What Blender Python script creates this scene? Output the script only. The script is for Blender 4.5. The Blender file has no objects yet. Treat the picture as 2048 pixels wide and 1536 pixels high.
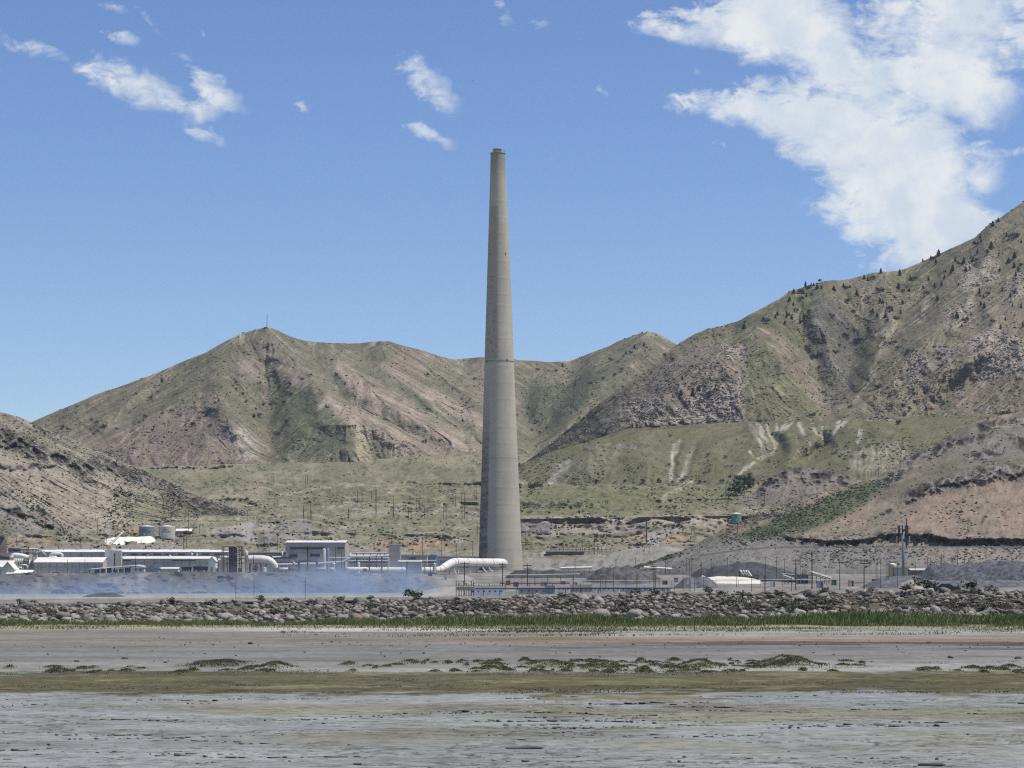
import bpy, bmesh, math, random
import numpy as np
from mathutils import Vector, Matrix

random.seed(7); RNG = np.random.default_rng(11)
S = bpy.context.scene
COL = S.collection

# ------------------------------------------------------------------ camera
F, CX, HY, CH = 4435.0, 1024.0, 1185.0, 4.5     # focal length (photo px), optical axis, horizon row, eye height
cam_d = bpy.data.cameras.new('camera'); cam = bpy.data.objects.new('camera', cam_d); COL.objects.link(cam)
cam.location = (0, 0, CH); cam.rotation_euler = (math.radians(90), 0, 0)
cam_d.sensor_width = 36.0; cam_d.lens = 36.0 * F / 2048.0
cam_d.shift_y = (HY - 768.0) / 2048.0
cam_d.clip_start = 1.0; cam_d.clip_end = 60000.0
S.camera = cam

# ------------------------------------------------------------------ sun, sky, exposure
SUN_AZ, SUN_EL = 99.0, 65.0            # degrees right of the view direction, above the horizon
sd = bpy.data.lights.new('sun', 'SUN'); sun = bpy.data.objects.new('sun', sd); COL.objects.link(sun)
a, e = math.radians(SUN_AZ), math.radians(SUN_EL)
sdir = Vector((math.sin(a) * math.cos(e), math.cos(a) * math.cos(e), math.sin(e)))
sun.rotation_euler = sdir.to_track_quat('Z', 'Y').to_euler()
sd.energy = 4.5; sd.angle = math.radians(0.53); sd.color = (1.0, 0.955, 0.88)
S.view_settings.view_transform = 'Standard'; S.view_settings.look = 'None'
S.view_settings.exposure = 0.0; S.view_settings.gamma = 1.0; S.view_settings.use_curve_mapping = False
S.cycles.max_bounces = 3; S.cycles.diffuse_bounces = 1; S.cycles.glossy_bounces = 2
S.cycles.transmission_bounces = 2; S.cycles.volume_bounces = 0; S.cycles.transparent_max_bounces = 8
S.cycles.caustics_reflective = False; S.cycles.caustics_refractive = False
S.cycles.volume_step_rate = 1.0
S.cycles.volume_max_steps = 128
S.cycles.use_denoising = False
S.cycles.filter_width = 1.2

W = bpy.data.worlds.new('World'); S.world = W; W.use_nodes = True
nt = W.node_tree; nt.nodes.clear()

class NB:
    """small helper for node graphs"""
    def __init__(s, t): s.t = t
    def n(s, kind, **kw):
        o = s.t.nodes.new(kind)
        for k, v in kw.items(): setattr(o, k, v)
        return o
    def link(s, a, b): s.t.links.new(a, b)
    def put(s, sock, v):
        if hasattr(v, 'links'): s.link(v, sock)
        else: sock.default_value = v
    def m(s, op, a, b=None, c=None, clamp=False):
        o = s.n('ShaderNodeMath', operation=op, use_clamp=clamp)
        s.put(o.inputs[0], a)
        if b is not None: s.put(o.inputs[1], b)
        if c is not None: s.put(o.inputs[2], c)
        return o.outputs[0]
    def ss(s, x, lo, hi):
        o = s.n('ShaderNodeMapRange', interpolation_type='SMOOTHSTEP')
        s.put(o.inputs[0], x); s.put(o.inputs[1], lo); s.put(o.inputs[2], hi)
        return o.outputs[0]
    def xyz(s, x, y, z):
        o = s.n('ShaderNodeCombineXYZ')
        for i, v in enumerate((x, y, z)): s.put(o.inputs[i], v)
        return o.outputs[0]
    def noise(s, vec, scale, detail=4.0, rough=0.55, dist=0.0, dims='3D'):
        o = s.n('ShaderNodeTexNoise', noise_dimensions=dims)
        if vec is not None: s.link(vec, o.inputs['Vector'])
        o.inputs['Scale'].default_value = scale; o.inputs['Detail'].default_value = detail
        o.inputs['Roughness'].default_value = rough; o.inputs['Distortion'].default_value = dist
        return o.outputs['Fac']
    def mix(s, f, a, b):
        o = s.n('ShaderNodeMix', data_type='RGBA')
        s.put(o.inputs['Factor'], f); s.put(o.inputs['A'], a); s.put(o.inputs['B'], b)
        return o.outputs['Result']

w = NB(nt)
SKY_STR, CLOUD_STR = 0.130, 0.88
sky = w.n('ShaderNodeTexSky', sky_type='NISHITA', sun_disc=False)
sky.sun_elevation = e; sky.sun_rotation = a
sky.altitude = 1280.0; sky.air_density = 1.0; sky.dust_density = 0.55; sky.ozone_density = 3.0
bg1 = w.n('ShaderNodeBackground'); bg1.inputs['Strength'].default_value = SKY_STR
skh = w.n('ShaderNodeHueSaturation'); skh.inputs['Saturation'].default_value = 1.14; skh.inputs['Hue'].default_value = 0.510; w.link(sky.outputs[0], skh.inputs['Color'])
w.link(skh.outputs[0], bg1.inputs['Color'])
tc = w.n('ShaderNodeTexCoord'); sx = w.n('ShaderNodeSeparateXYZ'); w.link(tc.outputs['Generated'], sx.inputs[0])
dx, dy, dz = sx.outputs
front = w.ss(dy, 0.3, 0.5)
yy = w.m('MAXIMUM', dy, 0.05)
# sky directions ahead expressed in thousandths of a radian-like tangent units
U = w.m('MULTIPLY', w.m('DIVIDE', dx, yy), F / 100.0)
V = w.m('MULTIPLY', w.m('DIVIDE', dz, yy), F / 100.0)
P2 = w.xyz(U, V, 0.0)
nA = w.noise(P2, 0.55, 4, 0.62, 0.0)
nB = w.noise(w.xyz(w.m('ADD', U, 31.0), w.m('MULTIPLY', V, 1.7), 4.0), 1.6, 7, 0.66, 0.4)
nC = w.noise(w.xyz(w.m('ADD', U, 7.0), w.m('ADD', V, 50.0), 9.0), 0.9, 4, 0.55, 0.0)
Uw = w.m('ADD', U, w.m('ADD', w.m('MULTIPLY', w.m('SUBTRACT', nA, 0.5), 1.1), w.m('MULTIPLY', w.m('SUBTRACT', nB, 0.5), 0.9)))
Vw = w.m('ADD', V, w.m('ADD', w.m('MULTIPLY', w.m('SUBTRACT', nC, 0.5), 0.9), w.m('MULTIPLY', w.m('SUBTRACT', nB, 0.5), -0.55)))
CLOUDS = [  # photo px centre, radii, tilt (degrees, down to the right), weight
 (95, 105, 95, 15, 25, .62), (180, 140, 60, 16, 15, .6), (255, 170, 95, 36, 22, 1.0), (320, 205, 60, 16, 15, .8), (395, 215, 60, 26, 0, .85),
 (425, 178, 75, 20, 38, .95), (405, 262, 60, 13, 22, .7), (247, 80, 36, 15, 25, .75), (305, 42, 44, 9, 55, .5),
 (215, 8, 55, 13, 15, .5), (597, 205, 18, 9, 5, .6), (585, 184, 10, 6, 5, .5), (415, 62, 14, 7, 60, .5),
 (862, 168, 70, 24, 43, .9), (862, 268, 54, 15, 20, .75), (1074, 52, 28, 12, -15, .7), (1010, 18, 42, 13, 60, .6),
 (1220, 185, 22, 8, 50, .55), (1388, 134, 22, 9, 35, .5), (1455, 293, 12, 8, 40, .5),
 (1335, 52, 80, 24, 5, .85), (1420, 50, 80, 36, -8, .95), (1560, 40, 130, 75, 15, 1.25), (1665, 120, 160, 65, 32, 1.05),
 (1880, 40, 150, 90, 0, 1.05), (1900, 160, 130, 72, 15, 1.2), (1740, 180, 130, 80, 10, .95), (1500, 162, 52, 12, 10, .65),
 (1505, 215, 120, 30, 6, 1.1), (1640, 235, 170, 55, 8, 1.25), (1690, 290, 160, 50, 17, 1.2), (1780, 300, 130, 85, 15, 1.3),
 (1810, 390, 130, 70, 20, 1.3), (1840, 440, 170, 52, 12, 1.25), (1850, 500, 100, 45, 0, 1.1), (1945, 345, 60, 70, 60, .7),
 (2035, 308, 42, 15, 8, .8), (2045, 85, 60, 26, 30, .95), (1990, 205, 50, 22, 20, .8), (1940, 250, 30, 50, 20, .45),
 (2150, 60, 130, 90, 10, 1.1), (2220, 260, 90, 40, 15, 1.0), (-120, 60, 120, 30, 20, .8), (-200, 230, 100, 30, 15, .7),
]
acc = None
PW = w.xyz(Uw, Vw, 1.0)
def dot(v):
    d_ = w.n('ShaderNodeVectorMath', operation='DOT_PRODUCT'); w.link(PW, d_.inputs[0]); d_.inputs[1].default_value = v
    return d_.outputs['Value']
for (px, py, rx, ry, ang, wt) in CLOUDS:
    u0, v0 = (px - CX) / 100.0, (HY - py) / 100.0
    if px < 1300 or rx < 60: wt *= .84
    ca, sa = math.cos(math.radians(ang)), math.sin(math.radians(ang))
    k, l = 100.0 / rx, 100.0 / ry
    p = dot((ca * k, -sa * k, (-ca * u0 + sa * v0) * k)); q = dot((-sa * l, -ca * l, (sa * u0 + ca * v0) * l))
    r2 = w.m('MULTIPLY_ADD', q, q, w.m('MULTIPLY', p, p))
    g = w.m('MULTIPLY_ADD', r2, -0.42 * wt, wt)
    acc = g if acc is None else w.m('SMOOTH_MAX', acc, g, 0.25)
dens = w.m('ADD', acc, w.m('MULTIPLY', w.m('SUBTRACT', nB, 0.5), 1.6))
dens = w.m('MULTIPLY', w.ss(dens, 0.22, 1.05), front)
# the same scattered cloud goes on over the rest of the sky
zz = w.m('MAXIMUM', dz, 0.06)
pl = w.xyz(w.m('DIVIDE', dx, zz), w.m('DIVIDE', dy, zz), 0.0)
nD = w.noise(pl, 1.3, 4, 0.6, 0.0)
away = w.m('MAXIMUM', w.ss(w.m('ABSOLUTE', U), 13.0, 17.0), w.ss(V, 12.5, 16.0))
away = w.m('MAXIMUM', away, w.m('SUBTRACT', 1.0, front))
gen = w.m('MULTIPLY', w.m('MULTIPLY', w.ss(nD, 0.52, 0.72), away), w.ss(dz, 0.04, 0.16))
dens = w.m('MAXIMUM', dens, w.m('MULTIPLY', gen, 0.9))
ccol = w.mix(w.ss(nC, 0.35, 0.68), (0.74, 0.83, 0.93, 1), (0.97, 1.0, 1.0, 1))
bg2 = w.n('ShaderNodeBackground'); bg2.inputs['Strength'].default_value = CLOUD_STR
w.link(ccol, bg2.inputs['Color'])
mx = w.n('ShaderNodeMixShader'); w.link(w.m('MULTIPLY', dens, 0.95), mx.inputs[0])
w.link(bg1.outputs[0], mx.inputs[1]); w.link(bg2.outputs[0], mx.inputs[2])
wo = w.n('ShaderNodeOutputWorld'); w.link(mx.outputs[0], wo.inputs['Surface'])
W.cycles.sampling_method = 'MANUAL'; W.cycles.sample_map_resolution = 256

# ------------------------------------------------------------------ numeric noise
def _hash(ix, iy, seed):
    h = (ix.astype(np.int64) * 374761393 + iy.astype(np.int64) * 668265263 + seed * 974634777) & 0x7fffffff
    h = ((h ^ (h >> 13)) * 1274126177) & 0x7fffffff
    return ((h ^ (h >> 16)) & 0xffff) / 65535.0
def vnoise(x, y, seed=0):
    x0 = np.floor(x); y0 = np.floor(y); fx = x - x0; fy = y - y0
    fx = fx * fx * fx * (fx * (fx * 6 - 15) + 10); fy = fy * fy * fy * (fy * (fy * 6 - 15) + 10)
    a = _hash(x0, y0, seed); b = _hash(x0 + 1, y0, seed); c = _hash(x0, y0 + 1, seed); d = _hash(x0 + 1, y0 + 1, seed)
    return (a + (b - a) * fx) * (1 - fy) + (c + (d - c) * fx) * fy
def fbm(x, y, lam, octs=4, seed=0, gain=0.5):
    """-1..1 fractal noise, lam = longest wavelength"""
    s = np.zeros_like(x); amp = 1.0; tot = 0.0; f = 1.0 / lam
    for o in range(octs):
        cs, sn = math.cos(o * 1.1 + seed), math.sin(o * 1.1 + seed)
        s += amp * (vnoise((x * cs - y * sn) * f + o * 17.3, (x * sn + y * cs) * f - o * 9.1, seed * 31 + o) * 2 - 1)
        tot += amp; amp *= gain; f *= 2.03
    return s / tot
def ridged(x, y, lam, octs=4, seed=0):
    s = np.zeros_like(x); amp = 1.0; tot = 0.0; f = 1.0 / lam
    for o in range(octs):
        cs, sn = math.cos(o * 1.3 + seed), math.sin(o * 1.3 + seed)
        s += amp * (1 - np.abs(vnoise((x * cs - y * sn) * f + o * 7.7, (x * sn + y * cs) * f, seed * 13 + o) * 2 - 1) * 2)
        tot += amp; amp *= 0.5; f *= 2.1
    return s / tot
def sstep(x, lo, hi):
    t = np.clip((x - lo) / (hi - lo), 0, 1); return t * t * (3 - 2 * t)
def segdist(x, y, pts):
    d = np.full(x.shape, 1e9); side = np.zeros(x.shape); tt = np.zeros(x.shape); n = len(pts) - 1
    for i in range(n):
        (ax, ay), (bx, by) = pts[i], pts[i + 1]
        ux, uy = bx - ax, by - ay; L2 = ux * ux + uy * uy + 1e-9
        t = np.clip(((x - ax) * ux + (y - ay) * uy) / L2, 0, 1)
        ex, ey = x - ax - t * ux, y - ay - t * uy; q = np.sqrt(ex * ex + ey * ey)
        m = q < d
        d = np.where(m, q, d); side = np.where(m, np.sign(ux * ey - uy * ex), side); tt = np.where(m, (i + t) / n, tt)
    return d, side, tt
def polymask(x, y, pts, soft):
    ins = np.zeros(x.shape, bool); n = len(pts)
    for i in range(n):
        (x1, y1), (x2, y2) = pts[i], pts[(i + 1) % n]
        c = ((y1 > y) != (y2 > y)) & (x < (x2 - x1) * (y - y1) / ((y2 - y1) if y2 != y1 else 1e-9) + x1)
        ins ^= c
    d, _, _ = segdist(x, y, list(pts) + [pts[0]])
    return sstep(np.where(ins, d, -d), -soft, soft)
def blend(C, col, m):
    C[...] = C * (1 - m[..., None]) + np.array(col) * m[..., None]
def blur(a, k):
    out = a.copy()
    for ax in (0, 1):
        p = np.pad(out, [(k, k) if i == ax else (0, 0) for i in (0, 1)], mode='edge')
        c = np.cumsum(p, axis=ax); z = np.zeros_like(np.take(c, [0], axis=ax)); c = np.concatenate([z, c], axis=ax)
        n = a.shape[ax]
        out = (np.take(c, range(2 * k + 1, 2 * k + 1 + n), axis=ax) - np.take(c, range(0, n), axis=ax)) / (2 * k + 1)
    return out

# ------------------------------------------------------------------ materials
def new_mat(name):
    m = bpy.data.materials.new(name); m.use_nodes = True; t = m.node_tree; t.nodes.clear(); b = NB(t)
    out = b.n('ShaderNodeOutputMaterial'); p = b.n('ShaderNodeBsdfPrincipled'); b.link(p.outputs[0], out.inputs['Surface'])
    p.inputs['Specular IOR Level'].default_value = 0.25
    return m, b, p
MATS = {}
def mat(name, col, rough=0.8, var=0.15, scale=0.3, metal=0.0, stain=0.0, spec=0.25):
    if name in MATS: return MATS[name]
    m, b, p = new_mat(name)
    t = b.n('ShaderNodeTexCoord'); o = t.outputs['Object']
    gi = b.n('ShaderNodeNewGeometry')
    n1 = b.noise(gi.outputs['Position'], scale, 5, 0.6)
    lo = tuple(c * (1 - var) for c in col) + (1,); hi = tuple(min(1, c * (1 + var)) for c in col) + (1,)
    c = b.mix(b.ss(n1, 0.3, 0.7), lo, hi)
    if stain:
        sp = b.n('ShaderNodeSeparateXYZ'); b.link(gi.outputs['Position'], sp.inputs[0])
        v = b.xyz(sp.outputs[0], sp.outputs[1], b.m('MULTIPLY', sp.outputs[2], 0.12))
        c = b.mix(b.m('MULTIPLY', b.ss(b.noise(v, 0.9, 4, 0.6), 0.5, 0.75), stain), c, (0.16, 0.11, 0.075, 1))
    b.link(c, p.inputs['Base Color']); p.inputs['Roughness'].default_value = rough; p.inputs['Metallic'].default_value = metal
    p.inputs['Specular IOR Level'].default_value = spec
    MATS[name] = m; return m
def terrain_mat(name, s1, s2, bump=0.0, contrast=0.35):
    m, b, p = new_mat(name)
    at = b.n('ShaderNodeAttribute', attribute_name='Col'); g = b.n('ShaderNodeNewGeometry')
    n1 = b.noise(g.outputs['Position'], s1, 6, 0.65); n2 = b.noise(g.outputs['Position'], s2 * 2.0, 4, 0.7)
    f = b.m('ADD', b.m('MULTIPLY', b.m('SUBTRACT', n1, 0.5), contrast * 2.0), b.m('MULTIPLY', b.m('SUBTRACT', n2, 0.5), contrast * 2.6))
    hv = b.n('ShaderNodeHueSaturation'); b.link(at.outputs['Color'], hv.inputs['Color']); b.link(b.m('ADD', 1.0, f), hv.inputs['Value'])
    b.link(hv.outputs[0], p.inputs['Base Color']); p.inputs['Roughness'].default_value = 0.95
    p.inputs['Specular IOR Level'].default_value = 0.0
    if bump:
        bm = b.n('ShaderNodeBump'); bm.inputs['Distance'].default_value = bump; bm.inputs['Strength'].default_value = 0.7
        b.link(n2, bm.inputs['Height']); b.link(bm.outputs[0], p.inputs['Normal'])
    return m

# ------------------------------------------------------------------ object helpers
def at(px, py, Y): return Vector(((px - CX) / F * Y, Y, CH + (HY - py) / F * Y))
def zone(px):
    for lim, w_ in ((110, 'under the pipe maze'), (300, 'under the cream sheds'), (460, 'under the ore wagons'), (570, 'under the elbow duct'), (700, 'under the big grey hall'), (870, 'under the end of the smoke'), (960, 'under the duct bend'), (1060, 'under the stack'), (1190, 'under the left trailers'), (1345, 'under the right trailers'), (1460, 'under the twin-peaked heap'), (1570, 'under the gypsum heap'), (1680, 'under the crusher'), (1780, 'left of the monopole'), (1865, 'under the monopole'), (1925, 'under the blue car')):
        if px < lim: return w_
    return 'right of the blue car'
def tag(o, label=None, cat=None, group=None, kind=None):
    if label: o['label'] = label
    if cat: o['category'] = cat
    if group: o['group'] = group
    if kind: o['kind'] = kind
    return o
def empty(name, loc=(0, 0, 0), rz=0.0):
    o = bpy.data.objects.new(name, None); COL.objects.link(o); o.location = loc; o.rotation_euler[2] = rz; o.empty_display_size = 0.1
    return o
def link_mesh(name, me, parent=None, loc=None):
    o = bpy.data.objects.new(name, me); COL.objects.link(o)
    if parent is not None:
        o.parent = parent
    if loc is not None: o.location = loc
    return o
class MB:
    """collects simple shapes in world metres; build() makes ONE mesh object"""
    def __init__(s): s.v = []; s.f = []; s.mi = []; s.cur = 0
    def add(s, vs, fs):
        o = len(s.v); s.v += [tuple(v) for v in vs]; s.f += [tuple(i + o for i in f) for f in fs]; s.mi += [s.cur] * len(fs); return s
    def box(s, x0, x1, y0, y1, z0, z1):
        return s.add([(x0, y0, z0), (x1, y0, z0), (x1, y1, z0), (x0, y1, z0), (x0, y0, z1), (x1, y0, z1), (x1, y1, z1), (x0, y1, z1)],
                     [(0, 3, 2, 1), (4, 5, 6, 7), (0, 1, 5, 4), (1, 2, 6, 5), (2, 3, 7, 6), (3, 0, 4, 7)])
    def bar(s, p, q, r, n=6, r2=None, caps=True):
        p, q = Vector(p), Vector(q); d = (q - p).normalized(); r2 = r if r2 is None else r2
        u = d.orthogonal().normalized(); v = d.cross(u)
        vs = []
        for (c, rr) in ((p, r), (q, r2)):
            for i in range(n):
                t = 2 * math.pi * (i + .5) / n; vs.append(c + u * (math.cos(t) * rr) + v * (math.sin(t) * rr))
        fs = [(i, (i + 1) % n, n + (i + 1) % n, n + i) for i in range(n)]
        if caps: fs += [tuple(range(n - 1, -1, -1)), tuple(range(n, 2 * n))]
        return s.add(vs, fs)
    def tube(s, pts, rad, n=16, caps=True):
        pts = [Vector(p) for p in pts]; rad = rad if hasattr(rad, '__len__') else [rad] * len(pts); vs = []; fs = []
        u = None
        for i, p in enumerate(pts):
            d = (pts[min(i + 1, len(pts) - 1)] - pts[max(i - 1, 0)]).normalized()
            if u is None: u = d.orthogonal().normalized()
            u = (u - d * u.dot(d)).normalized(); v = d.cross(u)
            for k in range(n):
                t = 2 * math.pi * k / n; vs.append(p + u * math.cos(t) * rad[i] + v * math.sin(t) * rad[i])
        for i in range(len(pts) - 1):
            for k in range(n): fs.append((i * n + k, i * n + (k + 1) % n, (i + 1) * n + (k + 1) % n, (i + 1) * n + k))
        if caps: fs += [tuple(range(n - 1, -1, -1)), tuple(range(len(vs) - n, len(vs)))]
        return s.add(vs, fs)
    def lathe(s, c, prof, n=24, cap=True):
        c = Vector(c); vs = []; fs = []
        for (r, z) in prof:
            for k in range(n):
                t = 2 * math.pi * k / n; vs.append(c + Vector((math.cos(t) * r, math.sin(t) * r, z)))
        for i in range(len(prof) - 1):
            for k in range(n): fs.append((i * n + k, i * n + (k + 1) % n, (i + 1) * n + (k + 1) % n, (i + 1) * n + k))
        if cap: fs += [tuple(range(len(vs) - n, len(vs)))]
        return s.add(vs, fs)
    def gable(s, x0, x1, y0, y1, z0, z1, axis='x'):
        """roof prism, ridge along axis"""
        if axis == 'x':
            ym = (y0 + y1) / 2
            return s.add([(x0, y0, z0), (x1, y0, z0), (x1, y1, z0), (x0, y1, z0), (x0, ym, z1), (x1, ym, z1)],
                         [(0, 1, 5, 4), (2, 3, 4, 5), (1, 2, 5), (3, 0, 4), (3, 2, 1, 0)])
        xm = (x0 + x1) / 2
        return s.add([(x0, y0, z0), (x1, y0, z0), (x1, y1, z0), (x0, y1, z0), (xm, y0, z1), (xm, y1, z1)],
                     [(3, 0, 4, 5), (1, 2, 5, 4), (0, 1, 4), (2, 3, 5), (3, 2, 1, 0)])
    def mesh(s, name, mats, smooth=False):
        me = bpy.data.meshes.new(name); me.from_pydata(s.v, [], s.f)
        for m in (mats if isinstance(mats, (list, tuple)) else [mats]): me.materials.append(m)
        if any(s.mi): me.polygons.foreach_set('material_index', s.mi)
        if smooth: me.polygons.foreach_set('use_smooth', [True] * len(me.polygons))
        me.update(); return me
    def build(s, name, mats, parent=None, smooth=False):
        o = link_mesh(name, s.mesh(name, mats, smooth), parent)
        if parent is not None:      # vertices are in world metres
            o.matrix_parent_inverse = Matrix.Translation(-Vector(parent.location))
        return o
def grid_mesh(name, P, C, m, smooth=True):
    R, K = P.shape[:2]
    me = bpy.data.meshes.new(name)
    idx = np.arange(R * K).reshape(R, K)
    q = np.stack([idx[:-1, :-1], idx[:-1, 1:], idx[1:, 1:], idx[1:, :-1]], -1).reshape(-1, 4)
    me.vertices.add(R * K); me.vertices.foreach_set('co', P.reshape(-1).astype(np.float32))
    me.loops.add(q.size); me.loops.foreach_set('vertex_index', q.reshape(-1).astype(np.int32))
    me.polygons.add(len(q)); me.polygons.foreach_set('loop_start', np.arange(0, q.size, 4, dtype=np.int32))
    try: me.polygons.foreach_set('loop_total', np.full(len(q), 4, dtype=np.int32))
    except Exception: pass
    if smooth: me.polygons.foreach_set('use_smooth', np.ones(len(q), bool))
    me.update(calc_edges=True)
    if C is not None:
        ca = me.color_attributes.new('Col', 'FLOAT_COLOR', 'POINT')
        c4 = np.ones((R * K, 4), np.float32); c4[:, :3] = np.clip(C.reshape(-1, 3), 0.004, 0.9); ca.data.foreach_set('color', c4.reshape(-1))
    me.materials.append(m)
    return link_mesh(name, me)

# ================================================================== the land
LAYERS = []          # for standing things on the ground: dict(cols, PY, D)
def ip(cols, pts, sm=5):
    xs, ys = zip(*pts); v = np.interp(cols, xs, ys)
    if sm:
        k = np.ones(sm) / sm; v = np.convolve(np.pad(v, sm // 2, mode='edge'), k, 'valid')
    return v
def lic(noise, fi, fj, steps=9, h=1.4):
    R, K = noise.shape; out = noise.copy(); n = 1
    ii, jj = np.meshgrid(np.arange(R), np.arange(K), indexing='ij')
    for sgn in (1, -1):
        a = ii.astype(float); b = jj.astype(float)
        for s_ in range(steps):
            ai = np.clip(np.rint(a), 0, R - 1).astype(int); bi = np.clip(np.rint(b), 0, K - 1).astype(int)
            a = a + sgn * h * fi[ai, bi]; b = b + sgn * h * fj[ai, bi]
            ai = np.clip(np.rint(a), 0, R - 1).astype(int); bi = np.clip(np.rint(b), 0, K - 1).astype(int)
            out += noise[ai, bi]; n += 1
    return out / n
class Land:
    """a slope given by rows of (photo column -> row, distance) knots, sculpted in depth, then painted with its ground cover"""
    def __init__(s, px0, px1, dpx, knots, segs, crest_jit=0.0, seed=1):
        s.cols = np.arange(px0, px1 + dpx, dpx, dtype=float); s.seed = seed
        ks = [(ip(s.cols, a), ip(s.cols, b)) for a, b in knots]
        PY = []; D = []
        for k, n in enumerate(segs):
            for t in np.arange(n) / n:
                PY.append(ks[k][0] * (1 - t) + ks[k + 1][0] * t); D.append(ks[k][1] * (1 - t) + ks[k + 1][1] * t)
        PY.append(ks[-1][0]); D.append(ks[-1][1])
        s.PY = np.array(PY); s.D = np.array(D); s.PX = np.broadcast_to(s.cols, s.PY.shape).copy()
        s.v = np.linspace(0, 1, len(PY))[:, None] * np.ones_like(s.PX)
        if crest_jit:
            j = fbm(s.PX, s.PX * 0, 40, 5, seed, 0.6) * crest_jit; s.PY += j * sstep(s.v, 0.85, 1.0)
        s.wx = s.PX + fbm(s.PX, s.PY, 60, 5, seed + 3, 0.6) * 16; s.wy = s.PY + fbm(s.PX, s.PY, 50, 5, seed + 5, 0.6) * 12
        s.C = np.zeros(s.PX.shape + (3,))
    def P(s):
        X = (s.PX - CX) / F * s.D; Z = CH + (HY - s.PY) / F * s.D
        return np.stack([X, s.D, Z], -1)
    def ridge(s, pts, amp, wid, asym=0.0, fade=True):
        """spur (amp>0) or gully (amp<0): amp metres towards the viewer"""
        d, side, t = segdist(s.wx * .35 + s.PX * .65, s.wy * .35 + s.PY * .65, pts)
        w_ = wid * (1 + asym * side)
        k = np.clip(1 - d / w_, 0, 1); k = k * k * (3 - 2 * k) * .5 + k * .5
        if fade: k = k * (0.35 + 0.65 * np.sin(np.clip(t * 1.02, 0, 1) * math.pi) ** 0.6)
        s.D -= amp * k * 1.05
    def fade_top(s, a): return a * (1 - sstep(s.v, 0.9, 1.0) * 0.8) * sstep(s.v, 0.0, 0.04)
    def flow(s):
        P = s.P(); P[..., 1] = blur(P[..., 1], 3)
        P[..., 0] = (s.PX - CX) / F * P[..., 1]; P[..., 2] = CH + (HY - s.PY) / F * P[..., 1]
        du = np.gradient(P, axis=0); dv = np.gradient(P, axis=1)
        n = np.cross(du, dv); n /= np.linalg.norm(n, axis=-1, keepdims=True) + 1e-9
        t = -np.array([0, 0, 1.0]) + n[..., 2:3] * n
        a11 = (du * du).sum(-1); a12 = (du * dv).sum(-1); a22 = (dv * dv).sum(-1)
        b1 = (t * du).sum(-1); b2 = (t * dv).sum(-1); det = a11 * a22 - a12 * a12 + 1e-6
        fi = (b1 * a22 - b2 * a12) / det; fj = (b2 * a11 - b1 * a12) / det
        L = np.sqrt(fi * fi + fj * fj) + 1e-9
        fi = blur(fi / L, 2); fj = blur(fj / L, 2); L = np.sqrt(fi * fi + fj * fj) + 1e-9
        return fi / L, fj / L
    def streaks(s, seed, steps=10, lean=0.0):
        fi, fj = s.flow(); fj = fj + lean; q_ = np.sqrt(fi * fi + fj * fj) + 1e-9; fi, fj = fi / q_, fj / q_; r = np.random.default_rng(seed)
        n1 = r.random(s.PX.shape); n2 = vnoise(s.PX / 7, s.PY / 7, seed)
        a = lic(n1, fi, fj, steps); b = lic(n2, fi, fj, steps)
        a = (a - a.mean()) / (a.std() + 1e-9); b = (b - b.mean()) / (b.std() + 1e-9)
        return a, b
    def poly(s, pts, soft=5, warp=True): return polymask(s.wx if warp else s.PX, s.wy if warp else s.PY, pts, soft)
    def line(s, pts, wid, soft=None, warp=0.6):
        d, _, _ = segdist(s.PX + (s.wx - s.PX) * warp, s.PY + (s.wy - s.PY) * warp, pts)
        return 1 - sstep(d, wid - (soft or wid * .6), wid + (soft or wid * .4))
    def rock(s, m, lam=14, amp=6.0, seed=3):
        rr = ridged(s.PX, s.PY * 1.2, lam, 4, seed); b = fbm(s.PX, s.PY, lam * .4, 3, seed + 1)
        s.D -= m * (rr * amp + b * amp * .35)
        return rr
    def finish(s, name, m, back=((60, 3), (260, 60), (900, 160)), register=True, skirt=(110, 70)):
        lum = s.C.mean(-1, keepdims=True); rn = np.random.default_rng(s.seed)
        s.C = (lum + (s.C - lum) * np.array([.80, .76, .80])) * np.array([.975, .95, .90]) * (1 + .08 * rn.normal(size=s.PX.shape).clip(-2, 2) + .16 * fbm(s.PX, s.PY * 1.4, 12, 3, s.seed + 9))[..., None]
        P = s.P()
        if back:
            toe = P[:1].copy(); toe[..., 1] -= skirt[0]; toe[..., 0] = (s.PX[0] - CX) / F * toe[..., 1]; toe[..., 2] -= skirt[1]
            rows = [toe, P]
            base = P[-1:].copy()
            for (dy, dn) in back:
                q = base.copy(); q[..., 1] += dy; q[..., 0] = (s.PX[-1] - CX) / F * q[..., 1]; q[..., 2] -= dn; rows.append(q)
            P2 = np.concatenate(rows, 0); C2 = np.concatenate([s.C[:1], s.C] + [s.C[-1:]] * len(back), 0)
        else: P2, C2 = P, s.C
        o = grid_mesh(name, P2, C2, m); tag(o, kind='structure')
        if register: LAYERS.append(s)
        return o
    def ground(s, px, py):
        if px < s.cols[0] or px > s.cols[-1]: return None
        j = int(round((px - s.cols[0]) / (s.cols[1] - s.cols[0])))
        c = s.PY[:, j]
        if py > c[0] or py < c[-1]: return None
        i = int(np.argmin(np.abs(c - py)))
        return float(s.D[i, j])
def ground_at(px, py, default=None):
    best = None
    for L in LAYERS:
        d = L.ground(px, py)
        if d is not None and (best is None or d < best): best = d
    return best if best is not None else default

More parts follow.
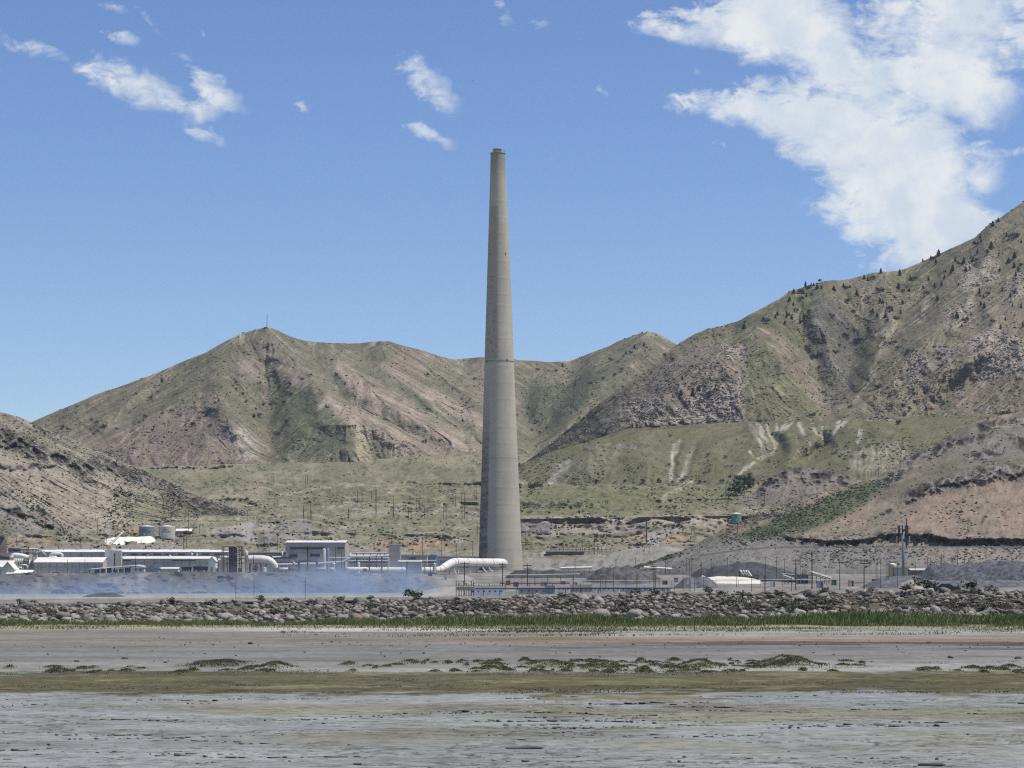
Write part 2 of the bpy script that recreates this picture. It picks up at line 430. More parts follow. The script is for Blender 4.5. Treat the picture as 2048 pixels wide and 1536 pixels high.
GRASS = (.150, .147, .092); DRY = (.215, .185, .130); PINK = (.240, .188, .146); GREEN = (.105, .130, .055)
DARKG = (.062, .080, .050); SCREE = (.175, .150, .135); TAN = (.33, .29, .215); GREY = (.20, .20, .188); ROCKD = (.105, .096, .090); PALE = (.42, .40, .34)
M_FAR = terrain_mat('mountain_ground', 0.02, 0.12, 2.5, 0.40)
M_MID = terrain_mat('slope_ground', 0.05, 0.3, 1.2, 0.42)

# ---- far mountain range behind the stack
B = Land(-260, 1560, 2.2, [
    ([(-260, 965), (65, 950), (300, 942), (700, 932), (960, 925), (1100, 922), (1560, 925)], [(-260, 3450), (700, 3500), (1000, 3650), (1560, 3700)]),
    ([(-260, 935), (65, 915), (300, 890), (420, 855), (540, 880), (655, 850), (760, 850), (960, 850), (1060, 880), (1120, 835), (1200, 800), (1560, 850)],
     [(-260, 3560), (420, 3640), (540, 3720), (700, 3650), (960, 3860), (1060, 3950), (1200, 4100), (1560, 4100)]),
    ([(-260, 915), (0, 868), (65, 843), (130, 815), (190, 790), (300, 752), (370, 722), (410, 706), (440, 688), (480, 668), (510, 660), (528, 655), (540, 655), (552, 659), (580, 672),
      (610, 682), (640, 685), (700, 687), (755, 683), (778, 682), (800, 690), (840, 700), (880, 713), (910, 719), (960, 714), (1000, 712), (1040, 720), (1100, 724), (1140, 722),
      (1170, 710), (1210, 695), (1250, 676), (1280, 666), (1300, 663), (1318, 667), (1350, 688), (1400, 715), (1560, 800)],
     [(-260, 3900), (190, 4050), (533, 4200), (760, 4350), (960, 4500), (1140, 4700), (1300, 4650), (1560, 4500)])],
    [70, 130], 1.6, 21)
S2 = [(545, 662), (617, 751), (658, 800), (734, 842), (793, 871), (880, 910)]
S3 = [(655, 690), (690, 730), (714, 754), (781, 786), (816, 813), (875, 851), (950, 896)]
S4 = [(765, 690), (778, 731), (831, 760), (890, 798), (965, 842), (1030, 880)]
S5 = [(840, 706), (870, 745), (930, 775), (1000, 810), (1060, 868)]
L1 = [(480, 672), (424, 771), (350, 808), (287, 839), (205, 892)]
L2 = [(424, 771), (455, 830), (500, 900)]
for p_, A_, w_ in ((S2, 66, 60), (S3, 60, 52), (S4, 56, 50), (S5, 44, 46), (L1, 80, 70), (L2, 70, 40),
                   ([(655, 815), (600, 870), (560, 915)], 30, 30), ([(655, 815), (690, 870), (720, 922)], 20, 50),
                   ([(300, 757), (235, 820), (180, 870)], 45, 50), ([(190, 792), (140, 840), (110, 890)], 35, 45),
                   ([(1210, 700), (1175, 760), (1140, 815)], 60, 40), ([(1300, 668), (1250, 740), (1190, 800)], 50, 45),
                   ([(1100, 726), (1085, 780), (1070, 850)], 45, 30)):
    B.ridge(p_, A_, w_)
for p_, A_, w_ in (([(533, 720), (532, 800), (533, 915)], -45, 50), ([(610, 690), (640, 740), (690, 800), (760, 835), (850, 880), (900, 905)], -38, 26),
                   ([(720, 700), (760, 760), (800, 790), (860, 825), (930, 870)], -38, 26), ([(820, 705), (850, 755), (900, 790), (970, 832)], -38, 26),
                   ([(910, 722), (950, 770), (1010, 800), (1075, 870)], -70, 35), ([(1170, 720), (1130, 790), (1075, 885)], -70, 35),
                   ([(380, 740), (300, 800), (180, 885)], -40, 30)):
    B.ridge(p_, A_, w_)
B.D -= B.fade_top(fbm(B.PX, B.PY, 120, 4, 5) * 30 + ridged(B.wx, B.wy, 60, 4, 8) * 15)
sa, sb = B.streaks(31, 12)
fi, fj = B.flow(); s3 = lic(vnoise(B.PX / 17, B.PY / 17, 77), fi, fj, 26); s3 = (s3 - s3.mean()) / s3.std(); B.D -= B.fade_top(s3 * 5.5 + sb * 2.4 + sa * 1.1)
dens = sstep(fbm(B.wx, B.wy, 140, 5, 40), -0.3, 0.35)
C = B.C; C[...] = GRASS
blend(C, DRY, np.clip(0.55 * dens + 0.12 * sb, 0, 1))
blend(C, PINK, np.clip(sstep(fbm(B.wx, B.wy, 90, 5, 44) + 0.18 * sa, 0.05, 0.6) * 0.75, 0, 1))
for p_, w_ in ((S2[2:], 17), (S3[1:], 15), (S4[1:5], 11)):
    blend(C, (.33, .26, .205), np.clip(B.line([(x - 7, y + 8) for x, y in p_], w_ * 1.1, w_ * .8) * (0.75 + 0.22 * sa), 0, .95))
blend(C, (.205, .162, .135), np.clip(B.poly([(195, 893), (290, 842), (420, 785), (470, 850), (515, 925), (300, 938), (190, 935)], 14) * (.8 + .15 * sb), 0, 1))
blend(C, PALE, np.clip(B.poly([(455, 845), (500, 850), (525, 915), (480, 918)], 12) * (.45 + .35 * sa), 0, .9))
blend(C, ROCKD, np.clip(B.poly([(395, 820), (440, 815), (480, 850), (455, 880), (420, 850)], 9) * (.55 + .4 * sa), 0, .9))
blend(C, (.29, .22, .185), B.poly([(478, 727), (523, 722), (528, 760), (480, 765)], 9) * .7)
blend(C, (.28, .21, .18), B.poly([(564, 737), (605, 740), (600, 766), (566, 764)], 9) * .6)
blend(C, (.36, .31, .20), np.clip(B.poly([(715, 858), (737, 862), (738, 925), (712, 922)], 7) * (.7 + .3 * sa), 0, 1))
blend(C, GREEN, B.poly([(648, 812), (662, 822), (575, 912), (552, 908), (600, 850)], 7) * .75)
blend(C, (.085, .11, .058), B.poly([(545, 760), (610, 770), (635, 805), (580, 860), (545, 850)], 12) * .6)
blend(C, (.13, .14, .085), B.poly([(655, 822), (700, 850), (715, 926), (570, 928), (590, 880)], 8) * .8)
blend(C, DARKG, np.clip(B.poly([(1042, 770), (1110, 770), (1180, 745), (1230, 720), (1170, 810), (1100, 870), (1060, 850)], 16) * (.55 + .2 * sa), 0, .9))
blend(C, DARKG, np.clip(sstep(fbm(B.wx, B.wy, 34, 5, 51, .6) + .1 * sa, .18, .5) * .28, 0, 1))
blend(C, (.30, .25, .18), sstep(sa, .9, 2.2) * .45); C *= (1 + 0.15 * np.clip(sa, -2.5, 2.5))[..., None]
B.finish('back_mountain', M_FAR)

# ---- the big mountain on the right
Rm = Land(1030, 2380, 2.2, [
    ([(1030, 955), (1100, 915), (1180, 892), (1270, 862), (1350, 855), (1480, 848), (1640, 842), (1800, 842), (1950, 845), (2380, 790)], [(1030, 3000), (1270, 2960), (1640, 2940), (2048, 2880), (2380, 2800)]),
    ([(1030, 945), (1100, 902), (1200, 850), (1300, 800), (1400, 770), (1500, 770), (1640, 780), (1700, 790), (1800, 770), (2048, 690), (2380, 560)],
     [(1030, 3030), (1200, 3030), (1400, 3090), (1560, 3060), (1640, 3180), (1720, 3160), (2048, 3060), (2380, 3050)]),
    ([(1030, 935), (1060, 918), (1100, 887), (1150, 848), (1200, 806), (1240, 776), (1300, 738), (1350, 691), (1390, 668), (1410, 660), (1445, 652), (1480, 640), (1500, 628), (1550, 603), (1580, 582),
      (1610, 573), (1650, 562), (1690, 560), (1720, 553), (1745, 545), (1780, 543), (1810, 538), (1850, 520), (1900, 498), (1950, 475), (1975, 450), (2000, 437), (2030, 415), (2048, 403), (2150, 340), (2380, 270)],
     [(1030, 3050), (1100, 3100), (1350, 3330), (1600, 3600), (1800, 3720), (2048, 3760), (2380, 3800)])],
    [90, 190], 1.8, 33)
for p_, A_, w_ in (([(1520, 640), (1510, 665), (1560, 725), (1640, 812)], 42, 50), ([(1510, 660), (1480, 692), (1400, 735), (1290, 790)], 50, 60),
                   ([(1990, 440), (1960, 540), (1890, 640), (1800, 710), (1715, 800)], 110, 95), ([(2060, 560), (1960, 700), (1860, 800)], 70, 60),
                   ([(1790, 545), (1760, 640), (1730, 720)], 40, 45), ([(1660, 565), (1640, 620), (1625, 680)], 30, 40),
                   ([(1440, 700), (1450, 770), (1470, 835)], 20, 60)):
    Rm.ridge(p_, A_, w_)
for p_, A_, w_ in (([(1590, 640), (1620, 720), (1650, 805)], -70, 40), ([(1740, 640), (1710, 720), (1665, 815)], -70, 50), 
                   ([(2030, 640), (1930, 760), (1850, 825)], -45, 40), ([(1880, 520), (1830, 620), (1780, 690)], -35, 35), ([(1330, 740), (1260, 830)], -25, 30)):
    Rm.ridge(p_, A_, w_)
Rm.D -= Rm.fade_top(fbm(Rm.PX, Rm.PY, 110, 4, 15) * 24 + ridged(Rm.wx, Rm.wy, 52, 4, 18) * 11)
sa, sb = Rm.streaks(32, 11)
fi, fj = Rm.flow(); s3 = lic(vnoise(Rm.PX / 16, Rm.PY / 16, 78), fi, fj, 24); s3 = (s3 - s3.mean()) / s3.std(); gf = 1 - .8 * Rm.poly([(1498, 688), (1528, 684), (1640, 818), (1650, 845), (1490, 850)], 10); Rm.D -= Rm.fade_top((s3 * 4.5 + sb * 2.0) * gf + sa * 1.0)
C = Rm.C; C[...] = (.150, .148, .085)
blend(C, DRY, sstep(fbm(Rm.wx, Rm.wy, 120, 5, 60), -.2, .4) * .55)
blend(C, PINK, np.clip(Rm.poly([(2400, 560), (2048, 570), (1960, 640), (1880, 690), (1800, 730), (1715, 815), (1800, 845), (2400, 830)], 30) * (.62 + .2 * sa), 0, .95))
blend(C, (.19, .165, .145), np.clip(Rm.poly([(1350, 700), (1440, 690), (1500, 690), (1485, 760), (1490, 850), (1200, 880), (1060, 925), (1200, 815)], 16) * (.75 + .2 * sb), 0, .95))
blend(C, (.24, .18, .15), np.clip(Rm.poly([(1390, 720), (1450, 700), (1490, 705), (1475, 790), (1400, 800), (1330, 790)], 16) * (.5 + .3 * sa), 0, .9))
blend(C, (.160, .162, .090), np.clip(Rm.poly([(1498, 688), (1528, 684), (1562, 745), (1640, 818), (1650, 845), (1490, 850), (1482, 760)], 7) * (.88 + .1 * sb), 0, 1))
blend(C, PINK, np.clip(Rm.poly([(1518, 655), (1572, 676), (1640, 780), (1652, 812), (1640, 815), (1560, 722)], 6) * (.75 + .25 * sa), 0, 1))
blend(C, (.125, .118, .105), np.clip(Rm.poly([(1630, 585), (1695, 610), (1725, 690), (1715, 780), (1675, 822), (1650, 800), (1635, 740), (1615, 660)], 12) * (.8 + .2 * sb), 0, 1))
blend(C, (.21, .165, .14), np.clip(Rm.poly([(1750, 590), (1810, 600), (1850, 650), (1800, 700), (1760, 720), (1730, 680)], 14) * (.3 + .3 * sa), 0, .8))
blend(C, (.36, .31, .22), np.clip(Rm.line([(1855, 600), (1845, 640), (1790, 650), (1770, 680), (1750, 740), (1715, 805)], 5, 4) * (.6 + .4 * sa), 0, .9))
blend(C, (.115, .125, .070), Rm.poly([(1480, 640), (1560, 605), (1640, 570), (1620, 600), (1550, 640), (1520, 655)], 10) * .6)
blend(C, (.17, .15, .11), Rm.line([(1100, 912), (1270, 868), (1640, 845), (1800, 840)], 6, 8) * .6)
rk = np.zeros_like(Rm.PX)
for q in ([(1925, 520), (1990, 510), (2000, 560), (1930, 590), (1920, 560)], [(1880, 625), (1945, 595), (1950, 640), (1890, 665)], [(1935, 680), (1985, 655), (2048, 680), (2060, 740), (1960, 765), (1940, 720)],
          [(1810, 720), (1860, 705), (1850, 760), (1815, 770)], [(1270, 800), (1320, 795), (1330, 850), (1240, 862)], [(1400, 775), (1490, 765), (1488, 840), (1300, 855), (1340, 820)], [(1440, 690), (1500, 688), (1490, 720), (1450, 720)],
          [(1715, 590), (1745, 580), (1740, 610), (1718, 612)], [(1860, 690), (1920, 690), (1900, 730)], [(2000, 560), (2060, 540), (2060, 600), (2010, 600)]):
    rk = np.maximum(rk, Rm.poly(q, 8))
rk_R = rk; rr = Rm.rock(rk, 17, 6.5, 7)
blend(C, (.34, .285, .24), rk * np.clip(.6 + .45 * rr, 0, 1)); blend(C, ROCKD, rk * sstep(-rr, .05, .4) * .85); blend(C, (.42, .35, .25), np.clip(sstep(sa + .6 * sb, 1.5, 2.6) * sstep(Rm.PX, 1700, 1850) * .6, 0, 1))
blend(C, DARKG, np.clip(sstep(fbm(Rm.wx, Rm.wy, 30, 5, 71, .6) + .1 * sa, .22, .5) * .45, 0, 1))
blend(C, (.30, .25, .185), sstep(sa, .9, 2.2) * .4); C *= (1 + 0.15 * np.clip(sa, -2.5, 2.5))[..., None]
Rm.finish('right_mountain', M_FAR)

# ---- grassy terrace below it
T = Land(1010, 2380, 2.4, [
    ([(1010, 1000), (1200, 985), (1400, 975), (1500, 968), (1700, 950), (1800, 945), (2380, 945)], [(1010, 2600), (1400, 2580), (2380, 2480)]),
    ([(1010, 945), (1100, 917), (1180, 895), (1300, 891), (1420, 888), (1500, 868), (1560, 862), (1700, 858), (1800, 880), (2048, 860), (2380, 830)], [(1010, 2780), (1400, 2760), (1600, 2790), (1800, 2700), (2380, 2650)]),
    ([(1010, 940), (1100, 905), (1180, 882), (1270, 852), (1350, 848), (1480, 841), (1640, 836), (1800, 834), (2048, 820), (2380, 770)], [(1010, 2960), (1640, 2980), (2380, 2860)])],
    [95, 40], 0.6, 41)
T.ridge([(1420, 890), (1430, 960)], 18, 40); T.ridge([(1300, 893), (1290, 970)], 20, 50); T.ridge([(1590, 880), (1600, 945)], 25, 45); T.ridge([(1180, 895), (1150, 975)], 22, 45)
for q, A_, w_ in (([(1352, 890), (1345, 965)], -16, 16), ([(1390, 890), (1375, 920), (1362, 965)], -14, 14), ([(1540, 860), (1560, 900), (1520, 935)], -40, 24), ([(1640, 850), (1650, 890), (1600, 925)], -40, 24), ([(1690, 850), (1640, 900), (1600, 925)], -25, 18)):
    T.ridge(q, A_, w_)
T.D -= fbm(T.PX, T.PY, 80, 4, 25) * 9 + ridged(T.wx, T.wy, 26, 3, 27) * 2.5
sa, sb = T.streaks(35, 10); T.D -= sb * 1.3 + sa * .7
C = T.C; C[...] = (.150, .148, .082)
blend(C, (.18, .165, .095), sstep(fbm(T.wx, T.wy, 70, 5, 80), -.1, .4) * .7)
blend(C, (.13, .10, .075), T.line([(1270, 857), (1480, 850), (1640, 842), (1700, 841)], 3, 3, .2) * .6)
for q, w_ in (([(1503, 852), (1513, 872), (1530, 903)], 6), ([(1515, 850), (1532, 880), (1540, 905)], 5), ([(1530, 850), (1546, 880), (1548, 898)], 4), ([(1572, 848), (1562, 870), (1546, 900)], 4.5), ([(1585, 847), (1565, 872)], 3), ([(1600, 848), (1610, 868), (1632, 893)], 5), ([(1628, 845), (1640, 868), (1656, 892)], 5),
              ([(1662, 846), (1660, 866), (1642, 890)], 5), ([(1680, 844), (1665, 868)], 3.5), ([(1694, 842), (1680, 858), (1664, 876)], 4.5), ([(1535, 905), (1515, 925), (1478, 947)], 5), ([(1500, 905), (1512, 928)], 3.5), ([(1632, 882), (1612, 903), (1590, 920)], 3.5), ([(1727, 860), (1722, 870), (1716, 884)], 5), ([(1600, 903), (1622, 922)], 3), ([(1650, 850), (1646, 880)], 3), ([(1555, 850), (1556, 876)], 3)):
    blend(C, (.37, .35, .285), np.clip(T.line(q, w_ * .72, w_ * .6, .9) * sstep(sb * .35 + sa * .35 + fbm(T.wx, T.wy, 24, 4, 83) * 1.2, -.7, .4), 0, .95))
for q, w_ in (([(1352, 893), (1348, 930), (1345, 967)], 5), ([(1392, 893), (1376, 925), (1360, 962), (1380, 966)], 5), ([(1135, 925), (1118, 945), (1095, 975)], 8), ([(1360, 885), (1356, 905)], 4)):
    blend(C, (.36, .34, .28), np.clip(T.line(q, w_ * .75, w_ * .7) * (.75 + .3 * sa), 0, 1))
blend(C, (.30, .275, .21), np.clip(T.poly([(1680, 900), (1810, 890), (1830, 935), (1700, 940)], 8) * (.5 + .4 * sa), 0, .9))
rk = np.maximum(T.line([(1165, 897), (1230, 890), (1295, 889)], 7), T.poly([(1110, 925), (1240, 900), (1200, 960), (1110, 975)], 10) * .5)
rr = T.rock(rk, 12, 5, 9); blend(C, ROCKD, rk * sstep(-rr, -.1, .4)); blend(C, (.25, .235, .205), rk * sstep(rr, .1, .5) * .7)
blend(C, DARKG, sstep(fbm(T.wx, T.wy, 26, 4, 85, .6), .25, .5) * .45)
C *= (1 + 0.08 * np.clip(sa, -2.5, 2.5))[..., None]
T.finish('terrace', M_MID, back=((80, 0.5), (300, 60)))

# ---- valley floor from the smelter up to the foot of the range
Vf = Land(-300, 2380, 2.6, [
    ([(-300, 1143), (900, 1142), (1100, 1141), (1350, 1140), (2380, 1140)], [(-300, 1960), (2380, 1960)]),
    ([(-300, 1104), (1350, 1102), (2380, 1102)], [(-300, 2030), (2380, 2030)]),
    ([(-300, 1072), (600, 1064), (1000, 1072), (1040, 1078), (1420, 1076), (2380, 1070)], [(-300, 2130), (2380, 2120)]),
    ([(-300, 1040), (400, 1040), (700, 1044), (1000, 1046), (1040, 1038), (1420, 1032), (2380, 1030)], [(-300, 2290), (1000, 2250), (1040, 2170), (2380, 2160)]),
    ([(-300, 1005), (700, 1000), (1000, 1005), (1100, 1005), (1500, 995), (2380, 990)], [(-300, 2650), (700, 2600), (1040, 2380), (2380, 2380)]),
    ([(-300, 960), (700, 962), (1000, 965), (1100, 974), (1500, 965), (2380, 960)], [(-300, 3050), (700, 3000), (1040, 2640), (2380, 2620)]),
    ([(-300, 930), (300, 920), (700, 908), (960, 898), (1010, 905), (1100, 915), (1500, 925), (2380, 925)], [(-300, 3680), (960, 3720), (1040, 3150), (2380, 3000)])],
    [18, 22, 26, 26, 26, 18], 0, 51)
Vf.ridge([(500, 1050), (515, 1085)], -14, 20, fade=False); Vf.ridge([(1300, 1075), (1310, 1105)], 18, 60, fade=False)
Vf.ridge([(300, 1060), (420, 1055), (500, 1062)], 10, 26)
tq = (Vf.PY + (Vf.wy - Vf.PY) * .9 + fbm(Vf.PX, Vf.PX * 0, 240, 3, 58) * 14) / 13.0; tr = tq - np.floor(tq); zt = sstep(Vf.PY, 945, 965) * (1 - sstep(Vf.PY, 1085, 1100))
mpp = blur(-np.gradient(Vf.D, axis=0) / (np.gradient(Vf.PY, axis=0) - 1e-6), 3)
Vf.D -= zt * (sstep(tr, .0, .25) - tr) * np.clip(mpp, 0, 12) * 13 * .55
Vf.D -= fbm(Vf.PX, Vf.PY * 2.2, 90, 5, 45) * 11 + ridged(Vf.wx, Vf.wy * 2.5, 40, 4, 47) * 3.0 + fbm(Vf.PX, Vf.PY * 2, 9, 3, 49) * 1.6
n1 = fbm(Vf.wx, Vf.wy * 3.0, 90, 5, 90, .6); n2 = fbm(Vf.PX, Vf.PY * 3.5, 36, 5, 92, .65); n3 = fbm(Vf.PX, Vf.PY * 2.5, 10, 3, 93)
C = Vf.C; C[...] = (.190, .182, .110)
blend(C, (.29, .255, .175), np.clip(sstep(n1, -.25, .35) * .75, 0, 1))
blend(C, (.33, .30, .215), zt * sstep(tr, .02, .1) * (1 - sstep(tr, .16, .34)) * sstep(fbm(Vf.wx, Vf.wy * 2, 70, 4, 99), -.1, .3) * .7); blend(C, (.12, .13, .075), zt * sstep(tr, .75, .95) * .45)
low = sstep(Vf.PY, 1000, 1060)
blend(C, (.255, .235, .18), np.clip(low * sstep(n2, -.25, .35) * .75, 0, 1))
blend(C, PALE, np.clip(sstep(n2 + .3 * n3, .26, .5) * .6 * sstep(Vf.PY, 970, 1010), 0, 1))
blend(C, (.165, .175, .085), np.clip(Vf.poly([(1040, 975), (1480, 965), (1480, 1000), (1400, 1028), (1040, 1032)], 8) * (.75 + .2 * n2), 0, 1))
for q in ([(770, 1085), (900, 1080), (905, 1096), (800, 1100), (755, 1096)], [(1230, 1072), (1300, 1068), (1300, 1078), (1240, 1080)], [(1330, 1068), (1385, 1062), (1385, 1080), (1340, 1088)], [(0, 1082), (110, 1078), (110, 1090), (0, 1094)], [(240, 1052), (280, 1056), (280, 1068), (230, 1064)]):
    blend(C, (.36, .235, .14), np.clip(Vf.poly(q, 6) * (.65 + .5 * n2), 0, .9))
bank = Vf.poly([(1040, 1036), (1400, 1030), (1465, 1036), (1465, 1045), (1400, 1052), (1040, 1050)], 3, False)
blend(C, (.37, .315, .25), np.clip(bank * (.8 + .3 * n2), 0, 1))
bank2 = Vf.poly([(1040, 1050), (1290, 1050), (1340, 1058), (1200, 1070), (1040, 1072)], 3, False)
blend(C, (.33, .28, .22), bank2 * .8); blend(C, (.19, .18, .175), bank2 * sstep(fbm(Vf.PX, Vf.PY, 40, 4, 97), .0, .25))
blend(C, (.16, .15, .13), Vf.line([(1040, 1047), (1300, 1049)], 2, 1.5, .1) * .8)
Vf.rock(np.clip(bank + bank2 * .6, 0, 1), 18, 3.5, 13)
blend(C, (.30, .285, .26), np.clip(Vf.poly([(395, 1065), (470, 1048), (505, 1040), (512, 1082), (470, 1080), (430, 1072)], 4) * .9, 0, 1))
blend(C, (.34, .31, .24), Vf.poly([(515, 1050), (552, 1048), (548, 1062), (518, 1064)], 2, False) * .9)
blend(C, (.23, .225, .21), Vf.poly([(520, 1062), (548, 1060), (560, 1048), (620, 1045), (640, 1065), (560, 1085), (520, 1090)], 5) * .75)
blend(C, (.30, .295, .28), np.clip(Vf.line([(1350, 1060), (1320, 1068), (1300, 1080), (1330, 1095), (1400, 1108), (1480, 1112)], 5, 3, .2) * .9, 0, 1))
blend(C, (.255, .25, .235), Vf.poly([(1290, 1086), (1310, 1086), (1360, 1110), (1480, 1112), (2380, 1100), (2380, 1145), (880, 1145), (900, 1120), (1200, 1112)], 5) * .85)
blend(C, (.26, .25, .23), Vf.poly([(-300, 1095), (100, 1092), (250, 1088), (400, 1096), (900, 1104), (900, 1145), (-300, 1145)], 6) * .7)
blend(C, (.30, .29, .24), np.clip(Vf.line([(215, 1068), (225, 1052), (245, 1045), (330, 1042)], 4, 3, .3) * .9, 0, 1))
blend(C, (.33, .30, .22), np.clip(Vf.line([(1325, 1000), (1330, 990), (1350, 982), (1360, 976)], 4, 3, .3) * .9, 0, 1))
for q in ([(640, 1016), (720, 1012), (840, 1010), (960, 1008)], [(300, 1040), (420, 1036), (560, 1034)], [(700, 1030), (800, 1026), (960, 1030)], [(560, 985), (640, 975), (760, 972)]):
    blend(C, (.36, .33, .25), np.clip(Vf.line(q, 2.6, 2, .9) * sstep(n3, -.4, .3) * .85, 0, 1))
blend(C, DARKG, np.clip(sstep(n3 + .5 * n2, .30, .55) * .55, 0, 1))
Vf.finish('valley_floor', M_MID, back=((400, 30),))

# ---- bare hill on the left
Lh = Land(-340, 520, 2.0, [
    ([(-340, 1090), (0, 1082), (100, 1078), (200, 1066), (300, 1055), (400, 1043), (460, 1035), (520, 1036)], [(-340, 2080), (0, 2105), (200, 2150), (300, 2210), (460, 2320), (520, 2340)]),
    ([(-340, 930), (0, 945), (120, 955), (200, 965), (300, 990), (400, 1012), (460, 1022), (520, 1034)], [(-340, 2190), (0, 2220), (200, 2260), (460, 2355), (520, 2360)]),
    ([(-340, 690), (-100, 785), (0, 824), (40, 835), (75, 850), (120, 868), (160, 885), (220, 912), (280, 940), (330, 960), (380, 985), (420, 1000), (460, 1013), (520, 1033)], [(-340, 2420), (0, 2390), (200, 2380), (460, 2400), (520, 2380)])],
    [95, 75], 2.2, 61)
Lh.ridge([(-100, 800), (60, 880), (200, 930), (330, 975), (450, 1015)], 16, 40); Lh.ridge([(-50, 950), (60, 1030), (150, 1085)], -18, 50)
Lh.D -= fbm(Lh.PX, Lh.PY, 90, 4, 55) * 12
sa, sb = Lh.streaks(36, 12, 1.1); Lh.D -= sb * .8 + sa * .6
C = Lh.C; C[...] = (.31, .265, .20)
blend(C, (.40, .345, .265), sstep(fbm(Lh.wx, Lh.wy, 70, 4, 100) + .2 * sb, -.1, .5) * .7)
blend(C, (.155, .15, .095), np.clip(Lh.poly([(-340, 700), (0, 826), (120, 870), (300, 950), (460, 1015), (480, 1030), (380, 1010), (240, 960), (120, 905), (-340, 850)], 12) * (.6 + .2 * sb), 0, .9))
blend(C, (.16, .165, .095), np.clip(Lh.poly([(230, 985), (330, 980), (470, 1020), (460, 1040), (330, 1055), (260, 1050)], 14) * .6, 0, .9))
blend(C, (.20, .195, .18), np.clip(Lh.poly([(-340, 1000), (0, 1000), (60, 1015), (130, 1060), (200, 1080), (200, 1105), (-340, 1110)], 12) * .75, 0, .9))
blend(C, (.13, .15, .085), np.clip(Lh.poly([(-340, 1040), (0, 1040), (60, 1075), (60, 1100), (-340, 1110)], 10) * .7, 0, .9))
rk = np.zeros_like(Lh.PX)
for q, w_ in (([(-120, 850), (0, 872), (60, 895), (110, 915), (180, 940)], 13), ([(75, 852), (100, 865)], 5), ([(200, 920), (290, 955), (340, 970), (395, 1000), (450, 1015)], 9),
              ([(0, 930), (60, 933), (110, 928)], 3), ([(0, 1015), (60, 1032), (105, 1052)], 6), ([(210, 970), (260, 985)], 4), ([(-100, 925), (0, 930)], 4)):
    rk = np.maximum(rk, Lh.line(q, w_ * 1.35, w_ * .8, 1.2))
rk *= sstep(fbm(Lh.PX, Lh.PY, 34, 4, 108), -.55, -.1)
rr = Lh.rock(rk, 20, 13, 15); blend(C, (.075, .069, .063), rk * sstep(-rr, -.75, .1)); blend(C, (.22, .20, .175), rk * sstep(rr, .25, .6) * .6)
blend(C, (.10, .098, .08), sstep(fbm(Lh.PX, Lh.PY, 9, 3, 112), .32, .5) * .5)
C *= (1 + 0.12 * np.clip(sa, -2.5, 2.5))[..., None]
Lh.finish('left_hill', M_MID)

# ---- rocky knoll behind the right slope
K = Land(1400, 1820, 2.0, [
    ([(1400, 1025), (1820, 1025)], [(1400, 2250), (1820, 2230)]),
    ([(1400, 1018), (1450, 1005), (1485, 995), (1510, 985), (1530, 962), (1555, 945), (1600, 935), (1650, 938), (1700, 950), (1740, 965), (1790, 985), (1820, 1000)], [(1400, 2330), (1600, 2360), (1820, 2340)])], [60], 5, 71)
K.D -= fbm(K.PX, K.PY, 50, 4, 65) * 6
sa, sb = K.streaks(38, 8); K.D -= sb * 1.2
C = K.C; C[...] = (.225, .195, .165); blend(C, (.17, .16, .13), sstep(fbm(K.wx, K.wy, 40, 4, 120), -.1, .4) * .7)
rk = np.maximum(K.line([(1525, 975), (1545, 962), (1570, 952), (1600, 946), (1660, 948), (1690, 958)], 14, 6, 1), K.poly([(1570, 960), (1720, 960), (1680, 1015), (1560, 1010)], 12) * .4)
rr = K.rock(rk, 16, 9, 19); blend(C, (.055, .050, .047), np.clip(rk * sstep(-rr, -.6, .1) * 1.0, 0, 1))
K.finish('rocky_knoll', M_MID)

# ---- near slope on the right with the railway cut at its foot
N = Land(1100, 2380, 2.2, [
    ([(1100, 1162), (1330, 1146), (1450, 1140), (2380, 1139)], [(1100, 1900), (1330, 1880), (1450, 1780), (2380, 1690)]),
    ([(1100, 1161), (1250, 1146), (1330, 1130), (1400, 1113), (1480, 1100), (1560, 1096), (2048, 1094), (2380, 1094)], [(1100, 1915), (1330, 1905), (1450, 1840), (2048, 1770), (2380, 1750)]),
    ([(1100, 1160), (1250, 1144), (1330, 1127), (1400, 1110), (1480, 1097), (1560, 1093), (2048, 1091), (2380, 1091)], [(1100, 1925), (1330, 1915), (1450, 1860), (2048, 1792), (2380, 1772)]),
    ([(1100, 1158), (1250, 1141), (1330, 1121), (1400, 1102), (1480, 1086), (1570, 1078), (1700, 1078), (1850, 1068), (2048, 1076), (2380, 1076)], [(1100, 1940), (1330, 1930), (1480, 1890), (2048, 1805), (2380, 1785)]),
    ([(1100, 1156), (1250, 1139), (1330, 1117), (1400, 1094), (1480, 1058), (1560, 1032), (1640, 1010), (1700, 1000), (1800, 985), (1900, 965), (2048, 945), (2380, 930)], [(1100, 1960), (1330, 1960), (1480, 1980), (1700, 1990), (2048, 1960), (2380, 1940)]),
    ([(1100, 1154), (1250, 1137), (1330, 1114), (1380, 1094), (1440, 1062), (1500, 1036), (1560, 1011), (1640, 985), (1700, 970), (1760, 950), (1800, 925), (1850, 895), (1890, 875), (1940, 845), (1980, 835), (2048, 822), (2150, 800), (2380, 740)],
     [(1100, 1990), (1330, 2000), (1480, 2030), (1700, 2080), (1850, 2200), (2048, 2240), (2380, 2220)])],
    [24, 4, 14, 62, 58], 2.0, 81)
N.ridge([(1575, 1073), (1660, 1081), (1720, 1078), (1800, 1067), (1860, 1067), (1900, 1075), (2380, 1081)], 16, 7, fade=False)
N.ridge([(1830, 985), (1900, 962), (2060, 942)], 12, 24, fade=False)
N.ridge([(1790, 1000), (1700, 1060)], -10, 40); N.D -= sstep(N.v, .24, .4) * fbm(N.PX, N.PY, 90, 4, 75) * 9
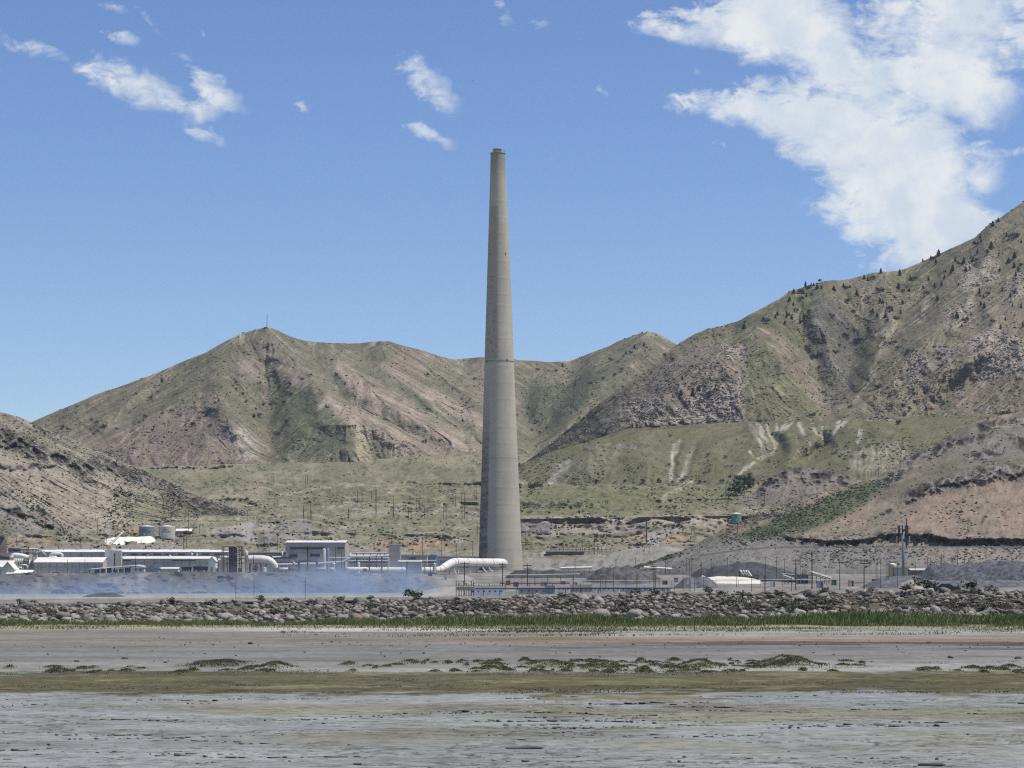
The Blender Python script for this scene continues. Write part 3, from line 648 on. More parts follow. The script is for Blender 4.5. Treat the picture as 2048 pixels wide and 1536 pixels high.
sa, sb = N.streaks(39, 9); N.D -= (sb * .9 + sa * .5) * sstep(N.v, 0, .05)
C = N.C; C[...] = (.26, .205, .155)
n1 = fbm(N.wx, N.wy * 1.6, 90, 5, 130); n2 = fbm(N.PX, N.PY * 1.8, 22, 4, 132, .6)
blend(C, (.315, .225, .165), sstep(n1 + .1 * sa, -.05, .4) * .75); blend(C, (.20, .185, .125), sstep(-n1 + n2 * .4, .1, .5) * .6)
blend(C, (.155, .145, .105), np.clip(N.poly([(1700, 985), (1760, 950), (1850, 895), (1940, 845), (2048, 820), (2380, 740), (2380, 930), (2048, 930), (1920, 950), (1840, 975), (1770, 1000)], 10) * (.7 + .2 * sb), 0, .9))
blend(C, (.24, .225, .195), N.poly([(1900, 890), (2048, 850), (2060, 905), (1920, 925)], 14) * .6)
blend(C, (.085, .112, .052), np.clip(N.poly([(1440, 1100), (1500, 1062), (1560, 1040), (1640, 1005), (1700, 975), (1790, 952), (1760, 985), (1720, 1018), (1650, 1052), (1575, 1070), (1520, 1088)], 9) * (.85 + .25 * n2), 0, 1))
blend(C, (.16, .155, .10), np.clip(N.poly([(1380, 1086), (1500, 1036), (1530, 1034), (1450, 1078)], 6) * .7, 0, 1))
blend(C, (.205, .198, .185), np.clip(N.poly([(1090, 1170), (1330, 1110), (1400, 1080), (1560, 1076), (1620, 1092), (2380, 1091), (2380, 1145), (1090, 1180)], 4) * .95, 0, 1))
blend(C, (.30, .235, .20), np.clip(N.poly([(1830, 1100), (2080, 1096), (2080, 1125), (1850, 1128)], 8) * (.6 + .4 * n2), 0, .9))
blend(C, (.17, .165, .155), np.clip(N.poly([(1580, 1098), (1830, 1096), (1800, 1126), (1600, 1128)], 8) * sstep(n2, -.2, .3) * .8, 0, 1))
rk = np.zeros_like(N.PX)
for q, w_ in (([(1820, 992), (1850, 980), (1880, 968), (1960, 952), (2060, 940)], 13), ([(1560, 1075), (1600, 1082), (1660, 1086), (1720, 1083), (1800, 1072), (1860, 1072), (1900, 1080), (2000, 1084), (2380, 1086)], 9),
              ([(1760, 965), (1800, 940), (1850, 912), (1900, 885)], 11), ([(1940, 912), (2005, 902)], 9), ([(1960, 856), (2000, 846), (2070, 838)], 9), ([(1900, 890), (1960, 872)], 6), ([(1740, 1040), (1780, 1018)], 3), ([(2030, 880), (2060, 890)], 14)):
    rk = np.maximum(rk, N.line(q, w_, w_ * .6, .8))
rk_N = rk; rr = N.rock(rk, 15, 9, 23); blend(C, (.045, .042, .04), rk * sstep(-rr, -.7, .15)); blend(C, (.26, .24, .21), rk * sstep(rr, .2, .5) * .7)
blend(C, (.10, .095, .09), N.line([(1400, 1111), (1480, 1098.5), (1560, 1094.5), (2048, 1092.5), (2380, 1092)], 1.6, 1.2, .1) * .85)
rk2 = N.poly([(1580, 1097), (1830, 1096), (1830, 1126), (1600, 1130)], 8) * .6; N.rock(rk2, 9, 3, 29)
blend(C, (.10, .10, .085), sstep(fbm(N.PX, N.PY * 1.5, 10, 3, 140), .33, .5) * .5)
N.finish('right_slope', M_MID, skirt=(30, 30))

# ---- works yard from the highway up to the stack, with the slag bank on the left
def yz(z, Y): return HY - (z - CH) * F / Y
def zrow(pts, Y): return ([(px, yz(z, Y)) for px, z in pts], [(-400, Y), (2500, Y)])
M_YARD = terrain_mat('yard_ground', 0.05, 0.4, 0.5, 0.35)
Yd = Land(-400, 2480, 4.0, [
    zrow([(-400, 2.2), (0, 2.4), (900, 3.3), (1400, 4.2), (2048, 4.4), (2480, 4.4)], 342),
    zrow([(-400, 2.2), (0, 2.4), (900, 3.3), (1400, 4.2), (2048, 4.4), (2480, 4.4)], 384),
    zrow([(-400, 2.6), (0, 2.6), (900, 3.2), (1400, 4.2), (2480, 4.6)], 520),
    zrow([(-400, 2.7), (0, 2.7), (850, 3.6), (960, 6.0), (1400, 7.5), (2480, 8.5)], 1000),
    zrow([(-400, 3.5), (0, 3.5), (820, 4.5), (900, 8.5), (960, 9.5), (1400, 11.0), (2480, 12.0)], 1340),
    ([(px, yz(z, 1385)) for px, z in [(-400, 15.6), (0, 15.8), (60, 16.8), (180, 16.5), (300, 17.2), (420, 17.3), (560, 17.2), (740, 17.0), (840, 15.4), (900, 12.5), (960, 12.3), (1400, 12.5), (2480, 13.5)]], [(-400, 1385), (2500, 1385)]),
    zrow([(-400, 16.6), (840, 17.6), (900, 15.3), (1000, 15.2), (2480, 16.0)], 1560),
    zrow([(-400, 22), (900, 22.6), (1000, 23.2), (2480, 22.5)], 1920),
    zrow([(-400, 27), (2480, 27)], 2010)], [6, 8, 12, 16, 46, 14, 26, 10], 0, 91)
sl = sstep(Yd.D, 1330, 1345) * (1 - sstep(Yd.D, 1384, 1392)) * (1 - sstep(Yd.PX, 830, 900))
Yd.D -= sl * (ridged(Yd.wx, Yd.wy * 1.3, 60, 4, 81) * 16 + fbm(Yd.PX, Yd.PY, 16, 4, 83) * 8)
rs = sstep(Yd.PX, 930, 1050) * sstep(Yd.D, 900, 1100) * (1 - sstep(Yd.D, 1900, 1960))
Yd.PY -= rs * fbm(Yd.PX, Yd.D * .8, 120, 4, 85) * 3.0
C = Yd.C; C[...] = (.225, .215, .20)
n1 = fbm(Yd.wx, Yd.D, 90, 5, 150, .6); blend(C, (.17, .165, .16), sstep(n1, -.1, .4) * .7); blend(C, (.32, .31, .28), sstep(-n1, .1, .5) * .6)
blend(C, (.115, .110, .098), sl * .95); blend(C, (.24, .225, .19), np.clip(sl * sstep(fbm(Yd.wx, Yd.wy, 34, 4, 152) , .0, .4) * .8, 0, 1)); blend(C, (.08, .078, .075), sl * sstep(fbm(Yd.wx, Yd.wy * 1.4, 26, 4, 154), .15, .45) * .6)
blend(C, (.075, .072, .07), np.clip(rs * sstep(fbm(Yd.wx, Yd.D * .6, 130, 4, 156), .0, .3) * sstep(Yd.D, 1100, 1250) * .85, 0, 1))
blend(C, (.42, .40, .35), (1 - sstep(Yd.PX, 900, 1000)) * sstep(Yd.D, 600, 800) * (1 - sstep(Yd.D, 1320, 1345)) * .6)
Yd.finish('works_yard', M_YARD, back=None)

# ---- one sheet under everything, out past the horizon
gm, gb, gp = new_mat('desert_ground'); gp.inputs['Base Color'].default_value = (.22, .21, .18, 1); gp.inputs['Roughness'].default_value = 1
g_ = gb.n('ShaderNodeNewGeometry'); gb.link(gb.mix(gb.noise(g_.outputs['Position'], .004, 6), (.17, .17, .13, 1), (.27, .25, .21, 1)), gp.inputs['Base Color'])
me = bpy.data.meshes.new('ground'); me.from_pydata([(-7000, -3000, -1.2), (7000, -3000, -1.2), (7000, 9000, -1.2), (-7000, 9000, -1.2)], [], [(0, 1, 2, 3)]); me.materials.append(gm)
tag(link_mesh('ground', me), kind='structure')

# ================================================================== shore: mudflat, reeds, riprap bank
MUD_ROWS = np.concatenate([[9000, 5000, 3200, 2400, 2000, 1800, 1680], np.linspace(1600, 1400, 125), np.linspace(1398.6, 1300, 90), np.linspace(1299, 1232, 72)])
mc = np.concatenate([np.linspace(-9000, -280, 50), np.arange(-260, 2320, 3.0), np.linspace(2340, 11000, 50)])
MPX, MPY = np.meshgrid(mc, MUD_ROWS)
MY = CH * F / (MPY - HY); MX = (MPX - CX) / F * MY
k1 = fbm(MX, MY, 26, 5, 200, .55); k2 = fbm(MX, MY, 6, 5, 202, .6); k3 = fbm(MX, MY, 1.6, 4, 204, .6); kb = fbm(MX * .35, MY, 40, 4, 206)
far = sstep(MY, 60, 140)
EY = MY * (1 + .05 * kb) + (k1 * 4.0 + fbm(MX * .3, MY, 16, 5, 208, .6) * 12.0 + k2 * 2.5) * (MY / 120) ** 1.3 * (1 - .75 * sstep(MY, 200, 260))       # uneven band edges
def band(y0, y1, s0=.03, s1=.03): return sstep(EY, y0 * (1 - s0), y0 * (1 + s0)) * (1 - sstep(EY, y1 * (1 - s1), y1 * (1 + s1)))
def rowY(py): return CH * F / (py - HY)
C = np.zeros(MX.shape + (3,)); C[...] = (.30, .315, .325)
blend(C, (.245, .255, .26), sstep(k1, -.1, .4) * .5); blend(C, (.36, .375, .385), sstep(k2, .1, .5) * .45)
# olive-brown algal band
veg = sstep(band(rowY(1388), rowY(1345), .10, .10) + .45 * k2 + .35 * k3, .32, .62)
blend(C, (.122, .112, .070), veg * np.clip(.95 + .25 * k2, 0, 1)); blend(C, (.20, .19, .125), np.clip(veg * sstep(k2 + .4 * k3, .1, .5) * .8, 0, 1)); blend(C, (.09, .09, .055), np.clip(veg * sstep(k3 - k2 * .5, .15, .45) * .8, 0, 1))
# olive patches on the near mud
pat = sstep(fbm(MX * .6, MY, 30, 4, 210) + .25 * k2, .22, .4) * (1 - sstep(MY, 85, 100)) * sstep(MY, 58, 66)
blend(C, (.21, .205, .15), pat * .75)
blend(C, (.34, .335, .315), band(rowY(1345), rowY(1328)) * .6)
blend(C, (.212, .208, .200), band(rowY(1331), rowY(1284), .05, .02) * np.clip(.75 + .35 * k1, 0, 1))
blend(C, (.37, .36, .345), np.clip(band(rowY(1328), rowY(1306)) * sstep(fbm(MX * .3, MY, 60, 5, 212), -.12, .25) * .8, 0, 1))
blend(C, (.085, .075, .08), np.clip(band(rowY(1292), rowY(1283), .01, .01) * sstep(MX + k1 * 8, -6, 20) * .85, 0, 1))
blend(C, (.24, .185, .13), np.clip(band(rowY(1283), rowY(1268)) * .85, 0, 1)); blend(C, (.235, .22, .20), np.clip(band(rowY(1284), rowY(1258)) * (1 - sstep(MX, -12, 4)) * .9, 0, 1))
blend(C, (.36, .345, .31), np.clip(band(rowY(1276), rowY(1263)) * sstep(MX, 4, 12) * (.6 + .4 * k2), 0, 1))
blend(C, (.56, .55, .52), np.clip(band(rowY(1262), rowY(1256.5), .01, .01) * (1 - sstep(MX, -4, 6)) * sstep(MX, -45, -20) * .9, 0, 1))
blend(C, (.38, .325, .195), np.clip(band(rowY(1257), rowY(1247), .008, .008) * (.75 + .3 * k2), 0, 1))
blend(C, (.10, .125, .05), np.clip(sstep(EY, rowY(1249), rowY(1246)), 0, 1) * .9)
blend(C, (.11, .12, .055), np.clip(band(rowY(1266), rowY(1256)) * sstep(k2 + .6 * k1, .1, .45) * sstep(MX, 5, 15) * .9, 0, 1))
# shadows under the lifted crust edges, painted as dark strokes
crust_shade = sstep(np.abs(fbm(MX * .8, MY * .55, 2.6, 4, 216, .6)), .035, .012) * sstep(fbm(MX * .5, MY, 20, 4, 218) + .2 * k1, .02, .3) * (1 - sstep(MY, 80, 96))
blend(C, (.10, .092, .085), crust_shade * .75)
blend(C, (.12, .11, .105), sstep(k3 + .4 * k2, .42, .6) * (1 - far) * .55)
C *= (1 + .10 * k2 + .08 * k3)[..., None]
MZ = k1 * .05 + k2 * .035 + k3 * .014 * (1 - far) + veg * (.04 + .05 * k2)
MZ += .05 * sstep(fbm(MX * .8, MY * .55, 2.6, 4, 216, .6), -.02, .02) * (1 - sstep(MY, 80, 96)) * sstep(fbm(MX * .5, MY, 20, 4, 218), -.1, .3)
hump = []; rh = np.random.default_rng(88)
HUM2 = [(float(rh.triangular(620, 1250, 1780)), float(rh.uniform(1322, 1347)), float(rh.uniform(4, 17)), float(rh.uniform(1.5, 4.6)), float(rh.uniform(.7, 2.0))) for _ in range(170)] + [(float(rh.uniform(0, 560)), float(rh.uniform(1336, 1348)), float(rh.uniform(6, 20)), float(rh.uniform(2, 5)), 1.5) for _ in range(24)] + [(float(rh.uniform(1850, 2100)), float(rh.uniform(1336, 1352)), float(rh.uniform(6, 24)), float(rh.uniform(2.5, 6)), 1.5) for _ in range(16)]
for (px, py, hw, hh, dp) in [(1585, 1335, 52, 24, 5), (1560, 1336, 30, 14, 3), (1405, 1336, 36, 15, 4), (1100, 1334, 50, 9, 4), (545, 1338, 36, 9, 3), (425, 1333, 55, 11, 5), (985, 1332, 26, 6, 3)] + HUM2:
    Yc = rowY(py); xc = (px - CX) / F * Yc; wm = hw / F * Yc; hm = hh / F * Yc; hump.append((xc, Yc, wm, hm, dp))
    r2 = ((MX - xc) / wm) ** 2 + ((MY - Yc - dp * .5) / dp) ** 2
    g = np.exp(-r2 * 1.3) * hm; MZ = np.maximum(MZ, g * (1 + .9 * k2 + .5 * k3))
    if px != 425: blend(C, (.16, .15, .09), np.clip(np.exp(-r2) * .6, 0, 1))
    else: blend(C, (.13, .12, .12), np.clip(np.exp(-r2 * .7), 0, 1))
mm, mb, mp = new_mat('mud')
at_ = mb.n('ShaderNodeAttribute', attribute_name='Col'); g_ = mb.n('ShaderNodeNewGeometry')
f1 = mb.noise(g_.outputs['Position'], 1.4, 7, .65); f2 = mb.noise(g_.outputs['Position'], 9.0, 4, .6)
vv = mb.m('ADD', 1.0, mb.m('ADD', mb.m('MULTIPLY', mb.m('SUBTRACT', f1, .5), 1.5), mb.m('MULTIPLY', mb.m('SUBTRACT', f2, .5), .9)))
sp_ = mb.n('ShaderNodeSeparateXYZ'); mb.link(g_.outputs['Position'], sp_.inputs[0])
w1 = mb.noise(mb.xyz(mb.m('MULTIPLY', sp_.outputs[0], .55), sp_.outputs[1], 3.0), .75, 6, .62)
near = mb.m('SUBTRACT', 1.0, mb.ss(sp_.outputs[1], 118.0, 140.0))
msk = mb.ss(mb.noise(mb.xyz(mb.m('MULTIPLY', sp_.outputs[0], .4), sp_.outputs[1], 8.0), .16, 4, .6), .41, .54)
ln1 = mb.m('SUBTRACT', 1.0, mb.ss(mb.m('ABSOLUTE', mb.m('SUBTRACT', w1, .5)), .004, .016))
line = mb.m('MULTIPLY', mb.m('MULTIPLY', ln1, msk), near)  # thin painted shadow lines under crust edges, near mud only
dk = mb.m('MULTIPLY', mb.ss(mb.noise(mb.xyz(mb.m('MULTIPLY', sp_.outputs[0], .7), sp_.outputs[1], 5.0), 1.1, 6, .72), .57, .66), mb.m('MULTIPLY', near, .5))  # broader dark flecks, also painted shade of the crust
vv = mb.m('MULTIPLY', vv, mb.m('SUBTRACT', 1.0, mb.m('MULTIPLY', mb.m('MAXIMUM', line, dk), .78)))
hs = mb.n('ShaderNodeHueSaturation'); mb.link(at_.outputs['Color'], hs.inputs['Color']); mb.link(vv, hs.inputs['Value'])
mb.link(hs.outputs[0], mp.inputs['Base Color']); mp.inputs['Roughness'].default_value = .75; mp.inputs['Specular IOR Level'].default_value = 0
bp = mb.n('ShaderNodeBump'); bp.inputs['Distance'].default_value = .05; bp.inputs['Strength'].default_value = .6; mb.link(f1, bp.inputs['Height']); mb.link(bp.outputs[0], mp.inputs['Normal'])
C *= np.array([.80, .785, .73]) * (1 + .34 * fbm(MX * .7, MY, 3.2, 5, 261, .7) + .25 * fbm(MX * .25, MY, 12, 4, 263))[..., None]
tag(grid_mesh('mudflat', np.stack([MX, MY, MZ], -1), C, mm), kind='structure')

def stuff_mesh(name, V, Fc, m, label, cat, cols=None, smooth=False):
    me = bpy.data.meshes.new(name)
    V = np.asarray(V, np.float32); Fc = np.asarray(Fc, np.int32); k = Fc.shape[1]
    me.vertices.add(len(V)); me.vertices.foreach_set('co', V.reshape(-1)); me.loops.add(Fc.size); me.loops.foreach_set('vertex_index', Fc.reshape(-1))
    me.polygons.add(len(Fc)); me.polygons.foreach_set('loop_start', np.arange(0, Fc.size, k, dtype=np.int32))
    try: me.polygons.foreach_set('loop_total', np.full(len(Fc), k, dtype=np.int32))
    except Exception: pass
    if smooth: me.polygons.foreach_set('use_smooth', np.ones(len(Fc), bool))
    me.update(calc_edges=True)
    if cols is not None:
        ca = me.color_attributes.new('Col', 'FLOAT_COLOR', 'POINT'); c4 = np.ones((len(V), 4), np.float32); c4[:, :3] = cols; ca.data.foreach_set('color', c4.reshape(-1))
    me.materials.append(m); o = link_mesh(name, me); return tag(o, label, cat, None, 'stuff')
def attr_mat(name, rough=.9, spec=.0, ns=0.0, trans=0.0):
    m, b, p = new_mat(name); a_ = b.n('ShaderNodeAttribute', attribute_name='Col')
    c = a_.outputs['Color']
    if ns:
        g = b.n('ShaderNodeNewGeometry'); hv = b.n('ShaderNodeHueSaturation'); b.link(c, hv.inputs['Color'])
        b.link(b.m('ADD', .55, b.m('MULTIPLY', b.noise(g.outputs['Position'], ns, 4, .65), .9)), hv.inputs['Value']); c = hv.outputs[0]
    b.link(c, p.inputs['Base Color']); p.inputs['Roughness'].default_value = rough; p.inputs['Specular IOR Level'].default_value = spec
    return m

# curled crust flakes on the near mud, in broken lines along old water edges
V = []; Fc = []; Cc = []
r = np.random.default_rng(5); fl = []
for _ in range(85):
    py = 1392 + (1565 - 1392) * r.random() ** 1.15; px = -100 + 2250 * r.random(); Y = rowY(py); x = (px - CX) / F * Y; dr = r.normal(0, .25); big = .5 + r.random()
    for k in range(int(3 + r.exponential(11))):
        fl.append((x, Y, big)); x += .12 + .38 * r.random(); dr += r.normal(0, .35); dr *= .8; Y += dr * .3
for _ in range(260):
    py = 1390 + 180 * r.random(); Y = rowY(py); fl.append(((-100 + 2250 * r.random() - CX) / F * Y, Y, .4 + .5 * r.random()))
for (x, Y, big) in fl:
    L = (.035 + .13 * r.random() ** 2) * big; w_ = L * (.4 + .6 * r.random()); th = .006 + .016 * r.random() * big; ang = r.normal(0, .5); o = len(V); lift = th * (.2 + 1.6 * r.random())
    k = 6; cs, sn = math.cos(ang), math.sin(ang); g_ = .12 + .14 * r.random()
    for lv in (0, 1):
        for i in range(k):
            t = 2 * math.pi * i / k; rr_ = .5 + .8 * r.random(); a_, b_ = math.cos(t) * L * rr_ * 1.3, math.sin(t) * w_ * rr_
            V.append((x + a_ * cs - b_ * sn, Y + a_ * sn + b_ * cs, .015 + (lift * (1 - b_ / w_) * .6 + (th if lv else -.03))))
            Cc.append((g_, g_ * .96, g_ * .88) if lv else (.05, .045, .038))
    for i in range(k):
        j = (i + 1) % k; Fc += [(o + i, o + j, o + k + j), (o + i, o + k + j, o + k + i)]
    for i in range(1, k - 1): Fc.append((o + k, o + k + i, o + k + i + 1))
stuff_mesh('mud_crust', V, Fc, attr_mat('crust', .8), 'dark curled salt crust flakes strewn over the grey mud', 'mud crust', Cc)

# small dark clods
V = []; Fc = []
ico = bmesh.new(); bmesh.ops.create_icosphere(ico, subdivisions=1, radius=1.0); IV = np.array([v.co[:] for v in ico.verts]); IF = np.array([[v.index for v in f.verts] for f in ico.faces]); ico.free()
ic2 = bmesh.new(); bmesh.ops.create_icosphere(ic2, subdivisions=2, radius=1.0); IV2 = np.array([v.co[:] for v in ic2.verts]); IF2 = np.array([[v.index for v in f.verts] for f in ic2.faces]); ic2.free()
for i in range(260):
    py = r.choice([r.uniform(1268, 1330), r.uniform(1283, 1296)]); px = r.uniform(-50, 2100); Y = rowY(py); s_ = (.025 + .07 * r.random() ** 2) * (2.2 if r.random() < .06 else 1)
    o = len(V) * 1; V += list(IV * s_ * np.array([1.2, 1, .7]) * (1 + .25 * r.normal(size=(len(IV), 1))) + np.array([(px - CX) / F * Y, Y, .04])); Fc += list(IF + o)
stuff_mesh('mud_clods', V, Fc, mat('clod', (.07, .065, .06)), 'small dark clods scattered on the far mud', 'clods')

# reeds and grass
def blades(name, n, place, hgt, wid, cols, label, m, lean=.35, seed=1):
    r = np.random.default_rng(seed); x, y, z, hs_ = place(r, n); n = len(x)
    h = hgt * (.6 + .6 * r.random(n)) * hs_; lx = r.normal(.12, lean, n) * h; ly = r.normal(0, lean, n) * h; ww = wid * (.6 + .8 * r.random(n)); th = r.random(n) * math.pi
    V = np.zeros((n, 4, 3)); V[:, 0] = np.stack([x - ww * np.cos(th), y - ww * np.sin(th), z], -1); V[:, 1] = np.stack([x + ww * np.cos(th), y + ww * np.sin(th), z], -1)
    V[:, 2] = np.stack([x + lx * .4 + ww * .7 * np.cos(th), y + ly * .4, z + h * .6], -1); V[:, 3] = np.stack([x + lx, y + ly, z + h], -1)
    i = np.arange(n)[:, None] * 4; Fc = np.concatenate([i + np.array([0, 1, 2]), i + np.array([0, 2, 3])], 0)
    c = np.array(cols)[r.integers(0, len(cols), n)] * (.7 + .6 * r.random((n, 1))); Cc = np.repeat(c, 4, 0)
    return stuff_mesh(name, V.reshape(-1, 3), Fc, m, label, 'grass', Cc)
M_GR = attr_mat('grass_blades', .7, .2)
def p_reed(r, n):
    x = r.uniform(-95, 95, n); y = r.uniform(289, 317, n); d = fbm(x, y, 9, 4, 231); k = fbm(x, y * 0, 22, 4, 233)
    keep = (y > 299 - d * 9 - sstep(x, -20, 25) * 4) & (d > -.42 + .2 * r.random(n)); hs_ = (.8 + .6 * k + .45 * d) * (.74 + .62 * sstep(x, -40, 30)) * sstep(y, 289, 303)
    return x[keep], y[keep], np.zeros(keep.sum()), np.clip(hs_[keep], .25, 2)
blades('reeds', 68000, p_reed, 1.3, .042, [(.115, .170, .048), (.085, .140, .036), (.135, .185, .056), (.155, .18, .065), (.10, .155, .043), (.24, .21, .11)], 'band of green reeds along the foot of the rock bank', M_GR, .22, 3)
def p_dry(r, n):
    x = r.uniform(-95, 95, n); y = r.uniform(268, 297, n); d = fbm(x, y, 18, 4, 235); keep = d + .25 * r.normal(size=n) > np.where(y > 284, -.1, .15) 
    return x[keep], y[keep], np.zeros(keep.sum()), np.full(keep.sum(), 1.0)
blades('dry_grass', 16000, p_dry, .38, .04, [(.24, .20, .10), (.13, .14, .06), (.09, .115, .045), (.30, .25, .14)], 'straw coloured grass between the reeds and the mud', M_GR, .4, 4)
def p_edge(r, n):
    px = np.where(r.random(n) < .6, r.uniform(1000, 2150, n), r.uniform(560, 1300, n)); py = np.where(r.random(n) < .55, r.uniform(1252, 1272, n), r.uniform(1256, 1264, n)) + (1300 - px) * .004
    Y = CH * F / (py - HY); x = (px - CX) / F * Y; d = fbm(x, Y, 9, 4, 237); keep = d + .15 * r.normal(size=n) > .18
    return x[keep], Y[keep], np.zeros(keep.sum()), np.full(keep.sum(), 1.0)
blades('low_weeds', 15000, p_edge, .22, .04, [(.075, .085, .035), (.10, .10, .05), (.055, .07, .03)], 'low dark green weeds on the pale strip of mud', M_GR, .5, 5)
def p_hum(r, n):
    X = []; Yv = []; Z = []; H_ = []; HT = sum(q_[2] * q_[3] for q_ in hump)
    for (xc, Yc, wm, hm, dp) in hump:
        if abs(wm - 1.63) < .02 and hm < .5 and xc < -15: pass
        k = int(n * hm * wm / HT); t = r.normal(0, .45, k); u = r.normal(0, .45, k)
        xx = xc + t * wm; yv = Yc + dp * .5 + u * dp; kk = fbm(xx, yv, 6, 5, 202, .6); cl_ = fbm(xx, yv, 1.3, 3, 243); ok = cl_ > -.38 + .1 * r.normal(size=k); X.append(xx[ok]); Yv.append(yv[ok]); Z.append((hm * np.exp(-(t * t + u * u) * 1.3) * (1 + .9 * kk))[ok]); H_.append((.55 + hm * .7 + 1.3 * np.clip(cl_, 0, 1))[ok])
    return np.concatenate(X), np.concatenate(Yv), np.concatenate(Z), np.concatenate(H_)
blades('hummock_weeds', 60000, p_hum, .11, .024, [(.075, .080, .034), (.090, .088, .040), (.055, .066, .028), (.13, .115, .060)], 'olive green weeds growing on the low mud hummocks', M_GR, .6, 6)
def p_algal(r, n):
    px = r.uniform(-80, 2130, n); py = r.uniform(1322, 1388, n); Y = CH * F / (py - HY); x = (px - CX) / F * Y; d = fbm(x, Y, 7, 4, 239); q = fbm(x * .3, Y, 14, 3, 241); keep = np.where(py < 1346, d + .9 * q + sstep(px, 700, 1000) * .08 > .24, d > .1) 
    return x[keep], Y[keep], np.full(keep.sum(), .02), np.full(keep.sum(), 1.0)
blades('algal_turf', 30000, p_algal, .06, .03, [(.12, .115, .06), (.16, .15, .085), (.085, .085, .045)], 'olive brown turf in the band across the mud', M_GR, .9, 7)

# riprap bank
XB = np.arange(-150, 150.1, .7)
def crest_z(x): return .2 * np.sin(np.asarray(x) * .83) + .14 * np.sin(np.asarray(x) * 2.1 + 1) + .12 * np.sin(np.asarray(x) * .31) + np.interp(x, [-150, -82, -45, -10, 15, 60, 85, 150], [2.8, 3.0, 3.2, 3.8, 4.45, 4.95, 5.0, 5.0])
tb = np.linspace(0, 1, 26); P = np.zeros((len(tb) + 2, len(XB), 3)); 
for i, t in enumerate(tb):
    P[i, :, 0] = XB; P[i, :, 1] = 313 + 26 * t; P[i, :, 2] = -.2 + (crest_z(XB) - .25) * t ** .8
P[-2, :, 0] = XB; P[-2, :, 1] = 344; P[-2, :, 2] = crest_z(XB) - .3; P[-1, :, 0] = XB; P[-1, :, 1] = 349; P[-1, :, 2] = crest_z(XB) - .9
P[..., 2] += fbm(P[..., 0], P[..., 1], 3, 4, 250) * .25
C = np.zeros(P.shape); C[...] = (.075, .068, .057); blend(C, (.12, .108, .085), sstep(fbm(P[..., 0], P[..., 1], 8, 3, 252), 0, .4))
tag(grid_mesh('embankment', P, C, terrain_mat('bank_soil', .6, 2.5, .2, .4)), kind='structure')
rock_cols = [(.25, .22, .178), (.195, .175, .148), (.15, .137, .12), (.29, .26, .212), (.215, .18, .14), (.105, .098, .09), (.33, .30, .25)]
M_ROCK = []
for i, c_ in enumerate(rock_cols): M_ROCK.append(mat('boulder_stone_%d' % i, c_, .9, .3, 2.2))
def rock_shape(seed, V0):
    q = np.random.default_rng(seed); v = V0.copy()
    for _ in range(7):
        nrm = q.normal(size=3); nrm /= np.linalg.norm(nrm); d_ = .62 + .25 * q.random(); k = v @ nrm; v = v - np.clip(k - d_, 0, None)[:, None] * nrm
    v = v * (1 + .05 * q.normal(size=(len(v), 1))); return v * np.array([1.15, .9, .72])
RK = [rock_shape(i, IV) for i in range(14)]
rr_ = np.random.default_rng(77); spots = []
for i in range(6200):
    x = rr_.uniform(-108, 108); t = rr_.random() ** .9
    s_ = .20 + .42 * rr_.random() ** 2.0
    if t < .3 and rr_.random() < .5: s_ *= 1.4
    if rr_.random() < .05: s_ *= 1.75
    y = 313 + 26 * t; z = -.2 + (float(crest_z(x)) - .25) * t ** .8
    spots.append((s_, x, y, z + s_ * .25, rr_.integers(0, 14), rr_.random() * 6.28, rr_.normal(0, .35), rr_.choice(7, p=[.2, .2, .17, .12, .13, .1, .08]) if t > .35 else rr_.choice(7, p=[.27, .15, .08, .22, .13, .03, .12])))
spots.sort(key=lambda q: -q[0] / q[2] * (1 if abs(q[1]) < q[2] * 1024 / F else .1))
me_rock = {}
vis = 0
V = [[] for _ in range(7)]; Fc = [[] for _ in range(7)]
for i, (s_, x, y, z, k, rz, tl, ci) in enumerate(spots):
    if i < 300:
        key = (k, ci)
        if key not in me_rock:
            q = MB(); v2 = rock_shape(int(k) + 100, IV2); q.add(v2, IF2.tolist()); me_rock[key] = q.mesh('boulder', M_ROCK[ci], True)
        o = link_mesh('boulder', me_rock[key], None, (x, y, z)); o.scale = (s_,) * 3; o.rotation_euler = (tl, tl * .6, rz)
        tone = ['buff', 'grey-brown', 'dark grey', 'pale cream', 'tan', 'near-black', 'whitish'][ci]
        where = 'low on the rock bank' if y < 326 else 'high on the rock bank'
        zn = zone(x / y * F + CX); sz = 'big' if s_ > .72 else 'large' if s_ > .58 else 'middling'; tag(o, '%s %s boulder %s, %s' % (sz, tone, where, zn), 'boulder', '%s %s boulders %s, %s' % (sz, tone, where, zn))
    else:
        M_ = np.array(Matrix.Rotation(rz, 3, 'Z') @ Matrix.Rotation(tl, 3, 'X')); v = (RK[k] * s_) @ M_.T + np.array([x, y, z])
        o_ = sum(len(a_) for a_ in V[ci]); V[ci].append(v); Fc[ci].append(IF + o_)
VV = []; FF = []; CC = []; off = 0
for ci in range(7):
    v = np.concatenate(V[ci]); VV.append(v); FF.append(np.concatenate(Fc[ci]) + off); off += len(v); CC.append(np.repeat(np.array([rock_cols[ci]]), len(v), 0))
stuff_mesh('riprap', np.concatenate(VV), np.concatenate(FF), attr_mat('riprap_stone', .9, .15, 2.0), 'tumbled grey and buff stones of the rock bank', 'rocks', np.concatenate(CC), True)

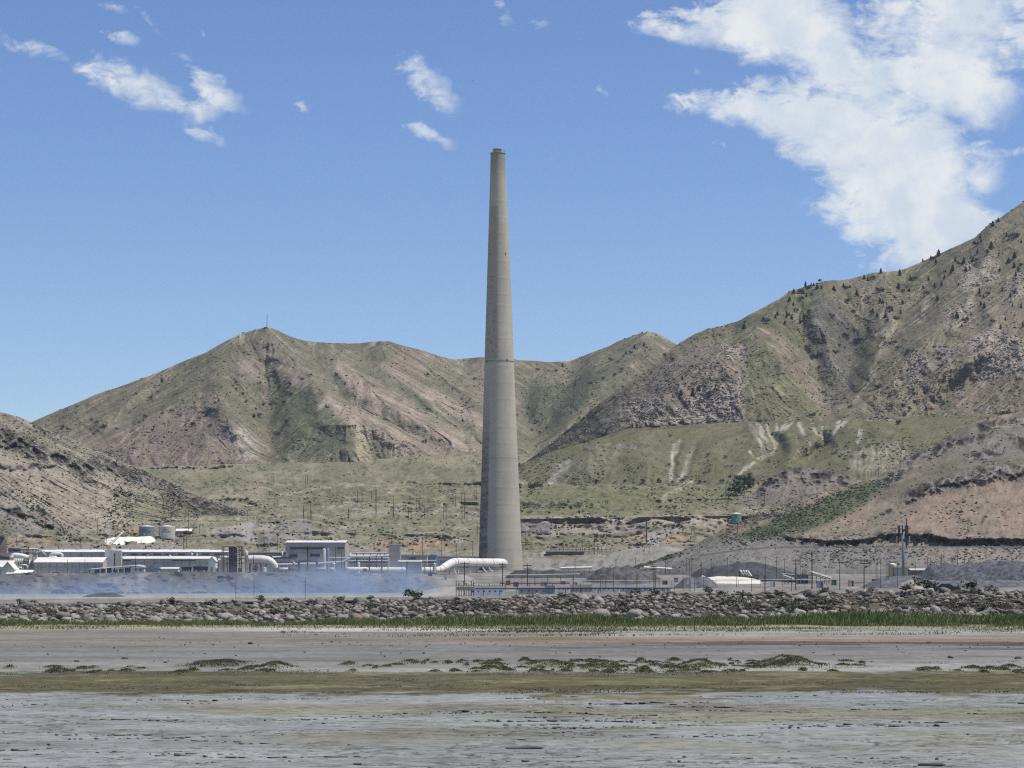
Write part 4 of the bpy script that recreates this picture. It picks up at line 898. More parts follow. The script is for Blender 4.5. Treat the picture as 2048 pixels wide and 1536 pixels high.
# ================================================================== the smelter stack
ST_Y = 1950.0
def stack():
    base = at(1001.3, 1141, ST_Y); base.z -= 4
    root = empty('smokestack', base)
    tag(root, 'very tall tapering grey concrete smokestack standing behind the white duct', 'smokestack')
    prof = [(306, 14.3), (318, 14.6), (433, 18.8), (596, 25.0), (726, 29.4), (918, 36.0), (1061, 41.4), (1120, 43.4), (1141, 44.0), (1160, 44.6)]
    cen = [(306, 995.6), (433, 996.8), (596, 998), (726, 998.4), (918, 999.7), (1061, 1000.4), (1160, 1001.5)]
    rows = np.linspace(1160, 306, 340); n = 132
    rad = np.interp(rows, *zip(*prof)) * ST_Y / F; cx = (np.interp(rows, *zip(*cen)) - CX) / F * ST_Y; z = CH + (HY - rows) / F * ST_Y
    th = np.linspace(0, 2 * np.pi, n + 1); TH, RO = np.meshgrid(th, rows); RA = rad[:, None]
    # cast rings and the thin raised pour joints
    RA = RA + 0.10 * (np.abs(((RO + 3) % 11.0) - 5.5) > 5.1)
    P = np.stack([cx[:, None] + RA * np.cos(TH), ST_Y + RA * np.sin(TH), z[:, None] + 0 * TH], -1)
    fx = np.cos(TH); front = np.sin(TH) < 0.25                      # fx: -1 left rim ... +1 right rim seen from the shore
    C = np.zeros(P.shape); C[...] = (.42, .395, .325)
    u, v = TH * 60, RO
    blend(C, (.335, .322, .275), sstep(fbm(u, v * .25, 26, 5, 300, .6), -.15, .4) * .55)           # vertical weather streaks
    blend(C, (.47, .445, .375), sstep(fbm(u * .3, v, 22, 5, 302, .6), .0, .5) * .45)                 # pour bands
    C *= (1 + .05 * vnoise(u * 0, v / 1.6, 303) - .03 + .025 * fbm(u, v, 9, 3, 305))[..., None]
    blend(C, (.30, .285, .235), (1 - sstep(RO, 306, 420)) * .55)                                  # older grime near the top
    blend(C, (.16, .15, .125), np.clip((1 - sstep(RO, 310, 350 + 30 * vnoise(u / 4, v * 0, 306))) * .5, 0, 1))
    # differently patched strip left of the sharp vertical joint
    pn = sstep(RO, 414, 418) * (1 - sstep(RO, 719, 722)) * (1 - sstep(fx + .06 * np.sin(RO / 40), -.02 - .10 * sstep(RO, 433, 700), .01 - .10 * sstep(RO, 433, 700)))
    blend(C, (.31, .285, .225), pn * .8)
    blend(C, (.10, .095, .08), np.clip(pn * sstep(vnoise(u / 9, v / 3.2, 310), .80, .9) * sstep(RO, 520, 600), 0, 1) * .7)
    lowp = sstep(RO, 720, 724)
    blend(C, (.36, .345, .29), lowp * (1 - sstep(fx, -.4, -.1)) * .5)
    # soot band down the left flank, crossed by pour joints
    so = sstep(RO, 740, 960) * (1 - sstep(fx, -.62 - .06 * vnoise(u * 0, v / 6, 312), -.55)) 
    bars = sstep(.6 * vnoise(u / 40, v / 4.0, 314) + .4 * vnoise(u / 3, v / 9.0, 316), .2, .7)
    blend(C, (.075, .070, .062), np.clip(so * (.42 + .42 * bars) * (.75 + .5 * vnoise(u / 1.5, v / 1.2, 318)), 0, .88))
    blend(C, (.13, .122, .105), (1 - sstep(np.abs(RO - 724), .6, 1.6)) * .7); blend(C, (.17, .16, .135), (1 - sstep(np.abs(RO - 918), .5, 1.4)) * .5)
    blend(C, (.17, .16, .135), (1 - sstep(np.abs(RO - 556), .4, 1.2)) * .6 * (fx < 0))
    C *= np.array([1.10, 1.06, .995])
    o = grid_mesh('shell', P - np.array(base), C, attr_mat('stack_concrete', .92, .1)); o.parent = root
    tz = lambda py: CH + (HY - py) / F * ST_Y
    cxt = (995.6 - CX) / F * ST_Y; k = ST_Y / F
    q = MB(); q.lathe((cxt, ST_Y, tz(309)), [(14.2 * k, 0), (15.0 * k, .2), (15.0 * k, 1.1), (14.2 * k, 1.3), (9.0 * k, 1.3)], 64, False); q.build('crown_ring', mat('old_concrete', (.21, .20, .17)), root, True)
    q = MB(); q.lathe((cxt - .4, ST_Y, tz(308)), [(8.2 * k, 0), (8.2 * k, 3.6), (8.6 * k, 3.7), (8.6 * k, 4.3), (7.4 * k, 4.3), (7.4 * k, 1.0)], 40, False); ln_ = q.build('flue_liner', mat('liner_steel', (.30, .30, .29), .6), root, True)
    q = MB(); q.lathe((cxt - .4, ST_Y, tz(308)), [(8.64 * k, 3.55), (8.75 * k, 3.6), (8.75 * k, 4.1), (8.64 * k, 4.15)], 40, False); q.build('liner_lip', mat('dark_steel', (.06, .06, .065), .6), ln_)
    q = MB()
    for i in range(10):
        t = i * .63; q.bar((cxt + 13.5 * k * math.cos(t), ST_Y + 13.5 * k * math.sin(t), tz(308)), (cxt + 13.5 * k * math.cos(t), ST_Y + 13.5 * k * math.sin(t), tz(308) + (2.2 if i % 3 else 3.4)), .09)
    q.build('lightning_rods', MATS['dark_steel'], root)
    def port(px, py, wpx, hpx):
        Rr = float(np.interp(py, *zip(*prof))) * k; c0 = (float(np.interp(py, *zip(*cen))) - CX) * k; x = (px - CX) * k
        s_ = max(-.98, min(.98, (x - c0) / Rr)); yv = ST_Y - Rr * math.sqrt(1 - s_ * s_)
        q = MB(); q.box(x - wpx * k / 2, x + wpx * k / 2, yv - .5, yv + 1.2, tz(py + hpx / 2), tz(py - hpx / 2)); q.build('port', MATS['dark_steel'], root)
    for a_ in ((1011, 510, 1.6, 3.5), (980.5, 510, 1.4, 2.6), (1014.6, 722.5, 2.0, 3.0), (974, 724.5, 2.0, 4.0)): port(*a_)
    for py in (724.5,):
        Rr = float(np.interp(py, *zip(*prof))) * k; c0 = (float(np.interp(py, *zip(*cen))) - CX) * k
        q = MB(); q.lathe((c0, ST_Y, tz(py)), [(Rr, -.15), (Rr + .15, 0), (Rr + .15, .3), (Rr, .55)], 96, False); q.build('ring_band', mat('band_concrete', (.20, .19, .165)), root, True)
stack()

# ================================================================== trees and shrubs on the slopes
def leafy(seed, n, blobs, size, flat=1.0):
    """leaf-clump triangles spread through a lumpy crown of unit height"""
    r = np.random.default_rng(seed); V = []; Fc = []
    for i in range(n):
        (bx, by, bz, br) = blobs[r.integers(0, len(blobs))]
        d = r.normal(size=3); d /= np.linalg.norm(d); rr = br * (.45 + .55 * r.random() ** .4); c = np.array([bx, by, bz]) + d * rr * np.array([1, 1, flat])
        c[2] = max(c[2], .04)
        for _ in range(1):
            o = len(V); a_ = r.normal(size=3); a_ /= np.linalg.norm(a_); b_ = np.cross(a_, r.normal(size=3)); b_ /= np.linalg.norm(b_); s_ = size * (.6 + .9 * r.random())
            V += [c + a_ * s_, c - a_ * s_ * .6 + b_ * s_, c - a_ * s_ * .6 - b_ * s_]; Fc.append((o, o + 1, o + 2))
    return V, Fc
M_BARK = mat('bark', (.07, .055, .04))
LEAF = {'dark': mat('juniper_leaf', (.024, .034, .026), .8, .35, .8), 'green': mat('broad_leaf', (.050, .070, .036), .8, .35, .8), 'olive': mat('olive_leaf', (.150, .165, .125), .8, .3, .8), 'sage': mat('sage_leaf', (.135, .132, .098), .85, .3, 1.5)}
def bush_mesh(kind, seed, tall=False):
    r = np.random.default_rng(seed); bl = []
    for i in range(7): bl.append((r.normal(0, .24), r.normal(0, .24), .35 + .3 * r.random(), .2 + .14 * r.random()))
    q = MB(); V, Fc = leafy(seed, 170, bl, .075, .9); q.add(V, Fc)
    return q.mesh('%s_bush' % kind, [LEAF[kind], M_BARK])
def conifer_mesh(seed):
    r = np.random.default_rng(seed); q = MB(); V = []; Fc = []
    for i in range(150):
        t = r.random() ** .8; z = .08 + .9 * t; R_ = .27 * (1 - t) ** .8 * (.55 + .5 * r.random()) + .01; a_ = r.random() * 6.283; c = np.array([R_ * math.cos(a_), R_ * math.sin(a_), z]); o = len(V); s_ = .09 * (1 - .5 * t)
        out = np.array([math.cos(a_), math.sin(a_), -.5]); sd_ = np.array([-math.sin(a_), math.cos(a_), r.normal(0, .3)])
        V += [c + out * s_, c - out * s_ * .6 + sd_ * s_, c - out * s_ * .6 - sd_ * s_]; Fc.append((o, o + 1, o + 2))
    q.add(V, Fc); q.lathe((0, 0, 0), [(.03, -.15), (.03, .1), (.17, .1), (.13, .4), (.05, .8), (.0, .98)], 7, False)
    return q.mesh('conifer', [LEAF['dark'], M_BARK])
CON = [conifer_mesh(i) for i in range(4)]; BU = {k: [bush_mesh(k, 40 + i) for i in range(3)] for k in LEAF}
def plant(px, py, hpx, kind, label, cat, group, wide=1.0, name=None, Y=None, px0_=None):
    D = Y or ground_at(px, py)
    if D is None: return None
    p = at(px, py, D); h = hpx / F * D
    me = (CON if kind == 'conifer' else BU[kind])[random.randrange(4 if kind == 'conifer' else 3)]
    o = link_mesh(name or ('conifer_tree' if kind == 'conifer' else 'bush'), me, None, p - Vector((0, 0, .03 * h))); o.scale = (h * wide, h * wide, h); o.rotation_euler[2] = random.random() * 6.28
    sz = 'tiny' if hpx < 6.5 else 'small' if hpx < 9 else 'middling' if hpx < 12 else 'tall'; label = label.replace('small ', '', 1) if label.startswith('small ') else label
    part_ = '' if px0_ is None else px0_
    return tag(o, sz + ' ' + label + part_, cat, sz + ' ' + group + part_)
# conifers on the right mountain, read off the photograph (crop coordinates -> photo px)
cf = [(757,510),(667,537),(703,532),(717,532),(683,552),(740,548),(768,548),(593,578),(635,580),(650,578),(672,600),(590,655),(606,695),(580,740),(537,768),(548,730),(639,620),(705,590),(565,630),(1037,487),(1090,490),(1143,450),(1262,463),(1330,495),(1357,492),(1443,493),(1408,380),(1458,360),(1475,365),(1490,388),(1508,338),(1545,487),(1550,447),(1585,455),(1597,435),(1613,377),(1647,402),(1667,392),(1712,358),(1725,380),(1750,380),(1753,330),(1777,255),(1770,228),(1750,275),(1850,155),(1885,127),(1937,220),(1982,230),(2030,258),(1950,385),(1985,415),(2030,405),(1895,437),(1988,355),(1255,548),(1282,570),(1322,565),(1282,645),(1500,625),(1138,572),(1158,560),(1137,637),(1155,640),(1195,690),(1215,690),(1090,703),(1170,730),(1247,745),(1635,530),(1525,530),(1483,540),(1850,767),(1775,650),(1797,670),(1790,603),(1820,590),(1765,580),(1623,735),(1655,790),(1678,760),(1910,565),(2030,670),(1975,660),(930,548),(948,543),(907,537),(846,560),(415,770),(400,745),(475,735),(488,715),(280,770),(278,805),(655,725),(660,735),(688,700),(1267,705),(1200,695),(1410,545),(1430,590),(1705,430),(1680,440),(1840,290),(1820,330),(2010,440),(1995,470),(1960,600),(1985,580),(1930,750),(1900,800),(2040,790),(1510,1000),(1120,730),(990,590),(1060,500)]
for i, (cx_, cy_) in enumerate(cf):
    px, py = 1400 + cx_ / 3.16, 400 + cy_ / 3.16 + 4; big = 7.5 + 6.5 * random.random() ** 1.3
    zn_ = 'along the skyline of the big mountain' if py < 640 - (px - 1480) * .32 else ('in the rocky upper right of the big mountain' if px > 1880 else 'on the upper middle of the big mountain')
    plant(px, py, big, 'conifer' if i % 4 else 'dark', 'small dark %s %s' % ('conifer' if i % 4 else 'round juniper', zn_), 'tree', 'dark %s %s' % ('conifers' if i % 4 else 'round junipers', zn_), random.uniform(.95, 1.7), 'conifer_tree' if i % 4 else 'juniper_tree')
for (px, py, h) in [(1265, 856, 9), (1274, 856, 9.5), (1280, 856, 6), (1292, 853, 10), (1301, 853, 9), (1320, 853, 8)]:
    plant(px, py, h, 'conifer', 'dark conifer in the short row on the terrace edge below the rocky spur', 'tree', 'conifer row on the terrace', 1.2)
for (px, py, h) in [(1362, 790, 12), (1385, 793, 15), (1398, 782, 12), (1418, 790, 10)]:
    plant(px, py, h, 'conifer', 'dark rounded juniper above the rubble on the spur left of the green face', 'tree', 'junipers on the rocky spur', 1.5)
bm_ = [(948,470),(923,537),(797,545),(1125,731),(1222,640),(849,684),(947,661),(1003,650),(890,757),(1128,730),(1163,694),(1090,765),(1597,425),(1520,485),(1540,609),(1380,520),(1420,545),(1436,590),(1487,683),(1520,675),(1676,710),(1915,627),(1970,432),(1938,352),(1815,440),(1710,207),(880,575),(815,716),(682,752),(535,700),(565,720),(610,740),(450,622),(400,760),(368,745),(1230,735),(1378,800),(1585,610),(1500,635),(1660,600),(1690,495)]
for (cx_, cy_) in bm_:
    plant(cx_ / 2.926, 600 + cy_ / 2.926 + 3, 6 + 5 * random.random(), random.choice(['dark', 'dark', 'green']), 'lone dark juniper dot on the slope under the mast peak', 'tree', 'junipers under the mast peak', 1.1, 'juniper_tree')
for (px, py) in [(674, 752), (716, 768), (690, 770), (652, 815), (856, 822), (925, 842), (846, 885), (852, 885), (879, 885), (743, 902), (862, 745), (854, 752), (905, 780), (926, 843), (950, 760), (1035, 832), (1064, 862), (1079, 866), (1093, 858), (1192, 828), (1184, 790), (1206, 760), (1228, 752), (1220, 722), (1237, 726), (1245, 714), (1252, 709), (1263, 708), (1269, 697), (1288, 692), (1290, 703), (1268, 697), (1243, 742), (1303, 748), (1328, 713), (1345, 722), (1357, 732), (1390, 715), (1383, 737), (1365, 760), (1075, 742), (1113, 744), (1125, 735), (1136, 745), (1160, 760), (1150, 772), (1180, 770)]:
    plant(px, py, 5 + 5 * random.random(), random.choice(['conifer', 'dark']), 'small dark tree on the folded slopes either side of the stack', 'tree', 'dark trees on the folded slopes', 1.1, 'juniper_tree')
for (cx_, cy_) in [(860,965),(750,1060),(735,990),(715,990),(683,945),(985,890),(1010,890),(885,915),(915,860),(838,733),(935,640),(970,705),(1073,835),(1155,880),(1200,905),(1230,900),(1245,935),(1310,960),(1180,760),(1340,1200),(1350,1225),(1120,1185),(1200,1310),(1280,1300),(1330,1320),(1360,1275),(1380,1275),(1430,1320),(1465,1320),(1090,1300),(945,1310),(1680,1080),(1740,1140),(1610,1155),(1645,1180),(1515,1050),(1000,1105),(1060,1140),(1120,1180)]:
    plant(1400 + cx_ / 3.16, 400 + cy_ / 3.16 + 3, 7 + 5 * random.random(), random.choice(['dark', 'green']), 'round dark bush around the V-shaped gully of the big mountain', 'bush', 'bushes around the V gully', 1.3)
for (px, py, h, k) in [(1787, 790, 12, 'olive'), (1648, 790, 12, 'olive'), (1650, 805, 9, 'olive'), (1623, 835, 13, 'green'), (1795, 850, 14, 'green'), (1810, 832, 13, 'olive'), (1485, 985, 42, 'green'), (1470, 990, 30, 'green'), (1498, 975, 30, 'green')]:
    plant(px, py, h, k, {12: 'pale olive bush in the mouth of the gully', 9: 'pale olive bush in the mouth of the gully', 13: 'bushy tree on the terrace by the gully mouth', 14: 'bushy tree on the right end of the terrace'}.get(h, 'big green broadleaf tree left of the rocky knoll'), 'tree', 'broadleaf trees on the terrace' if h < 20 else 'green trees left of the knoll', 1.2)
# silvery olives in rows on the valley floor
rows_ = [(1042, 1132, 1014, 10, 'olive', 'silvery olive bush in the row just right of the stack'), (1128, 1168, 1016, 14, 'olive', 'silvery olive bush in the second clump right of the stack'), (1185, 1192, 1014, 8, 'olive', 'single silvery bush in the meadow right of the stack'),
         (1042, 1085, 980, 16, 'green', 'dark green bush under the terrace beside the stack'), (1490, 1572, 1036, 13, 'olive', 'silvery bush behind the small green tank'), (300, 465, 939, 8, 'dark', 'dark bush in the hedge line at the foot of the mast peak'),
         (440, 495, 1004, 10, 'green', 'bush below the tip of the bare left hill'), (505, 522, 1012, 12, 'green', 'dark bush standing alone in the valley left of the stack'), (875, 912, 1080, 8, 'dark', 'dark bush on the ochre ground left of the stack'), (1355, 1385, 1012 + 36, 12, 'green', 'dark bush beside the lattice tower'), (1200, 1440, 966, 9, 'dark', 'dark bush at the foot of the terrace slope')]
for (x0, x1, py, h, k, lab) in rows_:
    step = max(6, h * 1.0 if k != 'dark' else 24 if x1 - x0 > 200 else h)
    for px in np.arange(x0, x1 + 1, step): plant(px + random.uniform(-.35, .35) * step, py + random.uniform(-1.5, 1.5), h * random.uniform(.5, 1.25), k, lab, 'bush', lab.replace('bush', 'bushes', 1), 1.25)
for i in range(26):
    px = random.uniform(1330, 1800); py = 850 + random.random() * 95
    plant(px, py, random.uniform(5, 9), 'olive', 'small pale bush scattered on the terrace slope', 'bush', 'pale bushes on the terrace slope', 1.2)

# countless sage and low shrubs: one mass per slope
def shrub_mass(L, name, n, size, dens, label, cols, seed, aspect=.8):
    r = np.random.default_rng(seed); R_, K_ = L.D.shape
    w_ = np.clip(dens, 0, None) * np.ones_like(L.D); vis = np.zeros_like(w_); vis[:, :] = (L.cols > -60) & (L.cols < 2110); w_ = (w_ * vis).ravel(); w_ /= w_.sum()
    id_ = r.choice(R_ * K_, n, p=w_); i, j = np.unravel_index(id_, (R_, K_)); P = L.P()[i, j]
    i2 = np.clip(i + 1, 0, R_ - 1); t = r.random((n, 1)); P = P * (1 - t) + L.P()[i2, j] * t; P[:, 0] += r.normal(0, .4, n)
    s_ = size * (.5 + r.random(n) ** 2 * 1.6)
    oct_ = np.array([(1, 0, .3), (.3, .95, .25), (-.8, .6, .3), (-.8, -.6, .25), (.3, -.95, .3), (.1, .05, 1.0), (0, 0, -.3)]); f_ = np.array([(0, 1, 5), (1, 2, 5), (2, 3, 5), (3, 4, 5), (4, 0, 5), (1, 0, 6), (2, 1, 6), (3, 2, 6), (4, 3, 6), (0, 4, 6)])
    V = oct_[None] * (1 + .35 * r.normal(size=(n, 7, 1))) * s_[:, None, None] * np.array([1, 1, aspect]); a_ = r.random(n) * 6.28; ca, sa_ = np.cos(a_)[:, None], np.sin(a_)[:, None]
    V = np.stack([V[..., 0] * ca - V[..., 1] * sa_, V[..., 0] * sa_ + V[..., 1] * ca, V[..., 2]], -1) + P[:, None]
    Fc = (f_[None] + (np.arange(n) * 7)[:, None, None]).reshape(-1, 3)
    c = np.array(cols)[r.integers(0, len(cols), n)] * (.7 + .6 * r.random((n, 1)))
    stuff_mesh(name, V.reshape(-1, 3), Fc, M_SHR, label, 'shrubs', np.repeat(c, 7, 0))
M_SHR = attr_mat('shrub_leaf', .9, .1)
SG = [(.070, .082, .056), (.090, .096, .066), (.058, .068, .048), (.105, .105, .075)]
dB = sstep(fbm(B.PX, B.PY, 70, 4, 401), -.1, .5) + .12 + 1.2 * polymask(B.wx, B.wy, [(1042, 770), (1180, 745), (1230, 720), (1170, 810), (1070, 880)], 20)
shrub_mass(B, 'mountain_scrub', 4600, 1.15, dB, 'low dark scrub dotted over the far mountain', SG, 411)
dR = sstep(fbm(Rm.PX, Rm.PY, 60, 4, 402), -.1, .5) + .15
shrub_mass(Rm, 'slope_scrub', 5600, 1.0, dR * (1 - .7 * polymask(Rm.PX, Rm.PY, [(1498, 688), (1528, 684), (1640, 818), (1490, 850)], 7)), 'low dark scrub dotted over the big right mountain', SG, 412)
shrub_mass(T, 'terrace_scrub', 2500, .9, sstep(fbm(T.PX, T.PY, 40, 4, 403), .0, .4) + .08, 'low scrub on the terrace slope', SG + [(.16, .17, .13)], 413)
dV = sstep(fbm(Vf.PX, Vf.PY * 3, 60, 4, 404), -.1, .4) + .1
shrub_mass(Vf, 'valley_sage', 8500, .85, dV * sstep(Vf.D, 2010, 2060), 'grey green sagebrush over the valley floor', SG + [(.12, .125, .09)], 414)
shrub_mass(Lh, 'hill_scrub', 3000, .7, sstep(fbm(Lh.PX, Lh.PY, 50, 4, 405), .0, .4) + .1, 'sparse scrub on the bare left hill', SG, 415)
dN = (sstep(fbm(N.PX, N.PY, 60, 4, 406), .1, .4) * .6 + .06 + 1.6 * polymask(N.wx, N.wy, [(1480, 1090), (1560, 1040), (1700, 975), (1790, 952), (1720, 1018), (1575, 1070)], 9)) * sstep(N.v, .0, .02)
shrub_mass(N, 'right_slope_scrub', 4800, .7, dN, 'green and grey scrub on the near right slope', SG + [(.075, .105, .042), (.08, .11, .045), (.06, .09, .035)], 416)
# loose stones on the slopes
STN = [(.30, .26, .22), (.22, .20, .175), (.40, .37, .32), (.14, .13, .12)]
shrub_mass(Rm, 'mountain_stones', 5200, 1.1, .05 + 2.2 * rk_R, 'broken stones lying over the big right mountain', STN, 421, .6) if 'rk_R' in globals() else None
shrub_mass(Lh, 'hill_stones', 2600, .8, .25 + 3 * sstep(Lh.v, .45, .95), 'dark and pale stones on the bare left hill', STN, 422, .6)
shrub_mass(N, 'slope_stones', 3600, .65, (.12 + 2.0 * polymask(N.PX, N.PY, [(1580, 1097), (2060, 1096), (2060, 1130), (1600, 1132)], 6) + 1.5 * rk_N), 'loose stones along the railway cut and cliffs', STN, 423, .6)
shrub_mass(K, 'knoll_stones', 900, .8, .3 + K.v * 0, 'pinkish rubble on the rocky knoll', STN, 424, .6)

# sage bushes among the riprap
def sage(px, t, hpx, kind='sage'):
    y = 313 + 26 * t; x = (px - CX) / F * y; z = -.2 + (float(crest_z(x)) - .25) * t ** .8; h = hpx / F * y
    o = link_mesh('sage_bush', BU[kind][random.randrange(3)], None, (x, y, z)); o.scale = (h * 1.5, h * 1.3, h); o.rotation_euler[2] = random.random() * 6.28
    lab = ('%s grey sagebrush rooted halfway up the rock bank, ' % ('low' if hpx < 12 else 'tall' if hpx > 15.5 else 'middling') if t < .8 else '%s sagebrush on the crest of the rock bank, ' % ('low' if hpx < 15 else 'tall')) + zone(px)
    tag(o, lab, 'bush', lab.replace('sagebrush', 'sagebrushes'))
for px in np.concatenate([np.random.default_rng(9).uniform(-40, 2090, 80), np.random.default_rng(10).uniform(700, 1000, 22), np.random.default_rng(12).uniform(1450, 2048, 36)]): sage(px, random.uniform(.3, .62), random.uniform(9, 18))
for px, h in [(345, 18), (420, 20), (525, 19), (575, 14), (680, 17), (825, 24), (835, 14), (740, 14), (915, 12), (1125, 16), (1310, 20), (1270, 18), (1420, 20), (1440, 16), (1490, 14), (1560, 15), (1480, 18), (1740, 15), (1815, 24), (1845, 32), (1858, 24), (1940, 24), (1955, 18), (1980, 20), (65, 14), (40, 12), (1650, 14), (1700, 12), (470, 10), (620, 12)]: sage(px, random.uniform(.9, .98), h, random.choice(['sage', 'green', 'sage']))

# ================================================================== the smelter works
def gz(px, Y, default=18.0):
    """ground height of the yard under a point"""
    j = int(np.clip(round((px - Yd.cols[0]) / (Yd.cols[1] - Yd.cols[0])), 0, len(Yd.cols) - 1))
    Z = CH + (HY - Yd.PY[:, j]) / F * Yd.D[:, j]
    return float(np.interp(Y, Yd.D[:, j], Z))
def X(px, Y): return (px - CX) / F * Y
def Z(py, Y): return CH + (HY - py) / F * Y
CREAM = mat('cream_cladding', (.50, .465, .385), .7, .10, .08, stain=.35); WHITE = mat('white_roofing', (.72, .69, .61), .6, .10, .08, stain=.25); GREYW = mat('grey_cladding', (.42, .385, .34), .7, .10, .08, stain=.35)
PALEW = mat('pale_cladding', (.48, .455, .40), .7, .10, .08, stain=.35); DKROOF = mat('dark_roofing', (.11, .105, .105), .8, .2, .1); STEEL = mat('weathered_steel', (.16, .15, .145), .6, .25, .4, stain=.3); DARK = MATS['dark_steel']
DUCT = mat('white_duct_paint', (.72, .69, .62), .5, .10, .15, stain=.35); RUST = mat('rust', (.17, .095, .06), .85, .3, .5); WOOD = mat('pole_wood', (.060, .048, .040), .9, .2, .5); GLAZE = mat('dark_louvre', (.075, .085, .10), .35); CONC = mat('yard_concrete', (.36, .35, .32), .9, .12, .3)
YEL = mat('tan_paint', (.52, .42, .22), .7, .1); GRNT = mat('green_tank_paint', (.17, .27, .22), .6, .1); BLUEG = mat('blue_grey_paint', (.22, .27, .33), .6, .1); TEAL = mat('teal_paint', (.20, .30, .28), .7, .1); BROWN = mat('brown_vessel', (.115, .10, .095), .85, .2, .1, stain=.4); GALV = mat('galvanised_steel', (.33, .34, .35), .5, .08, .2); REDP = mat('red_oxide_paint', (.30, .09, .06), .7)

def building(name, label, px0, px1, eave, bot, Y, depth, ridge=None, wall=CREAM, roof=WHITE, axis='x', over=.4, cat='building', bays=0, doors=(), strips=(), vents=0, band=None, own=False):
    x0, x1 = X(px0, Y), X(px1, Y); ze = Z(eave, Y); zb = Z(bot, Y) - 1.5 if own else min(Z(bot, Y), gz((px0 + px1) / 2, Y) - .2)
    root = empty(name, ((x0 + x1) / 2, Y, zb)); tag(root, label, cat)
    q = MB(); q.box(x0, x1, Y, Y + depth, zb, ze)
    if ridge is not None and axis == 'y':
        zr = Z(ridge, Y); xm = (x0 + x1) / 2; q.add([(x0, Y, ze), (x1, Y, ze), (xm, Y, zr), (x0, Y + depth, ze), (x1, Y + depth, ze), (xm, Y + depth, zr)], [(0, 1, 2), (4, 3, 5)])
    if ridge is not None and axis == 'x':
        zr = Z(ridge, Y + depth / 2); ym = Y + depth / 2; q.add([(x0, Y, ze), (x0, Y + depth, ze), (x0, ym, zr), (x1, Y, ze), (x1, Y + depth, ze), (x1, ym, zr)], [(1, 0, 2), (3, 4, 5)])
    wl = q.build('wall', wall, root)
    t = .35; q = MB()
    if ridge is None:
        q.box(x0 - over, x1 + over, Y - over, Y + depth + over, ze + .003, ze + .9)
    elif axis == 'x':
        for sgn in (0, 1):
            ya, yb = (Y - over, Y + depth / 2) if sgn == 0 else (Y + depth + over, Y + depth / 2)
            k = (zr - ze) * over / (depth / 2); q.add([(x0 - over, ya, ze - k + .02), (x1 + over, ya, ze - k + .02), (x1 + over, yb, zr + .02), (x0 - over, yb, zr + .02), (x0 - over, ya, ze - k + t), (x1 + over, ya, ze - k + t), (x1 + over, yb, zr + t), (x0 - over, yb, zr + t)],
                [(0, 3, 2, 1), (4, 5, 6, 7), (0, 1, 5, 4), (1, 2, 6, 5), (2, 3, 7, 6), (3, 0, 4, 7)])
    else:
        xm = (x0 + x1) / 2
        for xa in (x0 - over, x1 + over):
            k = (zr - ze) * over / abs(xm - x0); q.add([(xa, Y - over, ze - k + .02), (xm, Y - over, zr + .02), (xm, Y + depth + over, zr + .02), (xa, Y + depth + over, ze - k + .02), (xa, Y - over, ze - k + t), (xm, Y - over, zr + t), (xm, Y + depth + over, zr + t), (xa, Y + depth + over, ze - k + t)],
                [(0, 3, 2, 1), (4, 5, 6, 7), (0, 1, 5, 4), (1, 2, 6, 5), (2, 3, 7, 6), (3, 0, 4, 7)])
    rf = q.build('roof', roof, root)
    for i in range(bays + 1 if bays else 0):
        xx = x0 + (x1 - x0) * i / bays; q = MB(); q.box(xx - .18, xx + .18, Y - .12, Y + .1, zb, ze - .05); q.build('seam', mat('seam', (.30, .29, .27)), wl)
    if band:
        q = MB(); q.box(x0 + .3, x1 - .3, Y - .1, Y + .1, Z(band[1], Y), Z(band[0], Y)); q.build('band', mat('wall_band', (.30, .32, .34)), wl)
    for (a, b, c, d) in strips:
        q = MB(); q.box(X(a, Y), X(b, Y), Y - .25, Y + .3, Z(d, Y), Z(c, Y)); q.build('window_strip', GLAZE, wl)
    for (a, b, c) in doors:
        q = MB(); q.box(X(a, Y), X(b, Y), Y - .15, Y + .3, zb + .2, Z(c, Y)); q.build('door', mat('door_paint', (.24, .25, .27)), wl)
    for i in range(vents):
        xx = x0 + (x1 - x0) * (i + .5) / vents; yv = Y + depth / 2; zv = (zr if ridge is not None and axis == 'x' else ze) + .3
        q = MB(); q.bar((xx, yv, zv - .3), (xx, yv, zv + 1.0), .5, 8); q.bar((xx, yv, zv + 1.0), (xx, yv, zv + 1.35), .8, 8); q.build('roof_vent', GALV, rf)
    return root

# back row
building('storage_hall', 'very long low hall with pale roof strip behind the cream sheds', 78, 456, 1104.5, 1118, 1720, 34, 1100.5, GREYW, WHITE, vents=14, bays=18, strips=tuple((236 + i * 24, 250 + i * 24, 1107.5, 1110) for i in range(9)), doors=((110, 118, 1110), (160, 166, 1110)))
building('upper_gallery', 'thin dark-topped roof strip behind the long hall', 110, 420, 1101.5, 1106, 1790, 12, 1099.3, GREYW, PALEW, cat='building')
